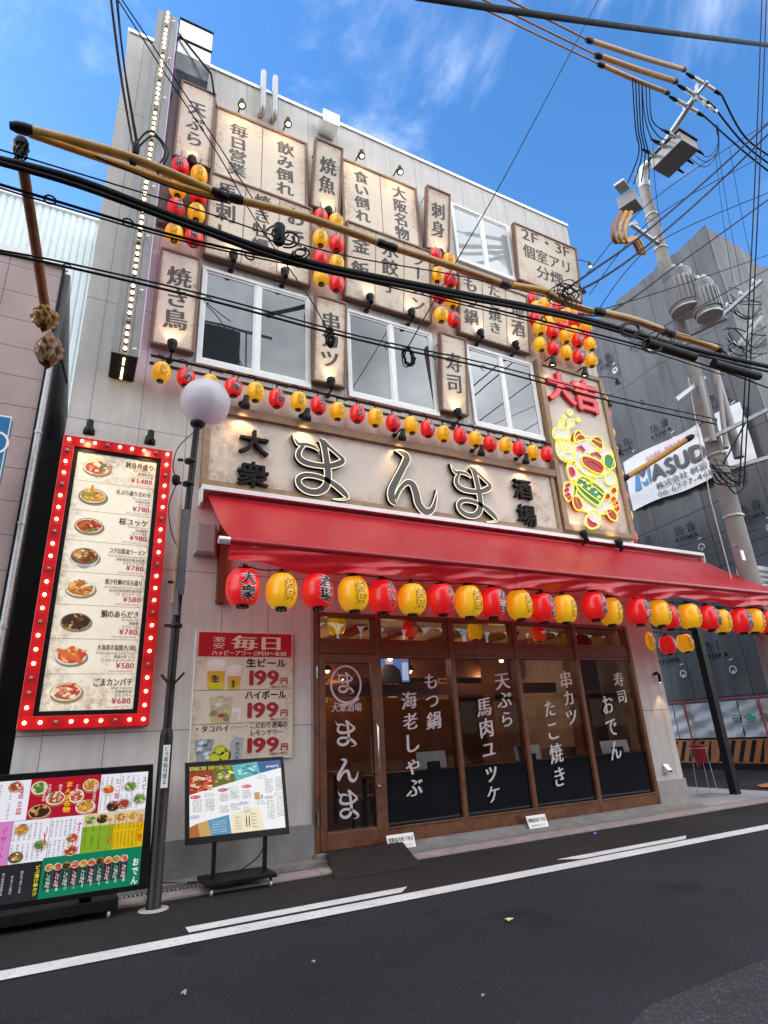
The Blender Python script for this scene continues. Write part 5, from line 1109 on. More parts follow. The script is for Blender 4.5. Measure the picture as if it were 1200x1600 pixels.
# lanterns behind the transom glass and in the gateway
for i, (red, a_, b_, r, y, w_) in enumerate(((0, 526, 977, .13, .35, None), (1, 557, 966, .12, .9, '酒場'), (1, 641, 983, .125, .35, '餃子'), (0, 681, 972, .12, 1.0, None), (0, 742, 986, .125, .3, None), (1, 790, 979, .12, .9, '寿司'), (1, 841, 990, .125, .35, '大阪'))):
    lantern(red, W(a_, b_, y), r, f"{'red' if red else 'yellow'} lantern inside behind the transom glass, " + ('above the door at left', 'above the door at right', 'lettered 餃子 in the first bay', 'upper right of the first bay', 'in the second bay at left', 'in the second bay at right', 'in the third bay')[i], 'lanterns behind the transom glass', w_, .1 if i != 6 else .9)
for i, (red, a_, b_, w_) in enumerate(((0, 1009, 1003, None), (1, 1043, 1008, 'やきとり'), (0, 1070.5, 1005, None))):
    lantern(red, W(a_, b_, .1), .165, ('yellow lantern half hidden by the corner pillar in the gateway', 'red lantern lettered やきとり hanging in the black gateway', 'yellow lantern beside the red one in the black gateway')[i], 'lanterns in the gateway', w_, -.35)
mb = MB(); mb.tube([W(1005, 985, .1), W(1040, 990, .1), W(1075, 988, .1)], .007, 6); tag(mb.build('lantern_string', CABLE), 'black cord carrying three lanterns in the gateway', 'cord')

# ------------------------------------------------------------------ spotlights
def spot(px_, py_, y, up, label, size=1.0, e=0, yaw=0, reach=.22):
    p_ = W(px_, py_, y)
    t_ = thing('spotlight', label, 'spotlight', p_, group='small black spotlights on the facade'); t_.scale = (size,) * 3
    s = 1 if up else -1
    ax = Vector((0, .28 if up else .35, s)).normalized(); ax.x += yaw; ax.normalize()
    mb = MB(); mb.lathe([(.03, -.10), (.04, -.095), (.042, -.01), (.05, .0), (.066, .03), (.07, .09), (.064, .095), (.055, .06)], (0, 0, 0), 16, axis=ax); mb.build('housing', BLACK, t_)
    mb = MB(); mb.lathe([(.054, .066), (.0, .07)], (0, 0, 0), 14, axis=ax); mb.build('lens', SPOTF, t_)
    mb = MB(); bk = -y / size - .02
    mb.tube([tuple(ax * -.1), (0, .06, -.12 * s), (0, max(bk, .1), -.12 * s)], .014, 8); mb.lathe([(.045, 0), (.045, .025)], (0, max(bk, .1), -.12 * s), 12, axis=(0, -1, 0)); mb.build('arm', BLACK, t_)
    if e:
        L_ = bpy.data.lights.new('spot_light', 'SPOT'); L_.energy = e; L_.color = (1, .62, .28); L_.spot_size = radians(105); L_.spot_blend = .8; L_.shadow_soft_size = .04
        lo = bpy.data.objects.new('spot_light', L_); COL.objects.link(lo); lo.parent = t_; lo.location = ax * .11; lo.rotation_euler = (-ax).to_track_quat('Z', 'Y').to_euler()
    return t_
UPS = [((262 + 7, 541), '焼き鳥', .0), ((365, 402), '馬刺し', 0), ((445.6, 427), 'おでん', 0), ((518, 599), '串カツ', 0), ((579, 467), '釜飯', 0), ((644, 490), 'ラーメン', 0), ((716.6, 647), '寿司', 0), ((752, 522), 'もつ鍋', 0), ((807, 540), '地酒', 0), ((300, 252), '天ぷら', 0), ((514, 331), '焼魚', 0), ((689, 397), '刺身', 0)]
for (a_, b_), w_, _ in UPS: spot(a_, b_, -.21, True, f'black spotlight aimed up at the lettering {w_} from below its board', 1.05, 3.5)
for i, (a_, b_) in enumerate(((378, 163), (450, 192), (565, 242), (625, 267))):
    p_ = W(a_, b_, -.3); t_ = thing('bulkhead_lamp', 'black bulb lamp on the parapet above the lettering ' + ('毎日営業', '飲み倒れ', '食い倒れ', '大阪名物')[i], 'lamp', p_, group='bulb lamps along the parapet')
    mb = MB(); mb.lathe([(.025, .13), (.035, .12), (.035, .07), (.06, .04), (.075, -.02), (.07, -.05)], n=14); mb.tube([(0, 0, .1), (0, .1, .16), (0, .28, .16)], .014, 6); mb.build('housing', BLACK, t_)
    mb = MB(); mb.lathe([(0, -.075), (.035, -.06), (.052, -.02), (.05, .02), (.03, .06)], (0, -.012, 0), 14); mb.build('bulb', BULB, t_)
    L_ = bpy.data.lights.new('lamp_light', 'POINT'); L_.energy = 2; L_.color = (1, .66, .35); L_.shadow_soft_size = .06; lo = bpy.data.objects.new('lamp_light', L_); COL.objects.link(lo); lo.parent = t_; lo.location = (0, -.06, -.1)
for i, (a_, b_) in enumerate(((384, 628), (480, 648), (629, 679), (752.5, 704), (822, 717))):
    spot(a_, b_, -.30, False, 'black spotlight shining down on the main sign ' + ('above 大衆', 'above the first ま', 'above ん', 'above the second ま', 'above 酒場')[i], 1.0, 6)
for i, (a_, b_) in enumerate(((140, 668), (235, 684))): spot(a_, b_, -.28, False, 'black spotlight above the ' + ('left', 'right') [i] + ' end of the red bulb menu', 1.0, 3)
for i, (a_, b_) in enumerate(((864, 564), (914, 581))): spot(a_, b_, -.34, False, 'black spotlight over the lucky cat board near its ' + ('left edge', 'right edge')[i], 1.1, 3)
for i, (a_, b_) in enumerate(((914, 838), (969, 851))): spot(a_, b_, -.30, True, 'black spotlight under the lucky cat board near its ' + ('left edge', 'right edge')[i], 1.1, 3)
for i, (a_, b_) in enumerate(((922, 414), (912, 455), (965, 597), (952, 632), (970, 708))):
    p_ = W(a_, b_, -.05); t_ = thing('side_lamp', 'black arm lamp on the right corner, ' + ('highest with a lit bulb', 'second from the top, small', 'third from the top on a long arm', 'fourth from the top', 'lowest beside the cat board')[i], 'lamp', p_, group='arm lamps on the right corner')
    mb = MB(); mb.lathe([(.02, .1), (.03, .09), (.035, .04), (.055, .0), (.06, -.05)], n=12); xw = 9.76 - p_.x; mb.tube([(0, 0, .08), (xw * .5, .05, .10), (xw, .1, .06)], .01, 6); mb.build('housing', BLACK, t_)
    mb = MB(); mb.lathe([(0, -.08), (.035, -.06), (.045, -.02), (.03, .03)], n=12); mb.build('bulb', BULB if i == 0 else BULB_OFF, t_)

# ------------------------------------------------------------------ street lamp
sl = thing('street_lamp', 'dark brown street lamp post with a round white globe', 'street lamp', (.93, -.98, 0))
mb = MB(); mb.lathe([(.075, .012), (.066, .02), (.064, 1.48), (.06, 1.54), (.045, 1.58)], n=18); mb.build('base_shaft', DARKBR, sl)
mb = MB(); mb.tube([(0, 0, 1.5), (.015, 0, 3.2), (.08, 0, 5.12)], [.043, .041, .037], 14); mb.build('shaft', DARKBR, sl)
mb = MB(); mb.lathe([(.06, 0), (.09, .03), (.09, .06), (.05, .08)], (.085, 0, 5.08), 16); mb.build('globe_holder', DARKBR, sl)
def globe_mat():
    m = bpy.data.materials.new('globe_plastic'); m.use_nodes = True; t = m.node_tree; b = t.nodes['Principled BSDF']; o = t.nodes['Material Output']; b.inputs['Base Color'].default_value = (.76, .75, .79, 1); b.inputs['Roughness'].default_value = .12
    n = nn(t, 'ShaderNodeTexNoise', i_Scale=4); r_ = nn(t, 'ShaderNodeMapRange'); r_.inputs[3].default_value = .1; r_.inputs[4].default_value = .22; link(t, n.outputs[0], r_.inputs[0]); link(t, r_.outputs[0], b.inputs['Roughness'])
    tl = nn(t, 'ShaderNodeBsdfTranslucent'); tl.inputs[0].default_value = (.8, .78, .85, 1); mx = nn(t, 'ShaderNodeMixShader'); mx.inputs[0].default_value = .35; link(t, b.outputs[0], mx.inputs[1]); link(t, tl.outputs[0], mx.inputs[2]); link(t, mx.outputs[0], o.inputs[0]); return m
gc = W(321, 629, -.98)
mb = MB(); n_ = 20; mb.lathe([(.305 * sin(pi * i / n_), -.305 * cos(pi * i / n_)) for i in range(n_ + 1)], (gc.x - .93, 0, gc.z), 32); mb.build('globe', globe_mat(), sl)
mb = MB(); mb.box(-.035, .06, -.075, -.06, 2.95, 3.95); mb.bar((-.02, -.05, 3.0), (.0, -.06, 2.72), .07, .05); mb.build('weathered_box', M('old_timber_box', (.10, .10, .115), rough=.6, var=.3), sl)
mb = MB(); mb.box(-.055, -.037, -.085, .02, 2.85, 4.0); mb.build('timber_strip', WOODM, sl)
for z in (2.62, 3.1, 4.3, 4.6):
    mb = MB(); mb.lathe([(.062, -.02), (.066, -.018), (.066, .018), (.062, .02)], (.03 if z > 4 else .01, 0, z), 16); mb.box(-.11, -.05, -.02, .02, z - .012, z + .012); mb.build('band', DARKBR, sl)
mb = MB(); mb.bar((0, -.06, 1.98), (-.11, -.08, 2.1), .03, .02); mb.bar((0, -.06, 1.98), (.12, -.08, 2.12), .03, .02); mb.build('prong', DARKBR, sl)
mb = MB(); mb.box(-.03, .035, -.071, -.0655, 1.03, 1.42); o = mb.build('notice_sticker', WHITEP, sl)
mb = MB(); vtext(mb, 'ビラ等貼付禁止', .0025, 1.41, .05, .045, -.072, off=.01, ming=0); mb.build('notice_text', INK, sl)
mb = MB(); mb.lathe([(.14, 0), (.13, .012), (.08, .016)], n=18); mb.build('footing', CONC_L, sl)
mb = MB(); mb.tube(smooth([(.06, -.05, 5.0), (-.12, -.03, 4.75), (-.16, 0, 4.5), (-.1, -.05, 4.3)], 5), .006, 5); mb.tube(smooth([(-.1, -.05, 4.3), (-.17, -.02, 4.0), (-.13, -.04, 3.7), (-.05, -.05, 3.5)], 5), .006, 5); mb.lathe([(.03, 0), (.045, .03), (.045, .1), (.02, .12)], (-.12, -.05, 4.25), 10); mb.build('wiring', CABLE, sl)

# ------------------------------------------------------------------ left neighbour, corrugated building, far left sign
def tile_mat(name, col, pu, pv, joint):
    m = bpy.data.materials.new(name); m.use_nodes = True; t = m.node_tree; b = t.nodes['Principled BSDF']; b.inputs['Roughness'].default_value = .45
    tcn = nn(t, 'ShaderNodeTexCoord'); s = nn(t, 'ShaderNodeSeparateXYZ'); link(t, tcn.outputs['Object'], s.inputs[0])
    def ln(o, per, wd):
        c = nn(t, 'ShaderNodeMath', operation='WRAP'); link(t, o, c.inputs[0]); c.inputs[1].default_value = per / 2; c.inputs[2].default_value = -per / 2
        d = nn(t, 'ShaderNodeMath', operation='ABSOLUTE'); link(t, c.outputs[0], d.inputs[0]); e = nn(t, 'ShaderNodeMath', operation='LESS_THAN'); link(t, d.outputs[0], e.inputs[0]); e.inputs[1].default_value = wd; return e.outputs[0]
    mx = nn(t, 'ShaderNodeMath', operation='MAXIMUM'); link(t, ln(s.outputs[0], pu, .005), mx.inputs[0]); link(t, ln(s.outputs[2], pv, .005), mx.inputs[1])
    n = nn(t, 'ShaderNodeTexNoise', i_Scale=60, i_Detail=4, i_Roughness=.8); link(t, tcn.outputs['Object'], n.inputs['Vector']); n2 = nn(t, 'ShaderNodeTexNoise', i_Scale=1.2, i_Detail=5); link(t, tcn.outputs['Object'], n2.inputs['Vector'])
    r = nn(t, 'ShaderNodeMapRange'); r.inputs[1].default_value = .3; r.inputs[2].default_value = .7; r.inputs[3].default_value = .68; r.inputs[4].default_value = 1.3; link(t, n.outputs[0], r.inputs[0])
    r2 = nn(t, 'ShaderNodeMapRange'); r2.inputs[1].default_value = .3; r2.inputs[2].default_value = .7; r2.inputs[3].default_value = .8; r2.inputs[4].default_value = 1.12; link(t, n2.outputs[0], r2.inputs[0])
    mm = nn(t, 'ShaderNodeMath', operation='MULTIPLY'); link(t, r.outputs[0], mm.inputs[0]); link(t, r2.outputs[0], mm.inputs[1])
    sv = nn(t, 'ShaderNodeVectorMath', operation='SCALE'); sv.inputs[0].default_value = col; link(t, mm.outputs[0], sv.inputs['Scale'])
    mixn = nn(t, 'ShaderNodeMix', data_type='RGBA'); link(t, mx.outputs[0], mixn.inputs[0]); link(t, sv.outputs[0], mixn.inputs[6]); mixn.inputs[7].default_value = (*joint, 1); link(t, mixn.outputs[2], b.inputs['Base Color']); return m
nb = thing('granite_building', 'pink granite tiled building at the left edge with a grey drainpipe', 'building', (-.79, -.02, 0))
NT = 7.72
mb = MB(); mb.box(-6, 0, 0, 8, 0, NT)
mb.build('wall', tile_mat('pink_granite_tiles', (.42, .31, .30), .62, .42, (.10, .085, .085)), nb)
mb = MB(); mb.box(-6.05, .03, -.05, 8, NT, NT + .1); mb.build('coping', WHITEP, nb)
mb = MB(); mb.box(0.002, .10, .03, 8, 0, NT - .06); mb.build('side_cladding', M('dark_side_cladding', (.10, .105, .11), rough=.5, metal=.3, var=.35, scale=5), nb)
mb = MB(); mb.box(.0, .03, -.02, .0, 0, NT - .02); mb.build('corner_trim', BLACKM, nb)
for z in (6.25, 5.85, 5.35):
    mb = MB(); mb.box(-1.6, -.62, -.004, .0, z, z + .28); mb.build('vent_slot', BLACKM, nb)
mb = MB(); mb.tube([(.06, -.05, .0), (.06, -.05, 6.0), (.05, -.02, 6.5)], .036, 12)
for z in (1.5, 2.7, 3.9, 5.1): mb.lathe([(.045, 0), (.045, .03)], (.06, -.05, z), 12)
mb.build('drainpipe', GALV, nb)
mb = MB(); mb.box(.10, .34, .3, 6, 0, 5.2); mb.build('gap_shade_fill', M('gap_shade_panel', (.02, .02, .02), rough=.8), nb)  # black fill painted in for the deep shade between the two buildings
cb_ = thing('corrugated_building', 'pale corrugated metal building rising behind the granite one', 'building', (-.8, 5, 0))
mb = MB(); N = 130; x0 = -9.0
vs = []
for i in range(N * 2 + 1):
    x = x0 + 9.34 * i / (N * 2); y = (0, .03)[(i % 4) // 3]; vs += [(x, y, 0), (x, y, 13.55)]
mb.add(vs, [(2 * i, 2 * i + 2, 2 * i + 3, 2 * i + 1) for i in range(N * 2)]); mb.box(x0, .34, .05, 4.9, 0, 13.5)
mb.build('wall', M('pale_corrugated', (.56, .63, .64), rough=.55, var=.15, scale=.6), cb_)
mb = MB(); mb.box(x0, .34, -.05, 4.9, 13.55, 13.65); mb.build('coping', WHITEP, cb_)
hs_ = thing('hanging_sign', 'narrow blue hanging sign box cut off at the left edge', 'sign', (-.97, -.5, 3.9))
mb = MB(); mb.box(-.3, .0, 0, .12, 0, 1.15); mb.build('casing', WHITEP, hs_)
mb = MB(); mb.box(-.29, -.012, -.004, 0, .02, 1.13); mb.build('face', M('blue_sign_face', (.03, .17, .36), rough=.3), hs_)
mb = MB(); mb.box(0.0, .004, .01, .11, .02, 1.13); mb.build('side_face', M('blue_sign_face', (.03, .17, .36)), hs_)
mb = MB(); disc_ring(mb, -.1, .8, .12, .14, .025, -.006)
for i in range(6): mb.box(-.06, -.03, -.0065, -.0055, .08 + i * .09, .13 + i * .09)
mb.build('lettering', WHITEP, hs_)
mb = MB(); mb.bar((-.1, .1, 1.0), (-.1, .5, 1.0), .03, .03); mb.bar((-.1, .1, .2), (-.1, .5, .2), .03, .03); mb.build('bracket', GALV, hs_)

# ------------------------------------------------------------------ building under scaffold sheets at the right
SX = 17.0
def sheet_mat(name, col, per=(1.85, 3.7)):
    m = bpy.data.materials.new(name); m.use_nodes = True; t = m.node_tree; b = t.nodes['Principled BSDF']; b.inputs['Roughness'].default_value = .6; b.inputs['Specular IOR Level'].default_value = .25
    tcn = nn(t, 'ShaderNodeTexCoord'); s = nn(t, 'ShaderNodeSeparateXYZ'); link(t, tcn.outputs['Object'], s.inputs[0])
    mpn = nn(t, 'ShaderNodeMapping'); mpn.inputs['Scale'].default_value = (1, 1.5, .28); link(t, tcn.outputs['Object'], mpn.inputs[0])
    n = nn(t, 'ShaderNodeTexNoise', i_Scale=1.1, i_Detail=2.5, i_Distortion=.9); link(t, mpn.outputs[0], n.inputs['Vector'])
    n2 = nn(t, 'ShaderNodeTexNoise', i_Scale=5, i_Detail=4, i_Distortion=1.5); link(t, tcn.outputs['Object'], n2.inputs['Vector'])
    a = nn(t, 'ShaderNodeMath', operation='MULTIPLY_ADD'); link(t, n2.outputs[0], a.inputs[0]); a.inputs[1].default_value = .13; link(t, n.outputs[0], a.inputs[2])
    bp = nn(t, 'ShaderNodeBump', i_Strength=.6, i_Distance=.14); link(t, a.outputs[0], bp.inputs['Height']); link(t, bp.outputs[0], b.inputs['Normal'])
    def ln(o, per_, off, wd):
        c0 = nn(t, 'ShaderNodeMath', operation='SUBTRACT'); link(t, o, c0.inputs[0]); c0.inputs[1].default_value = off
        c = nn(t, 'ShaderNodeMath', operation='WRAP'); link(t, c0.outputs[0], c.inputs[0]); c.inputs[1].default_value = per_ / 2; c.inputs[2].default_value = -per_ / 2
        d = nn(t, 'ShaderNodeMath', operation='ABSOLUTE'); link(t, c.outputs[0], d.inputs[0]); e = nn(t, 'ShaderNodeMath', operation='LESS_THAN'); link(t, d.outputs[0], e.inputs[0]); e.inputs[1].default_value = wd; return e.outputs[0]
    mx = nn(t, 'ShaderNodeMath', operation='MAXIMUM'); link(t, ln(s.outputs[1], per[0], 2.5, .018), mx.inputs[0]); link(t, ln(s.outputs[2], per[1], 1.95, .02), mx.inputs[1])
    nv = nn(t, 'ShaderNodeMapRange'); nv.inputs[1].default_value = .3; nv.inputs[2].default_value = .7; nv.inputs[3].default_value = .82; nv.inputs[4].default_value = 1.15; link(t, n.outputs[0], nv.inputs[0])
    sv = nn(t, 'ShaderNodeVectorMath', operation='SCALE'); sv.inputs[0].default_value = col; link(t, nv.outputs[0], sv.inputs['Scale'])
    mixn = nn(t, 'ShaderNodeMix', data_type='RGBA'); link(t, mx.outputs[0], mixn.inputs[0]); link(t, sv.outputs[0], mixn.inputs[6]); mixn.inputs[7].default_value = (*[c * .45 for c in col], 1); link(t, mixn.outputs[2], b.inputs['Base Color']); return m
SHEET = sheet_mat('grey_sound_sheet', (.088, .089, .094)); SHEET_L = sheet_mat('pale_sound_sheet', (.145, .15, .158))
sb = thing('sheeted_building', 'tall building wrapped in grey soundproof sheets behind the utility pole', 'building', (SX, .37, 0))
def wavy_face(axis, a0, a1, z0, z1f, other, sgn, na, nz_, amp, seed):
    mb = MB(); vs = []; rnd = random.Random(seed); ph = [rnd.uniform(0, 6) for _ in range(6)]
    for j in range(nz_ + 1):
        for i in range(na + 1):
            u = i / na; a_ = a0 + (a1 - a0) * u; z = z0 + (z1f(u) - z0) * j / nz_
            pan = abs(sin(pi * (a_ - 2.5 + .37) / 1.85)); row = abs(sin(pi * (z - 1.95) / 3.7))
            d = amp * (.5 * sin(a_ * 6 + 1.2 * sin(z * .8 + ph[0]) + ph[1]) + .5 * sin(a_ * 11.3 + z * .9 + ph[2]) + .7 * sin(z * 1.9 + a_ * 1.3 + ph[3])) * pan + amp * 1.6 * (1 - pan ** .4) * -1 + .02 * sin(a_ * 23 + z * 3) * (j / nz_)
            vs.append((other + sgn * d, a_, z) if axis == 'y' else (a_, other + sgn * d, z))
    fc = [(j * (na + 1) + i, j * (na + 1) + i + 1, (j + 1) * (na + 1) + i + 1, (j + 1) * (na + 1) + i) for j in range(nz_) for i in range(na)]
    mb.add(vs, fc, 0, True); return mb
wavy_face('y', 0, 26, 1.5, lambda u: 16.85 - 1.4 * u - .12 * abs(sin(u * 44)), 0, -1, 170, 90, .06, 3).build('side_sheeting', SHEET, sb)
wavy_face('x', 0, 2.45, 0.4, lambda u: 16.85 - .35 * u - .1 * abs(sin(u * 4)), 0, -1, 24, 70, .04, 5).build('front_sheeting', SHEET_L, sb)
mb = MB(); mb.box(.3, 2.4, .3, 26, .0, 15.2); mb.build('scaffold_core', M('scaffold_dark', (.03, .03, .032), rough=.8), sb)
mb = MB()
for i in range(14):
    y = .1 + 1.85 * i; mb.tube([(.22, y, 0), (.22, y, 16.3 - .09 * i)], .024, 6)
for x in (.05, 1.2, 2.4): mb.tube([(x + .2, .2, 0), (x + .2, .2, 16.2)], .024, 6)
mb.build('scaffold_pole', GALV, sb)
# printed marks on the sheets
MK = M('sheet_print_dark', (.008, .008, .010), rough=.7, var=.1, spec=.1); MW = M('sheet_print_white', (.62, .62, .63), rough=.5, var=.1)
mb = MB(); ms_ = MB()
def side(y0, z0, u, v, k=0, d=.075): return (-d - .001 * k, y0 - u, z0 + v)
for iy in range(6):
    for z in (3.15, 6.85, 10.6, 14.3):
        y = 3.5 - .37 - 1.87 + 1.87 * iy + (.15 if iy % 2 else -.1)
        if iy == 0 and z > 12: continue
        zz = z + .06 * (iy % 3)
        res, tot = layout('KYOWA', .03)
        for c, x, adv, sh_ in [(*r3, k3) for r3 in res for k3 in (0, .012)]: vs, fc, _ = glyph(c, .03); mb.add([side(y + .38 + sh_, zz - .17, (x + a_) * .80 / tot, b_ * .2) for a_, b_ in vs], fc)
        for k, c in enumerate('防音'): vs, fc, _ = glyph(c, .02); mb.add([side(y + .36 - .42 * k, zz + .08, a_ * .32, b_ * .32) for a_, b_ in vs], fc)
        for k in range(16):
            a0, a1 = 2 * pi * k / 16, 2 * pi * (k + 1) / 16; R1, R2 = .115, .085
            ms_.add([side(y - .42, zz - .55, R1 * cos(a0), R1 * sin(a0)), side(y - .42, zz - .55, R1 * cos(a1), R1 * sin(a1)), side(y - .42, zz - .55, R2 * cos(a1), R2 * sin(a1)), side(y - .42, zz - .55, R2 * cos(a0), R2 * sin(a0))], [(0, 1, 2, 3)])
        ms_.add([side(y - .42, zz - .6, a_, b_) for a_, b_ in ((-.03, -.04), (.04, -.04), (.04, .03), (-.03, .03))], [(0, 1, 2, 3)]); ms_.add([side(y - .45, zz - .28, a_, b_) for a_, b_ in ((-.08, -.01), (.05, .02), (.05, .045), (-.08, .015))], [(0, 1, 2, 3)])
mb.build('sheet_lettering', MK, sb); ms_.build('sheet_emblem', MW, sb)
# company banner
bn = thing('company_banner', 'white construction company banner lettered MASUDA on the grey sheets', 'banner', (SX - .12, 5.32, 8.32))
by, bh = 4.45, 1.88
mb = MB(); vs = []; na, nz_ = 40, 16
for j in range(nz_ + 1):
    for i in range(na + 1):
        u, v = i / na, j / nz_; d = .02 * sin(u * 19 + 3 * v) * (1 - .5 * v) + .018 * sin(u * 7 - v * 5) + .012 * sin(v * 14 + u * 4); vs.append((-.02 + d * .6, -by * u, bh * v + .05 * sin(u * 9) * (1 if j in (0, nz_) else 0)))
mb.add(vs, [(j * (na + 1) + i, j * (na + 1) + i + 1, (j + 1) * (na + 1) + i + 1, (j + 1) * (na + 1) + i) for j in range(nz_) for i in range(na)], 0, True)
mb.build('cloth', M('banner_cloth', (.60, .60, .61), rough=.6, var=.08, scale=3, bump=.5, bscale=6), bn)
mb = MB()
def bp_(u, v, k=0): return (-.060 - .001 * k, -u, v)
def btext(s, u0, u1, v, h, m, off=.0):
    res, tot = layout(s, off)
    for c, x, adv in res:
        vs, fc, _ = glyph(c, off)
        for k, (dx, dy) in enumerate(shifts(off, 0)): mb.add([bp_(u0 + (x + a_ + dx) * (u1 - u0) / tot, v + (b_ + dy) * h, k) for a_, b_ in vs], fc, m)
btext('ASUDA', 1.04, 3.62, .72, .74, 0, .05); btext('株式会社 桝冨', 1.1, 3.0, .36, .26, 0, .015); btext('06-6777-4481', 1.1, 3.3, .08, .26, 0, .0); btext('総合建設・解体工事の事なら', .95, 3.0, 1.5, .2, 2, .0)
for pts, m in (([(.28, .62), (.42, 1.22), (.52, 1.22), (.55, .62)], 1), ([(.46, 1.3), (.92, 1.3), (.69, .98)], 3), ([(.6, .86), (.68, .66), (.84, .66), (.84, .92), (.76, .8)], 1), ([(.9, 1.3), (1.02, 1.3), (.96, .68), (.90, .68)], 1)): mb.add([bp_(u, v, 1) for u, v in pts], [tuple(range(len(pts)))], m)
mb.build('lettering', [ink('20242c'), ink('1c78a8'), ink('b03048'), ink('30286a')], bn)
# site fence with white sheets and striped boards
yA, yB = 7.5, 1.2
ws = thing('safety_sheet', 'crumpled white safety sheet lettered 安全第一 above the striped boards', 'sheet', (SX - .15, yA, .82))
for i in range(3):
    mb = MB(); vs = []; na, nz_ = 22, 12; L = (yA - yB) / 3; rnd = random.Random(i); p1 = rnd.uniform(0, 6)
    for j in range(nz_ + 1):
        for k in range(na + 1):
            u, v = k / na, j / nz_; d = .03 * sin(u * 13 + v * 9 + p1) * sin(pi * u) + .025 * sin(v * 17 - u * 11 + p1) + .008 * sin((u - .1) * 25 * (v + .3)) + .012 * abs(sin(31 * u + 17 * v + 3 * sin(9 * v))); vs.append((d * .8, -L * (i + u * .985), .03 + .97 * v))
    mb.add(vs, [(j * (na + 1) + k, j * (na + 1) + k + 1, (j + 1) * (na + 1) + k + 1, (j + 1) * (na + 1) + k) for j in range(nz_) for k in range(na)], 0, True); mb.build('sheet_panel', M('white_sheet', (.52, .52, .53), rough=.35, var=.1, scale=4, bump=.8, bscale=7), ws)
mb = MB()
for s, y0 in (('安全', 3.55), ('第一', 2.75)):
    for k, c in enumerate(s): vs, fc, _ = glyph(c, .02); p0 = y0 - .36 * k; mb.add([(-.07, (p0 - a_ * .26) - yA, .42 + b_ * .26) for a_, b_ in vs], fc, 0)
for a0, a1, b0, b1 in ((-.13, .13, -.045, .045), (-.045, .045, -.13, .13)): mb.add([(-.072 - .001 * (a1 < .1), (2.97 - a_) - yA, .52 + b_) for a_, b_ in ((a0, b0), (a1, b0), (a1, b1), (a0, b1))], [(0, 1, 2, 3)], 1)
mb.build('lettering', [ink('202020'), ink('38a878')], ws)
ORG, BLK = M('orange_board', (.42, .13, .03), rough=.5, var=.2), BLACKM
sbn = thing('striped_barrier', 'orange and black diagonally striped site boards at street level', 'barrier', (SX - .15, yA, .18))
for i in range(4):
    L = (yA - yB) / 4; mb = MB(); mb.box(0, .04, -L * (i + 1) + .01, -L * i, 0, .62); o = mb.build('board', ORG, sbn)
    st_ = MB(); k = 0
    while k < 7:
        y0 = -L * i - .06 - k * .3; pts = [(y0, .03), (y0 - .13, .03), (y0 - .13 - .25, .59), (y0 - .25, .59)]; pts = [(max(p_[0], -L * (i + 1) + .02), p_[1]) for p_ in pts]
        if y0 < -L * (i + 1) + .1: break
        st_.add([(-.003, p_[0], p_[1]) for p_ in pts], [(0, 1, 2, 3)]); k += 1
    st_.build('stripe', BLK, o)
mb = MB(); mb.box(.005, .03, yB - yA, 0, -.18, -.01); mb.build('gap_shade_strip', BLACKM, sbn)  # black strip stands in for the shadow gap under the boards
for i, y in enumerate((6.4, 4.92, 2.62, 1.3)):
    mb = MB(); mb.tube([(SX - .24, y, .05), (SX - .24, y, 1.92)], .024, 8); mb.tube([(SX - .24, y + .08, 1.9), (SX - .19, y - .05, .05)], .018, 6)
    tag(mb.build('scaffold_tube', M('red_tube', (.35, .05, .04), rough=.45)), 'red scaffold tube standing in front of the white sheet, ' + ('farthest, behind the pillar', 'near the red bucket', 'third along, right of 第一', 'nearest, at the right edge')[i], 'tube', 'red scaffold tubes by the site fence')
mb = MB(); mb.tube([(SX - .2, yA, 1.9), (SX - .2, yB, 1.86)], .022, 8); tag(mb.build('scaffold_tube', M('red_tube', (.35, .05, .04))), 'red horizontal tube along the top of the white sheet', 'tube', 'red scaffold tubes by the site fence')
# second sheeted block further right
sb2 = thing('pale_sheeted_block', 'lower pale sheeted scaffold block at the right edge of the picture', 'building', (19.55, .5, 0))
wavy_face('x', 0, 9, .4, lambda u: 16.4 + .2 * u, 0, -1, 60, 60, .04, 9).build('front_sheeting', SHEET_L, sb2); mb = MB(); mb.box(0.02, 9, .12, 20, 0, 16.2); mb.build('scaffold_core', M('scaffold_dark', (.03, .03, .032)), sb2)

# ashtray bucket on its wire stand
bu = thing('bucket_stand', 'red bucket held in a wire stand on the pale apron', 'bucket stand', tuple(G(1108, 1243, .022)))
mb = MB(); mb.lathe([(.10, .58), (.135, .86), (.15, .88), (.145, .9), (.13, .88), (.125, .84)], n=18); mb.build('bucket', M('red_bucket', (.32, .008, .02), rough=.4), bu)
mb = MB(); N = 24; mb.tube([(.2 * cos(2 * pi * i / N), .2 * sin(2 * pi * i / N), .012) for i in range(N + 1)], .008, 6); mb.tube([(.15 * cos(2 * pi * i / N), .15 * sin(2 * pi * i / N), .84) for i in range(N + 1)], .007, 6)
for k in range(3): a_ = 2 * pi * k / 3 + .5; mb.tube([(.2 * cos(a_), .2 * sin(a_), .012), (.15 * cos(a_), .15 * sin(a_), .84)], .007, 6)
mb.build('wire_frame', GALV, bu)
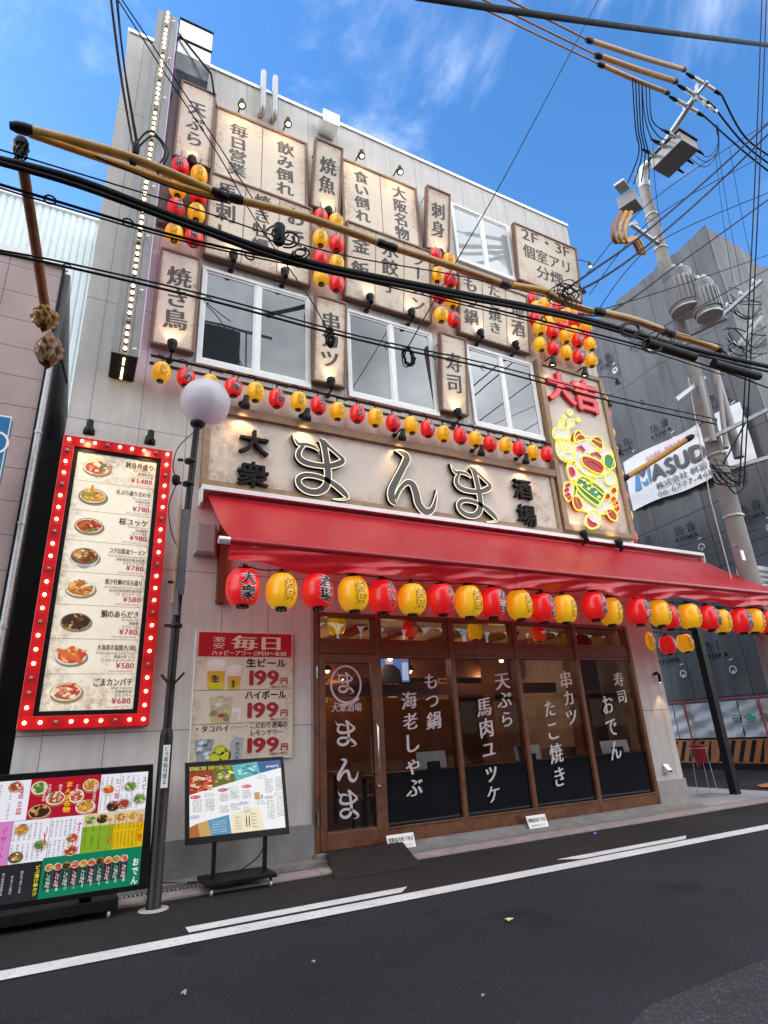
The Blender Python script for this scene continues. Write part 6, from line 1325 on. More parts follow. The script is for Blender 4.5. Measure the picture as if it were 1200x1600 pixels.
# evacuation notices lying at the sill
for i, (l, cx) in enumerate((([(613, 1318), (655, 1313), (657, 1330), (614, 1336)], 0), ([(834, 1285), (864, 1282), (866, 1297), (835, 1302)], 1))):
    p0 = W(l[0][0], l[0][1], -.3); p1 = W(l[2][0], l[2][1], -.3)
    t_ = thing('evacuation_notice', 'small white notice plate propped on the sill ' + ('beside the ramp', 'below the middle glass bays')[i], 'notice', ((p0.x + p1.x) / 2, -.2, .05), (radians(-20), 0, 0), group='evacuation notices')
    hw = (p1.x - p0.x) / 2; mb = MB(); mb.box(-hw, hw, 0, .012, 0, .17); mb.build('plate', WHITEP, t_, bevel=.003)
    mb = MB(); htext(mb, '避難器具降下地点', -hw * .92, hw * .92, .105, .06, -.0015, off=.015); htext(mb, 'この場所に物を置かないでください', -hw * .8, hw * .8, .035, .025, -.0015); mb.build('lettering', INK, t_)

# ------------------------------------------------------------------ utility pole and equipment
PX, PY = 11.55, -1.0
PCON = M('pole_concrete', (.25, .235, .22), rough=.8, var=.18, scale=3, bump=.2, bscale=40)
up = thing('utility_pole', 'tall tapering concrete utility pole with a steel arm at the top', 'utility pole', (PX, PY, 0))
TOPX, TOPZ = .22, 14.9
mb = MB(); mb.tube([(0, 0, 0), (TOPX * .5, 0, 7.5), (TOPX, 0, TOPZ)], [.20, .165, .13], 20); mb.build('shaft', PCON, up)
armp = [Vector((TOPX, 0, TOPZ - .5)), Vector((TOPX, -.12, TOPZ + .05)), Vector((TOPX, -.6, 15.0)), Vector((TOPX, -1.85, 15.5))]
mb = MB(); mb.tube(armp, [.15, .13, .075, .07], 12); mb.build('arm', GALV, up)
for i in range(16):
    z = 2.4 + i * .72; a_ = (0, pi)[i % 2]; mb = MB(); mb.tube([(TOPX * z / TOPZ, 0, z), (TOPX * z / TOPZ + .34 * cos(a_), -.05, z)], .011, 6); mb.build('step_bolt', GALV, up)
for z in (5.2, 6.6, 7.4, 9.4, 11.2, 12.3, 13.4):
    x = TOPX * z / TOPZ; r_ = .2 - .07 * z / TOPZ + .012; mb = MB(); mb.lathe([(r_, -.03), (r_ + .006, -.028), (r_ + .006, .028), (r_, .03)], (x, 0, z), 18); mb.build('band', GALV, up)
def xarm(a_, b_, y0, y1, nm, n_ins=4, lab=None):
    p0, p1 = W(*a_, y0), W(*b_, y1); mb = MB(); mb.bar(p0 - up.location, p1 - up.location, .075, .075); o = mb.build(nm, GALV, up)
    for k in range(n_ins):
        p_ = p0.lerp(p1, (k + .5) / n_ins) - up.location; m2 = MB(); m2.lathe([(.02, 0), (.02, .05), (.06, .06), (.05, .1), (.06, .12), (.035, .16), (.03, .2), (0, .21)], p_, 10); m2.build('insulator', M('porcelain', (.62, .61, .58), rough=.2, var=.05), up)
    return o
xarm((1110, 510), (1190, 438), -1.0, -2.2, 'crossarm', 4); xarm((985, 350), (1035, 385), -1.3, -1.0, 'crossarm', 3); xarm((1135, 560), (1190, 495), -1.0, -1.7, 'crossarm', 2)
xarm((1055, 625), (1100, 590), -1.4, -1.0, 'crossarm', 0); xarm((1100, 690), (1200, 640), -1.0, -2.0, 'crossarm', 0); xarm((1140, 732), (1200, 715), -1.0, -1.5, 'crossarm', 0)
mb = MB(); a_ = W(1130, 725, -1.15) - up.location; b_ = W(1165, 660, -1.5) - up.location; mb.bar(a_, b_, .03, .03); mb.build('brace', BLACK, up)
mb = MB(); mb.tube([W(1075, 590, -1.25) - up.location, W(1110, 780, -1.25) - up.location, W(1143, 905, -1.25) - up.location], .012, 6); mb.build('earth_conduit', M('pale_conduit', (.55, .45, .42), rough=.5), up)
mb = MB(); c = W(1160, 868, -1.26) - up.location; mb.box(c.x - .05, c.x + .04, c.y - .02, c.y, c.z - .1, c.z + .1); mb.build('number_plate', WHITEP, up)
for i, (a_, b_, c_, d_) in enumerate(((1108, 555, 1155, 715), (1092, 590, 1115, 690))):
    p0, p1 = W(a_, b_, -1.25), W(c_, d_, -1.25); mb = MB(); mb.tube([p0 - up.location, p1 - up.location], .1 if i == 0 else .06, 14); mb.build('cable_duct', M('grey_duct', (.27, .25, .24), rough=.5, var=.15), up)
mb = MB(); mb.tube([W(1118, 560, -1.3) - up.location, W(1135, 700, -1.3) - up.location], .05, 10); mb.build('cable_duct', M('grey_duct', (.36, .33, .31)), up)
# tangled wiring at two places of the pole
mb = MB(); rnd = random.Random(5)
for cx_, cy_, sx_, sy_, n_ in ((1140, 735, 32, 20, 16), (1165, 530, 36, 22, 12), (1165, 470, 28, 22, 9)):
    for k in range(n_):
        y0_, y1_, sg = cy_ + rnd.uniform(-sy_, sy_), cy_ + rnd.uniform(-sy_, sy_), rnd.uniform(-4, sy_); yd = -1.2 - rnd.uniform(0, .4); q = [W(cx_ + sx_ * a_, b_, yd) - up.location for a_, b_ in ((-1 + rnd.uniform(0, .3), y0_), (-.4, y0_ + sg), (.3, y1_ + sg), (.9, y1_))]; mb.tube(smooth([tuple(v_) for v_ in q], 5), rnd.choice((.007, .010, .014)), 5)
mb.build('wiring', CABLE, up)
TRF = M('transformer_grey', (.25, .26, .265), rough=.45, var=.1, metal=.1)
for i, (bx, by_, r_, h_, y_) in enumerate(((1073, 486, .30, .98, -1.42), (1109, 494, .25, .80, -1.75))):
    p_ = W(bx, by_, y_); t_ = thing('transformer', ('large grey finned transformer nearest the pole', 'smaller grey finned transformer to the right of the large one')[i], 'transformer', p_, group='pole transformers')
    mb = MB(); mb.lathe([(r_ * .93, 0), (r_, .03), (r_, h_), (r_ * 1.04, h_ + .02), (r_ * .95, h_ + .07), (r_ * .4, h_ + .14), (0, h_ + .15)], n=28); mb.build('tank', TRF, t_)
    mb = MB()
    for k in range(22):
        a0 = 2 * pi * k / 22; 
        if -.75 < math.sin(a0) < -.55 and cos(a0) < .2: continue
        mb.bar((r_ * 1.04 * cos(a0), r_ * 1.04 * sin(a0), .12), (r_ * 1.04 * cos(a0), r_ * 1.04 * sin(a0), h_ * .8), .025, .09)
    mb.build('fin', TRF, t_)
    mb = MB(); mb.lathe([(r_ * 1.06, -.02), (r_ * 1.06, .02)], n=28); mb.build('base_rim', GALV, t_)
    for k in range(3):
        a0 = 3.6 + k * .8; mb = MB(); mb.lathe([(.04, 0), (.055, .03), (.04, .06), (.055, .09), (.03, .13), (0, .15)], (r_ * .6 * cos(a0), r_ * .6 * sin(a0), h_ + .08), 10); mb.build('bushing', M('porcelain', (.62, .61, .58)), t_)
mb = MB(); q = W(1090, 500, -1.5); mb.bar((PX + .1, PY, q.z - .06), (q.x + .5, -1.85, q.z - .02), .09, .1); mb.build('transformer_bracket', GALV, None)
o = bpy.data.objects['transformer_bracket']; o.parent = up; o.matrix_parent_inverse = Matrix.Translation(-up.location)
# oil switch hanging from the arm
def boxy(name, label, cat, quad_px, y_, w_, d_, h_, rotz):
    p_ = W(*quad_px, y_); t_ = thing(name, label, cat, p_, (0, 0, rotz)); mb = MB(); mb.box(-w_ / 2, w_ / 2, -d_ / 2, d_ / 2, -h_ / 2, h_ / 2); mb.build('casing', M('switch_grey', (.20, .20, .205), rough=.45, var=.1), t_, bevel=.015); return t_
t_ = boxy('oil_switch', 'grey box switch with six black bushings hanging below the pole arm', 'switch', (1052, 240), -2.0, .62, .85, .42, 0)
mb = MB(); mb.box(-.34, .34, -.46, .46, .1, .15); mb.build('lid_flange', BLACKM, t_)
mb = MB(); mb.tube([(0, -.2, .2), (0, -.1, .55)], .05, 8); mb.lathe([(.2, 0), (.22, .05), (.15, .12), (0, .14)], (.1, -.1, .2), 16); mb.build('hanger', TRF, t_)
for k in range(6):
    sx = (-1, 1)[k % 2]; y0 = -.28 + .28 * (k // 2); mb = MB(); mb.tube([(sx * .28, y0, .05), (sx * .5, y0, .1)], [.05, .035], 8, 1); mb.tube([(sx * .5, y0, .1), (sx * .78, y0, .06)], [.045, .02], 8, 0); mb.build('bushing', [BLACKM, M('porcelain', (.62, .61, .58))], t_)
t_ = boxy('junction_switch', 'small grey switch box with orange hooded cables on the pole', 'switch', (984, 318), -1.3, .42, .4, .34, .3)
mb = MB(); mb.box(-.45, -.1, -.12, .12, .3, .36); mb.build('plate', GALV, t_)
for k in range(3): mb = MB(); mb.tube([(.0 + .1 * k, .0, .15), (.05 + .13 * k, -.05, .35), (.2 + .16 * k, -.05, .5)], [.05, .06, .03], 8); mb.build('orange_hood', YTUBE, t_)
for k in range(3):
    q0 = W(970 + 8 * k, 332, -1.35); q1 = W(958 + 9 * k, 355, -1.45); q2 = W(962 + 8 * k, 378 , -1.4); q3 = W(985 + 5 * k, 372, -1.3); q4 = W(1000 + 4 * k, 398, -1.2)
    mb = MB(); mb.tube(smooth([v_ - t_.location for v_ in (tuple(q0 - Vector()), )] if False else [tuple(q_) for q_ in (q0, q1, q2, q3, q4)], 4), [.05] * 17, 8); o = mb.build('insulated_lead', YTUBE if k else BTUBE, None)
    tag(o, 'orange wrapped cable drooping from the small switch box, ' + ('outermost with brown tone', 'middle one', 'innermost one')[k], 'cable', 'orange leads below the switch box')
# insulators and hardware on the arm
ARM = thing('arm_insulators', 'cluster of white strain insulators on the end of the pole arm', 'insulator', tuple(W(1085, 165, -3.75)))
arm_end = Vector((PX + TOPX, PY - 1.8, 15.5))
ARM.location = arm_end; ARM.scale = (.62, .62, .62)
POR = M('porcelain', (.62, .61, .58))
mb = MB(); mb.bar((-.12, .0, -.35), (.12, -.1, .55), .1, .1); mb.bar((0, -.55, .05), (0, .55, -.05), .09, .09); mb.build('bracket', GALV, ARM)
for k, (dy, dz) in enumerate(((-.40, .10), (0.0, .0), (.40, -.10))):
    for s in (-1, 1):
        mb = MB(); prof = []
        for j in range(5): prof += [(.035, .1 + .11 * j), (.085, .13 + .11 * j), (.085, .15 + .11 * j), (.035, .18 + .11 * j)]
        mb.lathe(prof, (0, dy, dz), 12, axis=(s, 0, .08 * s)); mb.lathe([(.05, .62), (.07, .68), (.06, .95), (.03, 1.1)], (0, dy, dz), 10, 1, axis=(s, 0, .08 * s)); mb.build('strain_insulator', [POR, BLACKM], ARM)
mb = MB(); N = 16
for s in (.35, .8): mb.tube([(s + .18 * cos(pi * i / N), -.1, -.35 + -.2 * sin(pi * i / N)) for i in range(N + 1)], .05, 8)
mb.build('arrester', POR, ARM)

# ------------------------------------------------------------------ overhead cables
TIPS = [[arm_end + .62 * Vector((s_ * 1.1, dy, dz + .088)) for s_ in (-1, 1)] for dy, dz in ((.40, -.10), (0, 0), (-.40, .10))]
TIPS = sorted(TIPS, key=lambda t_: t_[0].y)
def wire(label, pts, r, m=CABLE, group='overhead cables', name='overhead_cable', cat='cable', n=6, sub=6):
    q = [W(*p_) if not isinstance(p_, Vector) else p_ for p_ in pts]
    q = [tuple(v_) for v_ in q]; q = smooth(q, sub) if len(q) > 2 else q
    mb = MB(); mb.tube(q, r, n); return tag(mb.build(name, m), label, cat, group)
def sleeve(label, pts, r, m, ends=True, name='insulation_sleeve'):
    q = [W(*p_) if not isinstance(p_, Vector) else p_ for p_ in pts]; t_ = thing(name, label, 'cable sleeve', tuple(q[0]), group='yellow cable sleeves')
    l = [tuple(v_ - q[0]) for v_ in q]; l2 = smooth(l, 5) if len(l) > 2 else l
    mb = MB(); mb.tube(l2, r, 14); mb.build('sleeve_tube', m, t_)
    if ends:
        for e0, e1 in ((0, 1), (-1, -2)):
            a_ = Vector(l2[e0]); d = (a_ - Vector(l2[e1])).normalized(); mb = MB(); mb.tube([a_ - d * .10, a_ - d * .04, a_ + d * .03, a_ + d * .09], [r * 1.06, r * 1.18, r * 1.12, r * .7], 14); mb.build('rubber_boot', BLACK, t_)
    return t_
YB = -2.7
s1 = sleeve('thick tan cable sleeve with black end boots crossing the upper left', [(32, 200, YB), (200, 245, YB), (345, 305, YB)], .050, TTUBE)
mb = MB(); mb.tube(smooth([tuple(W(*q_, YB + .02) - W(32, 200, YB)) for q_ in ((46, 209), (120, 235), (205, 264), (270, 288), (335, 306))], 4), .036, 10); mb.build('lower_tube', YTUBE, s1)
sleeve('tan cable sleeve running from the upper left to the middle signs', [(365, 310, YB), (480, 340, YB), (600, 382, YB)], .046, TTUBE)
sleeve('tan cable sleeve passing in front of the third floor window', [(608, 385, YB), (700, 414, YB), (790, 445, YB)], .046, TTUBE)
sleeve('flat yellow cable cover sagging over the lantern cluster', [(800, 446, YB), (850, 455, YB), (880, 472, YB), (925, 487, YB)], .05, YTUBE, False)
sleeve('tan cable sleeve between the lantern cluster and the grey sheets', [(935, 487, YB), (990, 500, YB), (1040, 518, YB)], .062, TTUBE)
sleeve('tan cable sleeve ending at the utility pole', [(1046, 521, YB), (1090, 534, YB), (1124, 546, YB)], .058, TTUBE)
wire('black twin wire under the tan sleeves', [(80, 215, YB), (260, 290, YB), (360, 318, YB)], .010)
sl2 = sleeve('rusty brown vertical cable sleeve hanging at the left edge', [(36, 262, -2.8), (55, 380, -2.2), (70, 478, -1.7)], .048, BTUBE, False)
mb = MB(); rnd = random.Random(2)
def bag(cx, cy, y, r, h, seed):
    rnd = random.Random(seed); p_ = W(cx, cy, y); mb = MB(); prof = []; nn_ = 22
    nn_ = 54; vs = []; K = 26
    for j in range(K + 1):
        v = j / K; rr = r * (.35 + .75 * sin(pi * (v * .85 + .1)) ** .8)
        for i in range(nn_):
            a_ = 2 * pi * i / nn_; d = rr * (1 + .14 * sin(5 * a_ + 4 * v + seed) + .09 * sin(9 * a_ - 7 * v + 2 * sin(6 * v)) + .05 * sin(17 * a_ + 11 * v) + .05 * sin(21 * v + 3 * a_)); vs.append((d * cos(a_), d * sin(a_), h * (.5 - v) + .02 * sin(3 * a_)))
    mb.add(vs, [(j * nn_ + i, (j + 1) * nn_ + i, (j + 1) * nn_ + (i + 1) % nn_, j * nn_ + (i + 1) % nn_) for j in range(K) for i in range(nn_)], 0, False); return mb, p_
for i, (cx, cy, r, h, lab) in enumerate(((70, 497, .12, .26, 'crumpled ochre plastic wrap knotted at the end of the brown sleeve'), (76, 548, .12, .36, 'drooping brown plastic bag tied below the ochre wrap'))):
    mb, p_ = bag(cx, cy, -1.65, r * .92, h * .92, i + 3); o = mb.build('plastic_wrap', M('ochre_wrap', (.30, .15, .03), rough=.35, var=.3, scale=10) if i == 0 else M('brown_wrap', (.20, .10, .035), rough=.4, var=.3, scale=10)); o.location = p_; tag(o, lab, 'plastic wrap')
wire('black cable tail curling under the brown plastic bag', [(88, 535, -1.6), (98, 570, -1.6), (104, 598, -1.6)], .014)
mb = MB(); rnd = random.Random(8)
for k in range(14): q = [W(32 + rnd.uniform(-12, 12), 232 + rnd.uniform(-14, 20), -2.75 - rnd.uniform(0, .1)) for _ in range(4)]; mb.tube(smooth([tuple(v_) for v_ in q], 5), .008, 5)
mb.lathe([(.05, -.08), (.07, 0), (.05, .08)], W(32, 228, -2.75), 12); tag(mb.build('cable_joint', CABLE), 'tangled black cable joint above the brown vertical sleeve', 'cable joint')
# thick bundle
BY = -2.85
wire('thickest black cable bundle sweeping across the whole facade', [(-20, 246, BY), (120, 282, BY), (300, 350, BY), (480, 410, BY), (700, 455, BY), (900, 495, BY), (1060, 540, BY), (1210, 575, BY)], .041, n=8)
wire('second black cable wrapped along the thick bundle', [(-20, 250, BY - .03), (120, 290, BY - .03), (300, 356, BY - .03), (480, 417, BY - .03), (700, 461, BY - .03), (900, 500, BY - .03), (1060, 546, BY - .03), (1210, 583, BY - .03)], .024)
wire('thin black wire just above the thick bundle', [(-20, 228, BY), (60, 252, BY), (300, 325, BY), (520, 395, BY), (760, 440, BY), (1000, 505, BY), (1130, 540, BY)], .008)
wire('thin black messenger wire below the thick bundle on the left', [(-20, 282, BY + .1), (80, 312, BY + .1), (300, 375, BY + .1), (560, 432, BY + .1), (800, 490, BY + .1), (1000, 540, BY + .1), (1130, 580, BY + .1), (1210, 610, BY + .1)], .014)
wire('thin wire twinned with the messenger wire below the bundle', [(-20, 287, BY + .1), (80, 318, BY + .1), (300, 380, BY + .1), (560, 437, BY + .1), (800, 495, BY + .1), (1000, 545, BY + .1), (1130, 586, BY + .1)], .009)
LY = -2.9
wire('thin cable pair, upper strand, crossing the second floor windows', [(-20, 388, LY), (100, 410, LY), (330, 463, LY), (560, 525, LY), (760, 568, LY), (960, 620, LY), (1120, 655, LY)], .009)
wire('thin cable pair, lower strand, crossing the second floor windows', [(-20, 392, LY), (100, 416, LY), (330, 470, LY), (560, 531, LY), (760, 575, LY), (960, 628, LY), (1120, 663, LY)], .012)
mb = MB()
for px_, py_ in ((105, 417), (325, 468), (420, 490), (605, 540), (680, 556), (755, 574), (830, 588), (945, 618), (1003, 628), (1058, 643)):
    c = W(px_, py_, LY); mb.tube([c + Vector((.04 * cos(2 * pi * i / 10), 0, .04 * sin(2 * pi * i / 10) - .01)) for i in range(9)], .005, 5)
for px_, py_ in ((78, 312), (200, 348), (350, 300), (390, 400), (560, 432), (850, 500)): c = W(px_, py_, BY + .1); mb.tube([c + Vector((.05 * cos(2 * pi * i / 10), 0, .05 * sin(2 * pi * i / 10))) for i in range(11)], .009, 5)
tag(mb.build('cable_hook', CABLE), 'small black hooks clipping the thin wires together', 'hook', kind='stuff')
wire('long black splice case on the bundle near the pole', [(1010, 535, BY), (1085, 558, BY)], .075, BLACKM, None, 'splice_case', 'splice case', 10)
wire('long black splice case on the bundle right of the pole', [(1115, 568, BY), (1185, 588, BY)], .075, BLACKM, None, 'splice_case', 'splice case', 10)
# cables from the top left down to the joint
for i, (a0, b0, a1, b1) in enumerate(((172, -10, 208, 232), (181, -10, 215, 225), (173, -10, 210, 242), (183, -10, 212, 220))):
    wire('black drop cable at the top left, ' + ('outer left', 'outer right', 'inner left', 'inner right')[i] + ' strand', [(a0, b0, YB - .3), ((a0 + a1) / 2 - 3, 110, YB - .1), (a1, b1, YB)], .013 if i < 2 else .009)
wire('thin wire from the top left passing the 天ぷら board, upper strand', [(178, -10, -2.4), (260, 118, -1.9), (340, 240, -1.5), (400, 345, -1.2), (480, 460, -1.4), (514, 520, -1.4)], .009)
wire('thin wire from the top left passing the 天ぷら board, lower strand', [(184, -10, -2.4), (266, 112, -1.9), (350, 240, -1.5), (420, 350, -1.2)], .009)
wire('black loop cable hanging beside the bulb sign', [(212, 225, YB), (235, 205, YB), (262, 235, YB), (255, 258, YB), (246, 268, YB)], .010); wire('second black loop cable beside the bulb sign', [(214, 232, YB), (240, 212, YB), (258, 238, YB), (246, 262, YB), (248, 275, YB)], .010)
mb = MB(); mb.lathe([(.03, -.08), (.04, -.05), (.04, .05), (.03, .08)], W(212, 232, YB), 10); mb.lathe([(.03, -.06), (.04, -.04), (.03, .06)], W(208, 250, YB), 10); tag(mb.build('cable_clamp', BLACKM), 'grey black clamp where the drop cables meet the sleeve', 'clamp')
# coils of spare wire
def coil(cx, cy, y, rx, rz, n_, seed, label):
    rnd = random.Random(seed); c = W(cx, cy, y); mb = MB()
    for k in range(n_):
        a_ = rnd.uniform(.6, 1.1); b_ = rnd.uniform(.8, 1.1); dx = rnd.uniform(-.03, .03); mb.tube([c + Vector((dx + rx * a_ * cos(2 * pi * i / 18), rnd.uniform(-.03, .03), rz * b_ * sin(2 * pi * i / 18) - rz)) for i in range(19)], .008, 5)
    tag(mb.build('wire_coil', CABLE), label, 'wire coil')
coil(515, 512, -1.4, .05, .16, 12, 1, 'dense black coil of spare wire hanging over the 串カツ board'); coil(637, 543, -2.0, .075, .15, 7, 2, 'open black coil of spare wire in front of the middle window')
wire('thin dark wire rising steeply from the coil to the top of the picture', [(637, 543, -2.0), (715, 405, -2.1), (800, 255, -2.2), (940, -10, -3.2)], .010)
# cables towards the right
wire('heavy wrapped black cable crossing the sky at the top right', [(650, -6, -3.6), (800, 17, -3.6), (1000, 45, -3.6), (1210, 72, -3.6)], .055)
for i, (a0, b0, a1, b1) in enumerate(((775, -10, 918, 62), (735, -10, 932, 86), (700, -12, 936, 100))):
    YT = (-3.05, -2.8, -2.55)[i]; tip = TIPS[i][0]; p0_ = W(a1 + 2, b1 + 1, YT)
    wire('copper coloured high wire at the top right, ' + ('upper', 'middle', 'lower')[i] + ' of three', [(a0, b0, YT), (a1, b1, YT)], .020, M('copper_wire', (.30, .14, .09), rough=.4))
    sleeve('yellow high voltage sleeve before the pole arm, ' + ('upper', 'middle', 'lower')[i] + ' of three', [p0_, p0_.lerp(tip, .5) + Vector((0, 0, -.03)), p0_.lerp(tip, .99)], (.05, .058, .05)[i], (TTUBE, YTUBE, TTUBE)[i])
for i, (a0, b0) in enumerate(((1120, 180), (1112, 190), (1105, 200))): wire('wire leaving the pole arm to the right, ' + ('upper', 'middle', 'lower')[i] + ' of three', [TIPS[i][1], (1165, 215 + 12 * i, -2.8), (1225, 258 + 14 * i, -2.8)], .022)
wire('black service cable, upper of two, from the upper right to the facade joint', [(1210, 184, -4.0), (1100, 285, -3.1), (1000, 370, -2.8), (930, 420, -2.7), (885, 452, YB)], .018)
wire('black service cable, lower of two, from the upper right to the facade joint', [(1210, 200, -4.0), (1110, 298, -3.1), (1010, 385, -2.8), (940, 435, -2.7), (890, 460, YB)], .018)
wire('long black cable arching over the transformers', [(1210, 305, -3.4), (1120, 370, -2.8), (1050, 420, -2.7), (990, 465, -2.7), (940, 492, -2.7), (905, 490, -2.7)], .014)
wire('thin wire rising right behind the transformers', [(930, 487, -2.7), (1050, 450, -2.7), (1210, 395, -2.7)], .009); wire('thin black wire above the tan sleeve to the right edge', [(1010, 525, -2.7), (1110, 470, -2.7), (1210, 415, -2.7)], .012)
for i, (a0, a1) in enumerate(((1191, 1165), (1198, 1172))): wire('near vertical dark cable at the right edge, ' + ('left', 'right')[i] + ' strand', [(a0, -10, -4.5), (a0 - 10, 250, -3.6), (a1, 580, -2.6), (a1 - 10, 760, -2.0)], .013)
for i, (a0, b0, a1, b1) in enumerate(((1118, 240, 1145, 440), (1122, 230, 1158, 440), (1140, 230, 1175, 410), (1020, 225, 1032, 355))): wire('hair thin wire hanging below the pole arm, ' + ('leftmost of the right pair', 'rightmost of the right pair', 'alone at far right', 'beside the switch')[i], [(a0, b0, -2.6), ((a0 + a1) / 2 - 2, (b0 + b1) / 2, -2.2), (a1, b1, -1.8)], .006)
for i, (y0, y1) in enumerate(((410, 300), (440, 330), (475, 372))): wire('thin diagonal wire in the sky left of the pole, ' + ('upper', 'middle', 'lower')[i] + ' of three', [(915 + 6 * i, y0 + 20, -.5), (1020, y1 + 12, -1.6), (1210, y1 - 115 + 20 * i, -3.2)], .009)
for i in range(4): wire('black lead dropping from the sleeves to the switch box, ' + ('first', 'second', 'third', 'fourth')[i] + ' from the left', [(988 + 5 * i, 122 + 3 * i, -2.7), (993 + 4 * i, 200, -2.3), (998 + 5 * i, 240, -2.0), (978 + 12 * i, 292 - 4 * i, -1.4)], .015)
for i in range(3): wire('black lead from the sleeves to the box switch, ' + ('left', 'middle', 'right')[i] + ' of three', [(1003 + 6 * i, 128 + 3 * i, -2.6), (1008 + 5 * i, 185, -2.4), (1020 + 8 * i, 220 - 8 * i, -2.3), (1032 + 9 * i, 226 - 7 * i, -2.1)], .013)
for i in range(3): wire('black lead looping from the box switch to the insulators, ' + ('left', 'middle', 'right')[i] + ' of three', [(1082 - 3 * i, 228 + 8 * i, -2.0), (1105 - 2 * i, 245 + 8 * i, -2.4), (1122, 225 + 6 * i, -2.6), (1118 + 2 * i, 195, -2.8)], .009)
sleeve('short orange tube bracing from the facade towards the pole', [(975, 748, -.1), (1030, 715, -.5), (1078, 684, -.9)], .055, YTUBE)
for i, (pts) in enumerate(([(985, 844, .2), (1085, 800, 1.2), (1210, 742, 2.0)], [(1010, 868, .3), (1100, 842, 1.0), (1210, 800, 2.0)], [(1085, 872, .3), (1140, 857, .6), (1210, 835, 1.2)], [(1030, 880, .3), (1120, 850, 1.0), (1210, 816, 2.0)])): wire('thin dark wire in front of the sheets above the awning, ' + ('highest', 'second highest', 'lowest', 'third highest')[i], pts, .012)
# knot of service joints over the lantern cluster
mb = MB(); rnd = random.Random(21)
for k in range(13): cx_, cy_ = 880 + rnd.uniform(-10, 14), 462 + rnd.uniform(-8, 10); r_ = rnd.uniform(8, 20); a0 = rnd.uniform(0, 6); q = [W(cx_ + r_ * cos(a0 + k_), cy_ + .9 * r_ * sin(a0 + k_), YB - .03 * k_) for k_ in (0, 1.1, 2.2, 3.4, 4.4)]; mb.tube(smooth([tuple(v_) for v_ in q], 5), rnd.choice((.008, .011)), 5)
tag(mb.build('cable_joint', CABLE), 'tangle of black service joints in front of the 分煙 board', 'cable joint')
mb = MB(); rnd = random.Random(22)
for px_, py_ in ((433, 365), (450, 375), (470, 395), (1020, 540), (1040, 530), (985, 515)):
    for k in range(4): a0 = rnd.uniform(0, 6); r_ = rnd.uniform(5, 13); q = [W(px_ + 1.4 * r_ * cos(a0 + k_), py_ + r_ * sin(a0 + k_), BY - .05) for k_ in (0, 1.1, 2.2, 3.3, 4.2)]; mb.tube(smooth([tuple(v_) for v_ in q], 5), .010, 5)
mb.lathe([(.06, -.12), (.07, -.1), (.07, .1), (.06, .12)], W(436, 366, BY), 10); tag(mb.build('cable_joint', CABLE), 'black cable joint with loops on the bundle before the おでん panel', 'cable joint')

# white equipment peeking at the right edge behind the awning
eq = thing('site_cabinet', 'white slatted site cabinet with a pipe at the right edge above the awning', 'cabinet', tuple(W(1193, 905, 1.5)))
mb = MB(); mb.box(-.3, .8, 0, .5, -.5, .38); mb.build('casing', WHITEP, eq, bevel=.01)
mb = MB()
for k in range(5): mb.box(-.26, .76, -.012, 0, -.42 + .15 * k, -.34 + .15 * k)
mb.build('louvre', GALV, eq); mb = MB(); mb.tube([(-.12, .1, .38), (-.14, .1, .85)], .06, 12); mb.build('pipe', WHITEP, eq)

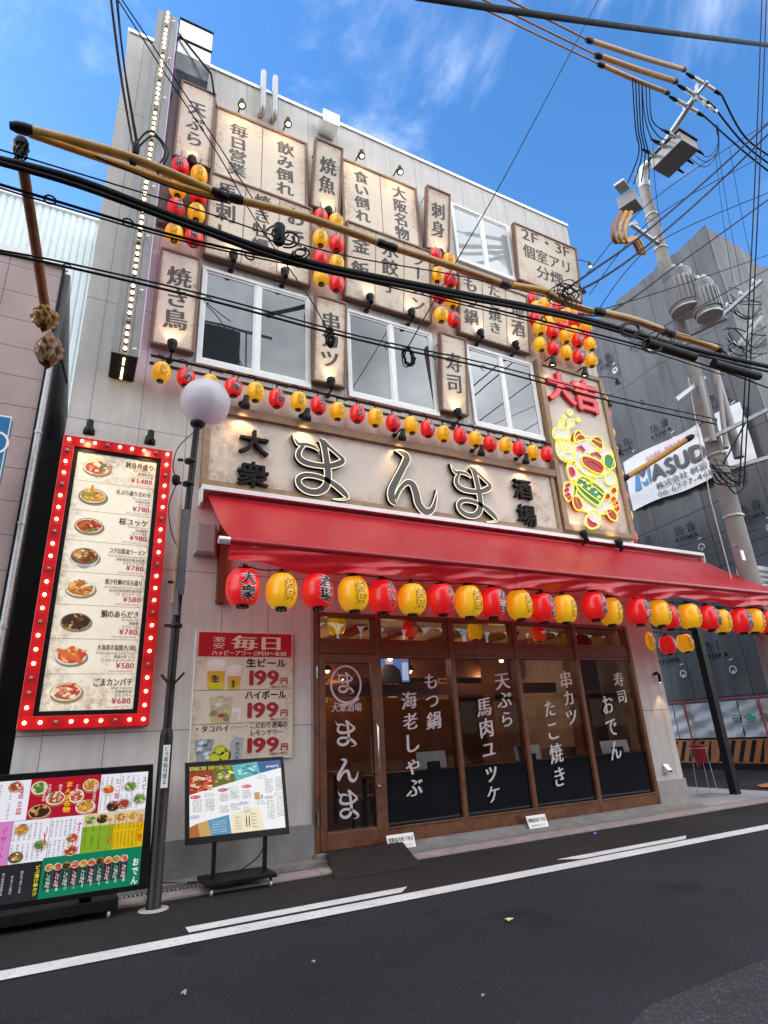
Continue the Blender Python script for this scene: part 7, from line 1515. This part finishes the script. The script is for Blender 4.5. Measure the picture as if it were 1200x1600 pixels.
# ------------------------------------------------------------------ buildings across the street (seen as reflections)
ob = thing('opposite_building', 'dark tall building across the street, mirrored in the upper left window', 'building', (0, -17.5, 0))
mb = MB(); mb.prism([(-14, 0), (8.6, 0), (7.4, 19.2), (-14, 19.2)], -8, 0); mb.build('wall', M('opposite_dark_wall', (.06, .065, .075), rough=.7, var=.2), ob)
mb = MB()
for k in range(30): mb.box(-14 + k * .71, -13.93 + k * .71, -.02, .03, 19.2, 21.2)
mb.box(-14, 7.3, -.03, .04, 21.2, 21.3); mb.box(-14, 5.6, -.02, 0, 19.2, 21.15); mb.build('railing', BLACKM, ob)
for i in range(5):
    for j in range(4): mb = MB(); mb.box(-11 + i * 3.2, -9.2 + i * 3.2, 0, .03, 2 + j * 3, 3.6 + j * 3); mb.build('window', GLASS_UP, ob)
ol = thing('opposite_shops', 'low row of shops across the street, mirrored in the dark shop glass', 'building', (0, -17.0, 0))
mb = MB(); mb.box(8.7, 44, -8, 0, 0, 5.4); mb.build('wall', M('opposite_shop_wall', (.10, .09, .085), rough=.7, var=.3), ol)
mb = MB()
for i in range(10): mb.box(9.2 + i * 3.2, 11.8 + i * 3.2, .0, .04, .3, 2.7)
mb.build('shop_window', GLASS_UP, ol); mb = MB(); mb.box(8.7, 44, 0, .9, 2.9, 3.05); mb.build('canopy', M('opposite_canopy', (.25, .22, .2)), ol)

# ------------------------------------------------------------------ litter
for i, (a_, b_, h, s, lab) in enumerate(((795, 1438, 'd8c890', .04, 'dry pale leaf lying in the middle of the road'), (930, 1303, '5a78c8', .035, 'blue scrap of paper on the road near the kerb'), (490, 1361, '5a98c8', .05, 'crumpled blue wrapper by the drain left of the ramp'), (490, 1505, 'a8a8a8', .016, 'tiny white scrap on the dark road'), (755, 1558, 'a0a098', .013, 'tiny pale scrap near the bottom of the road'), (287, 1553, 'a8a8a8', .016, 'small white scrap at the lower left of the road'), (270, 1400, 'c8c8b8', .03, 'white scrap beside the lamp post footing'))):
    p_ = G(a_, b_, .012); rnd = random.Random(i); mb = MB(); n_ = 9; pts = [(s * rnd.uniform(.6, 1.3) * cos(2 * pi * k / n_), s * .6 * rnd.uniform(.6, 1.2) * sin(2 * pi * k / n_), rnd.uniform(0, .02)) for k in range(n_)]
    mb.add([(0, 0, .018)] + pts + [(x, y, z - .004) for x, y, z in pts], [(0, k + 1, (k + 1) % n_ + 1) for k in range(n_)] + [(k + 1, k + 1 + n_, (k + 1) % n_ + 1 + n_, (k + 1) % n_ + 1) for k in range(n_)]); o = mb.build('litter_scrap', ink(h)); o.location = p_; tag(o, lab, 'litter')
o = sheet('road_marking', [G(1183, 1229)[:2], G(1215, 1222)[:2], G(1215, 1233)[:2], G(1190, 1232)[:2]], .027, M('orange_marking', (.5, .16, .04), rough=.6))
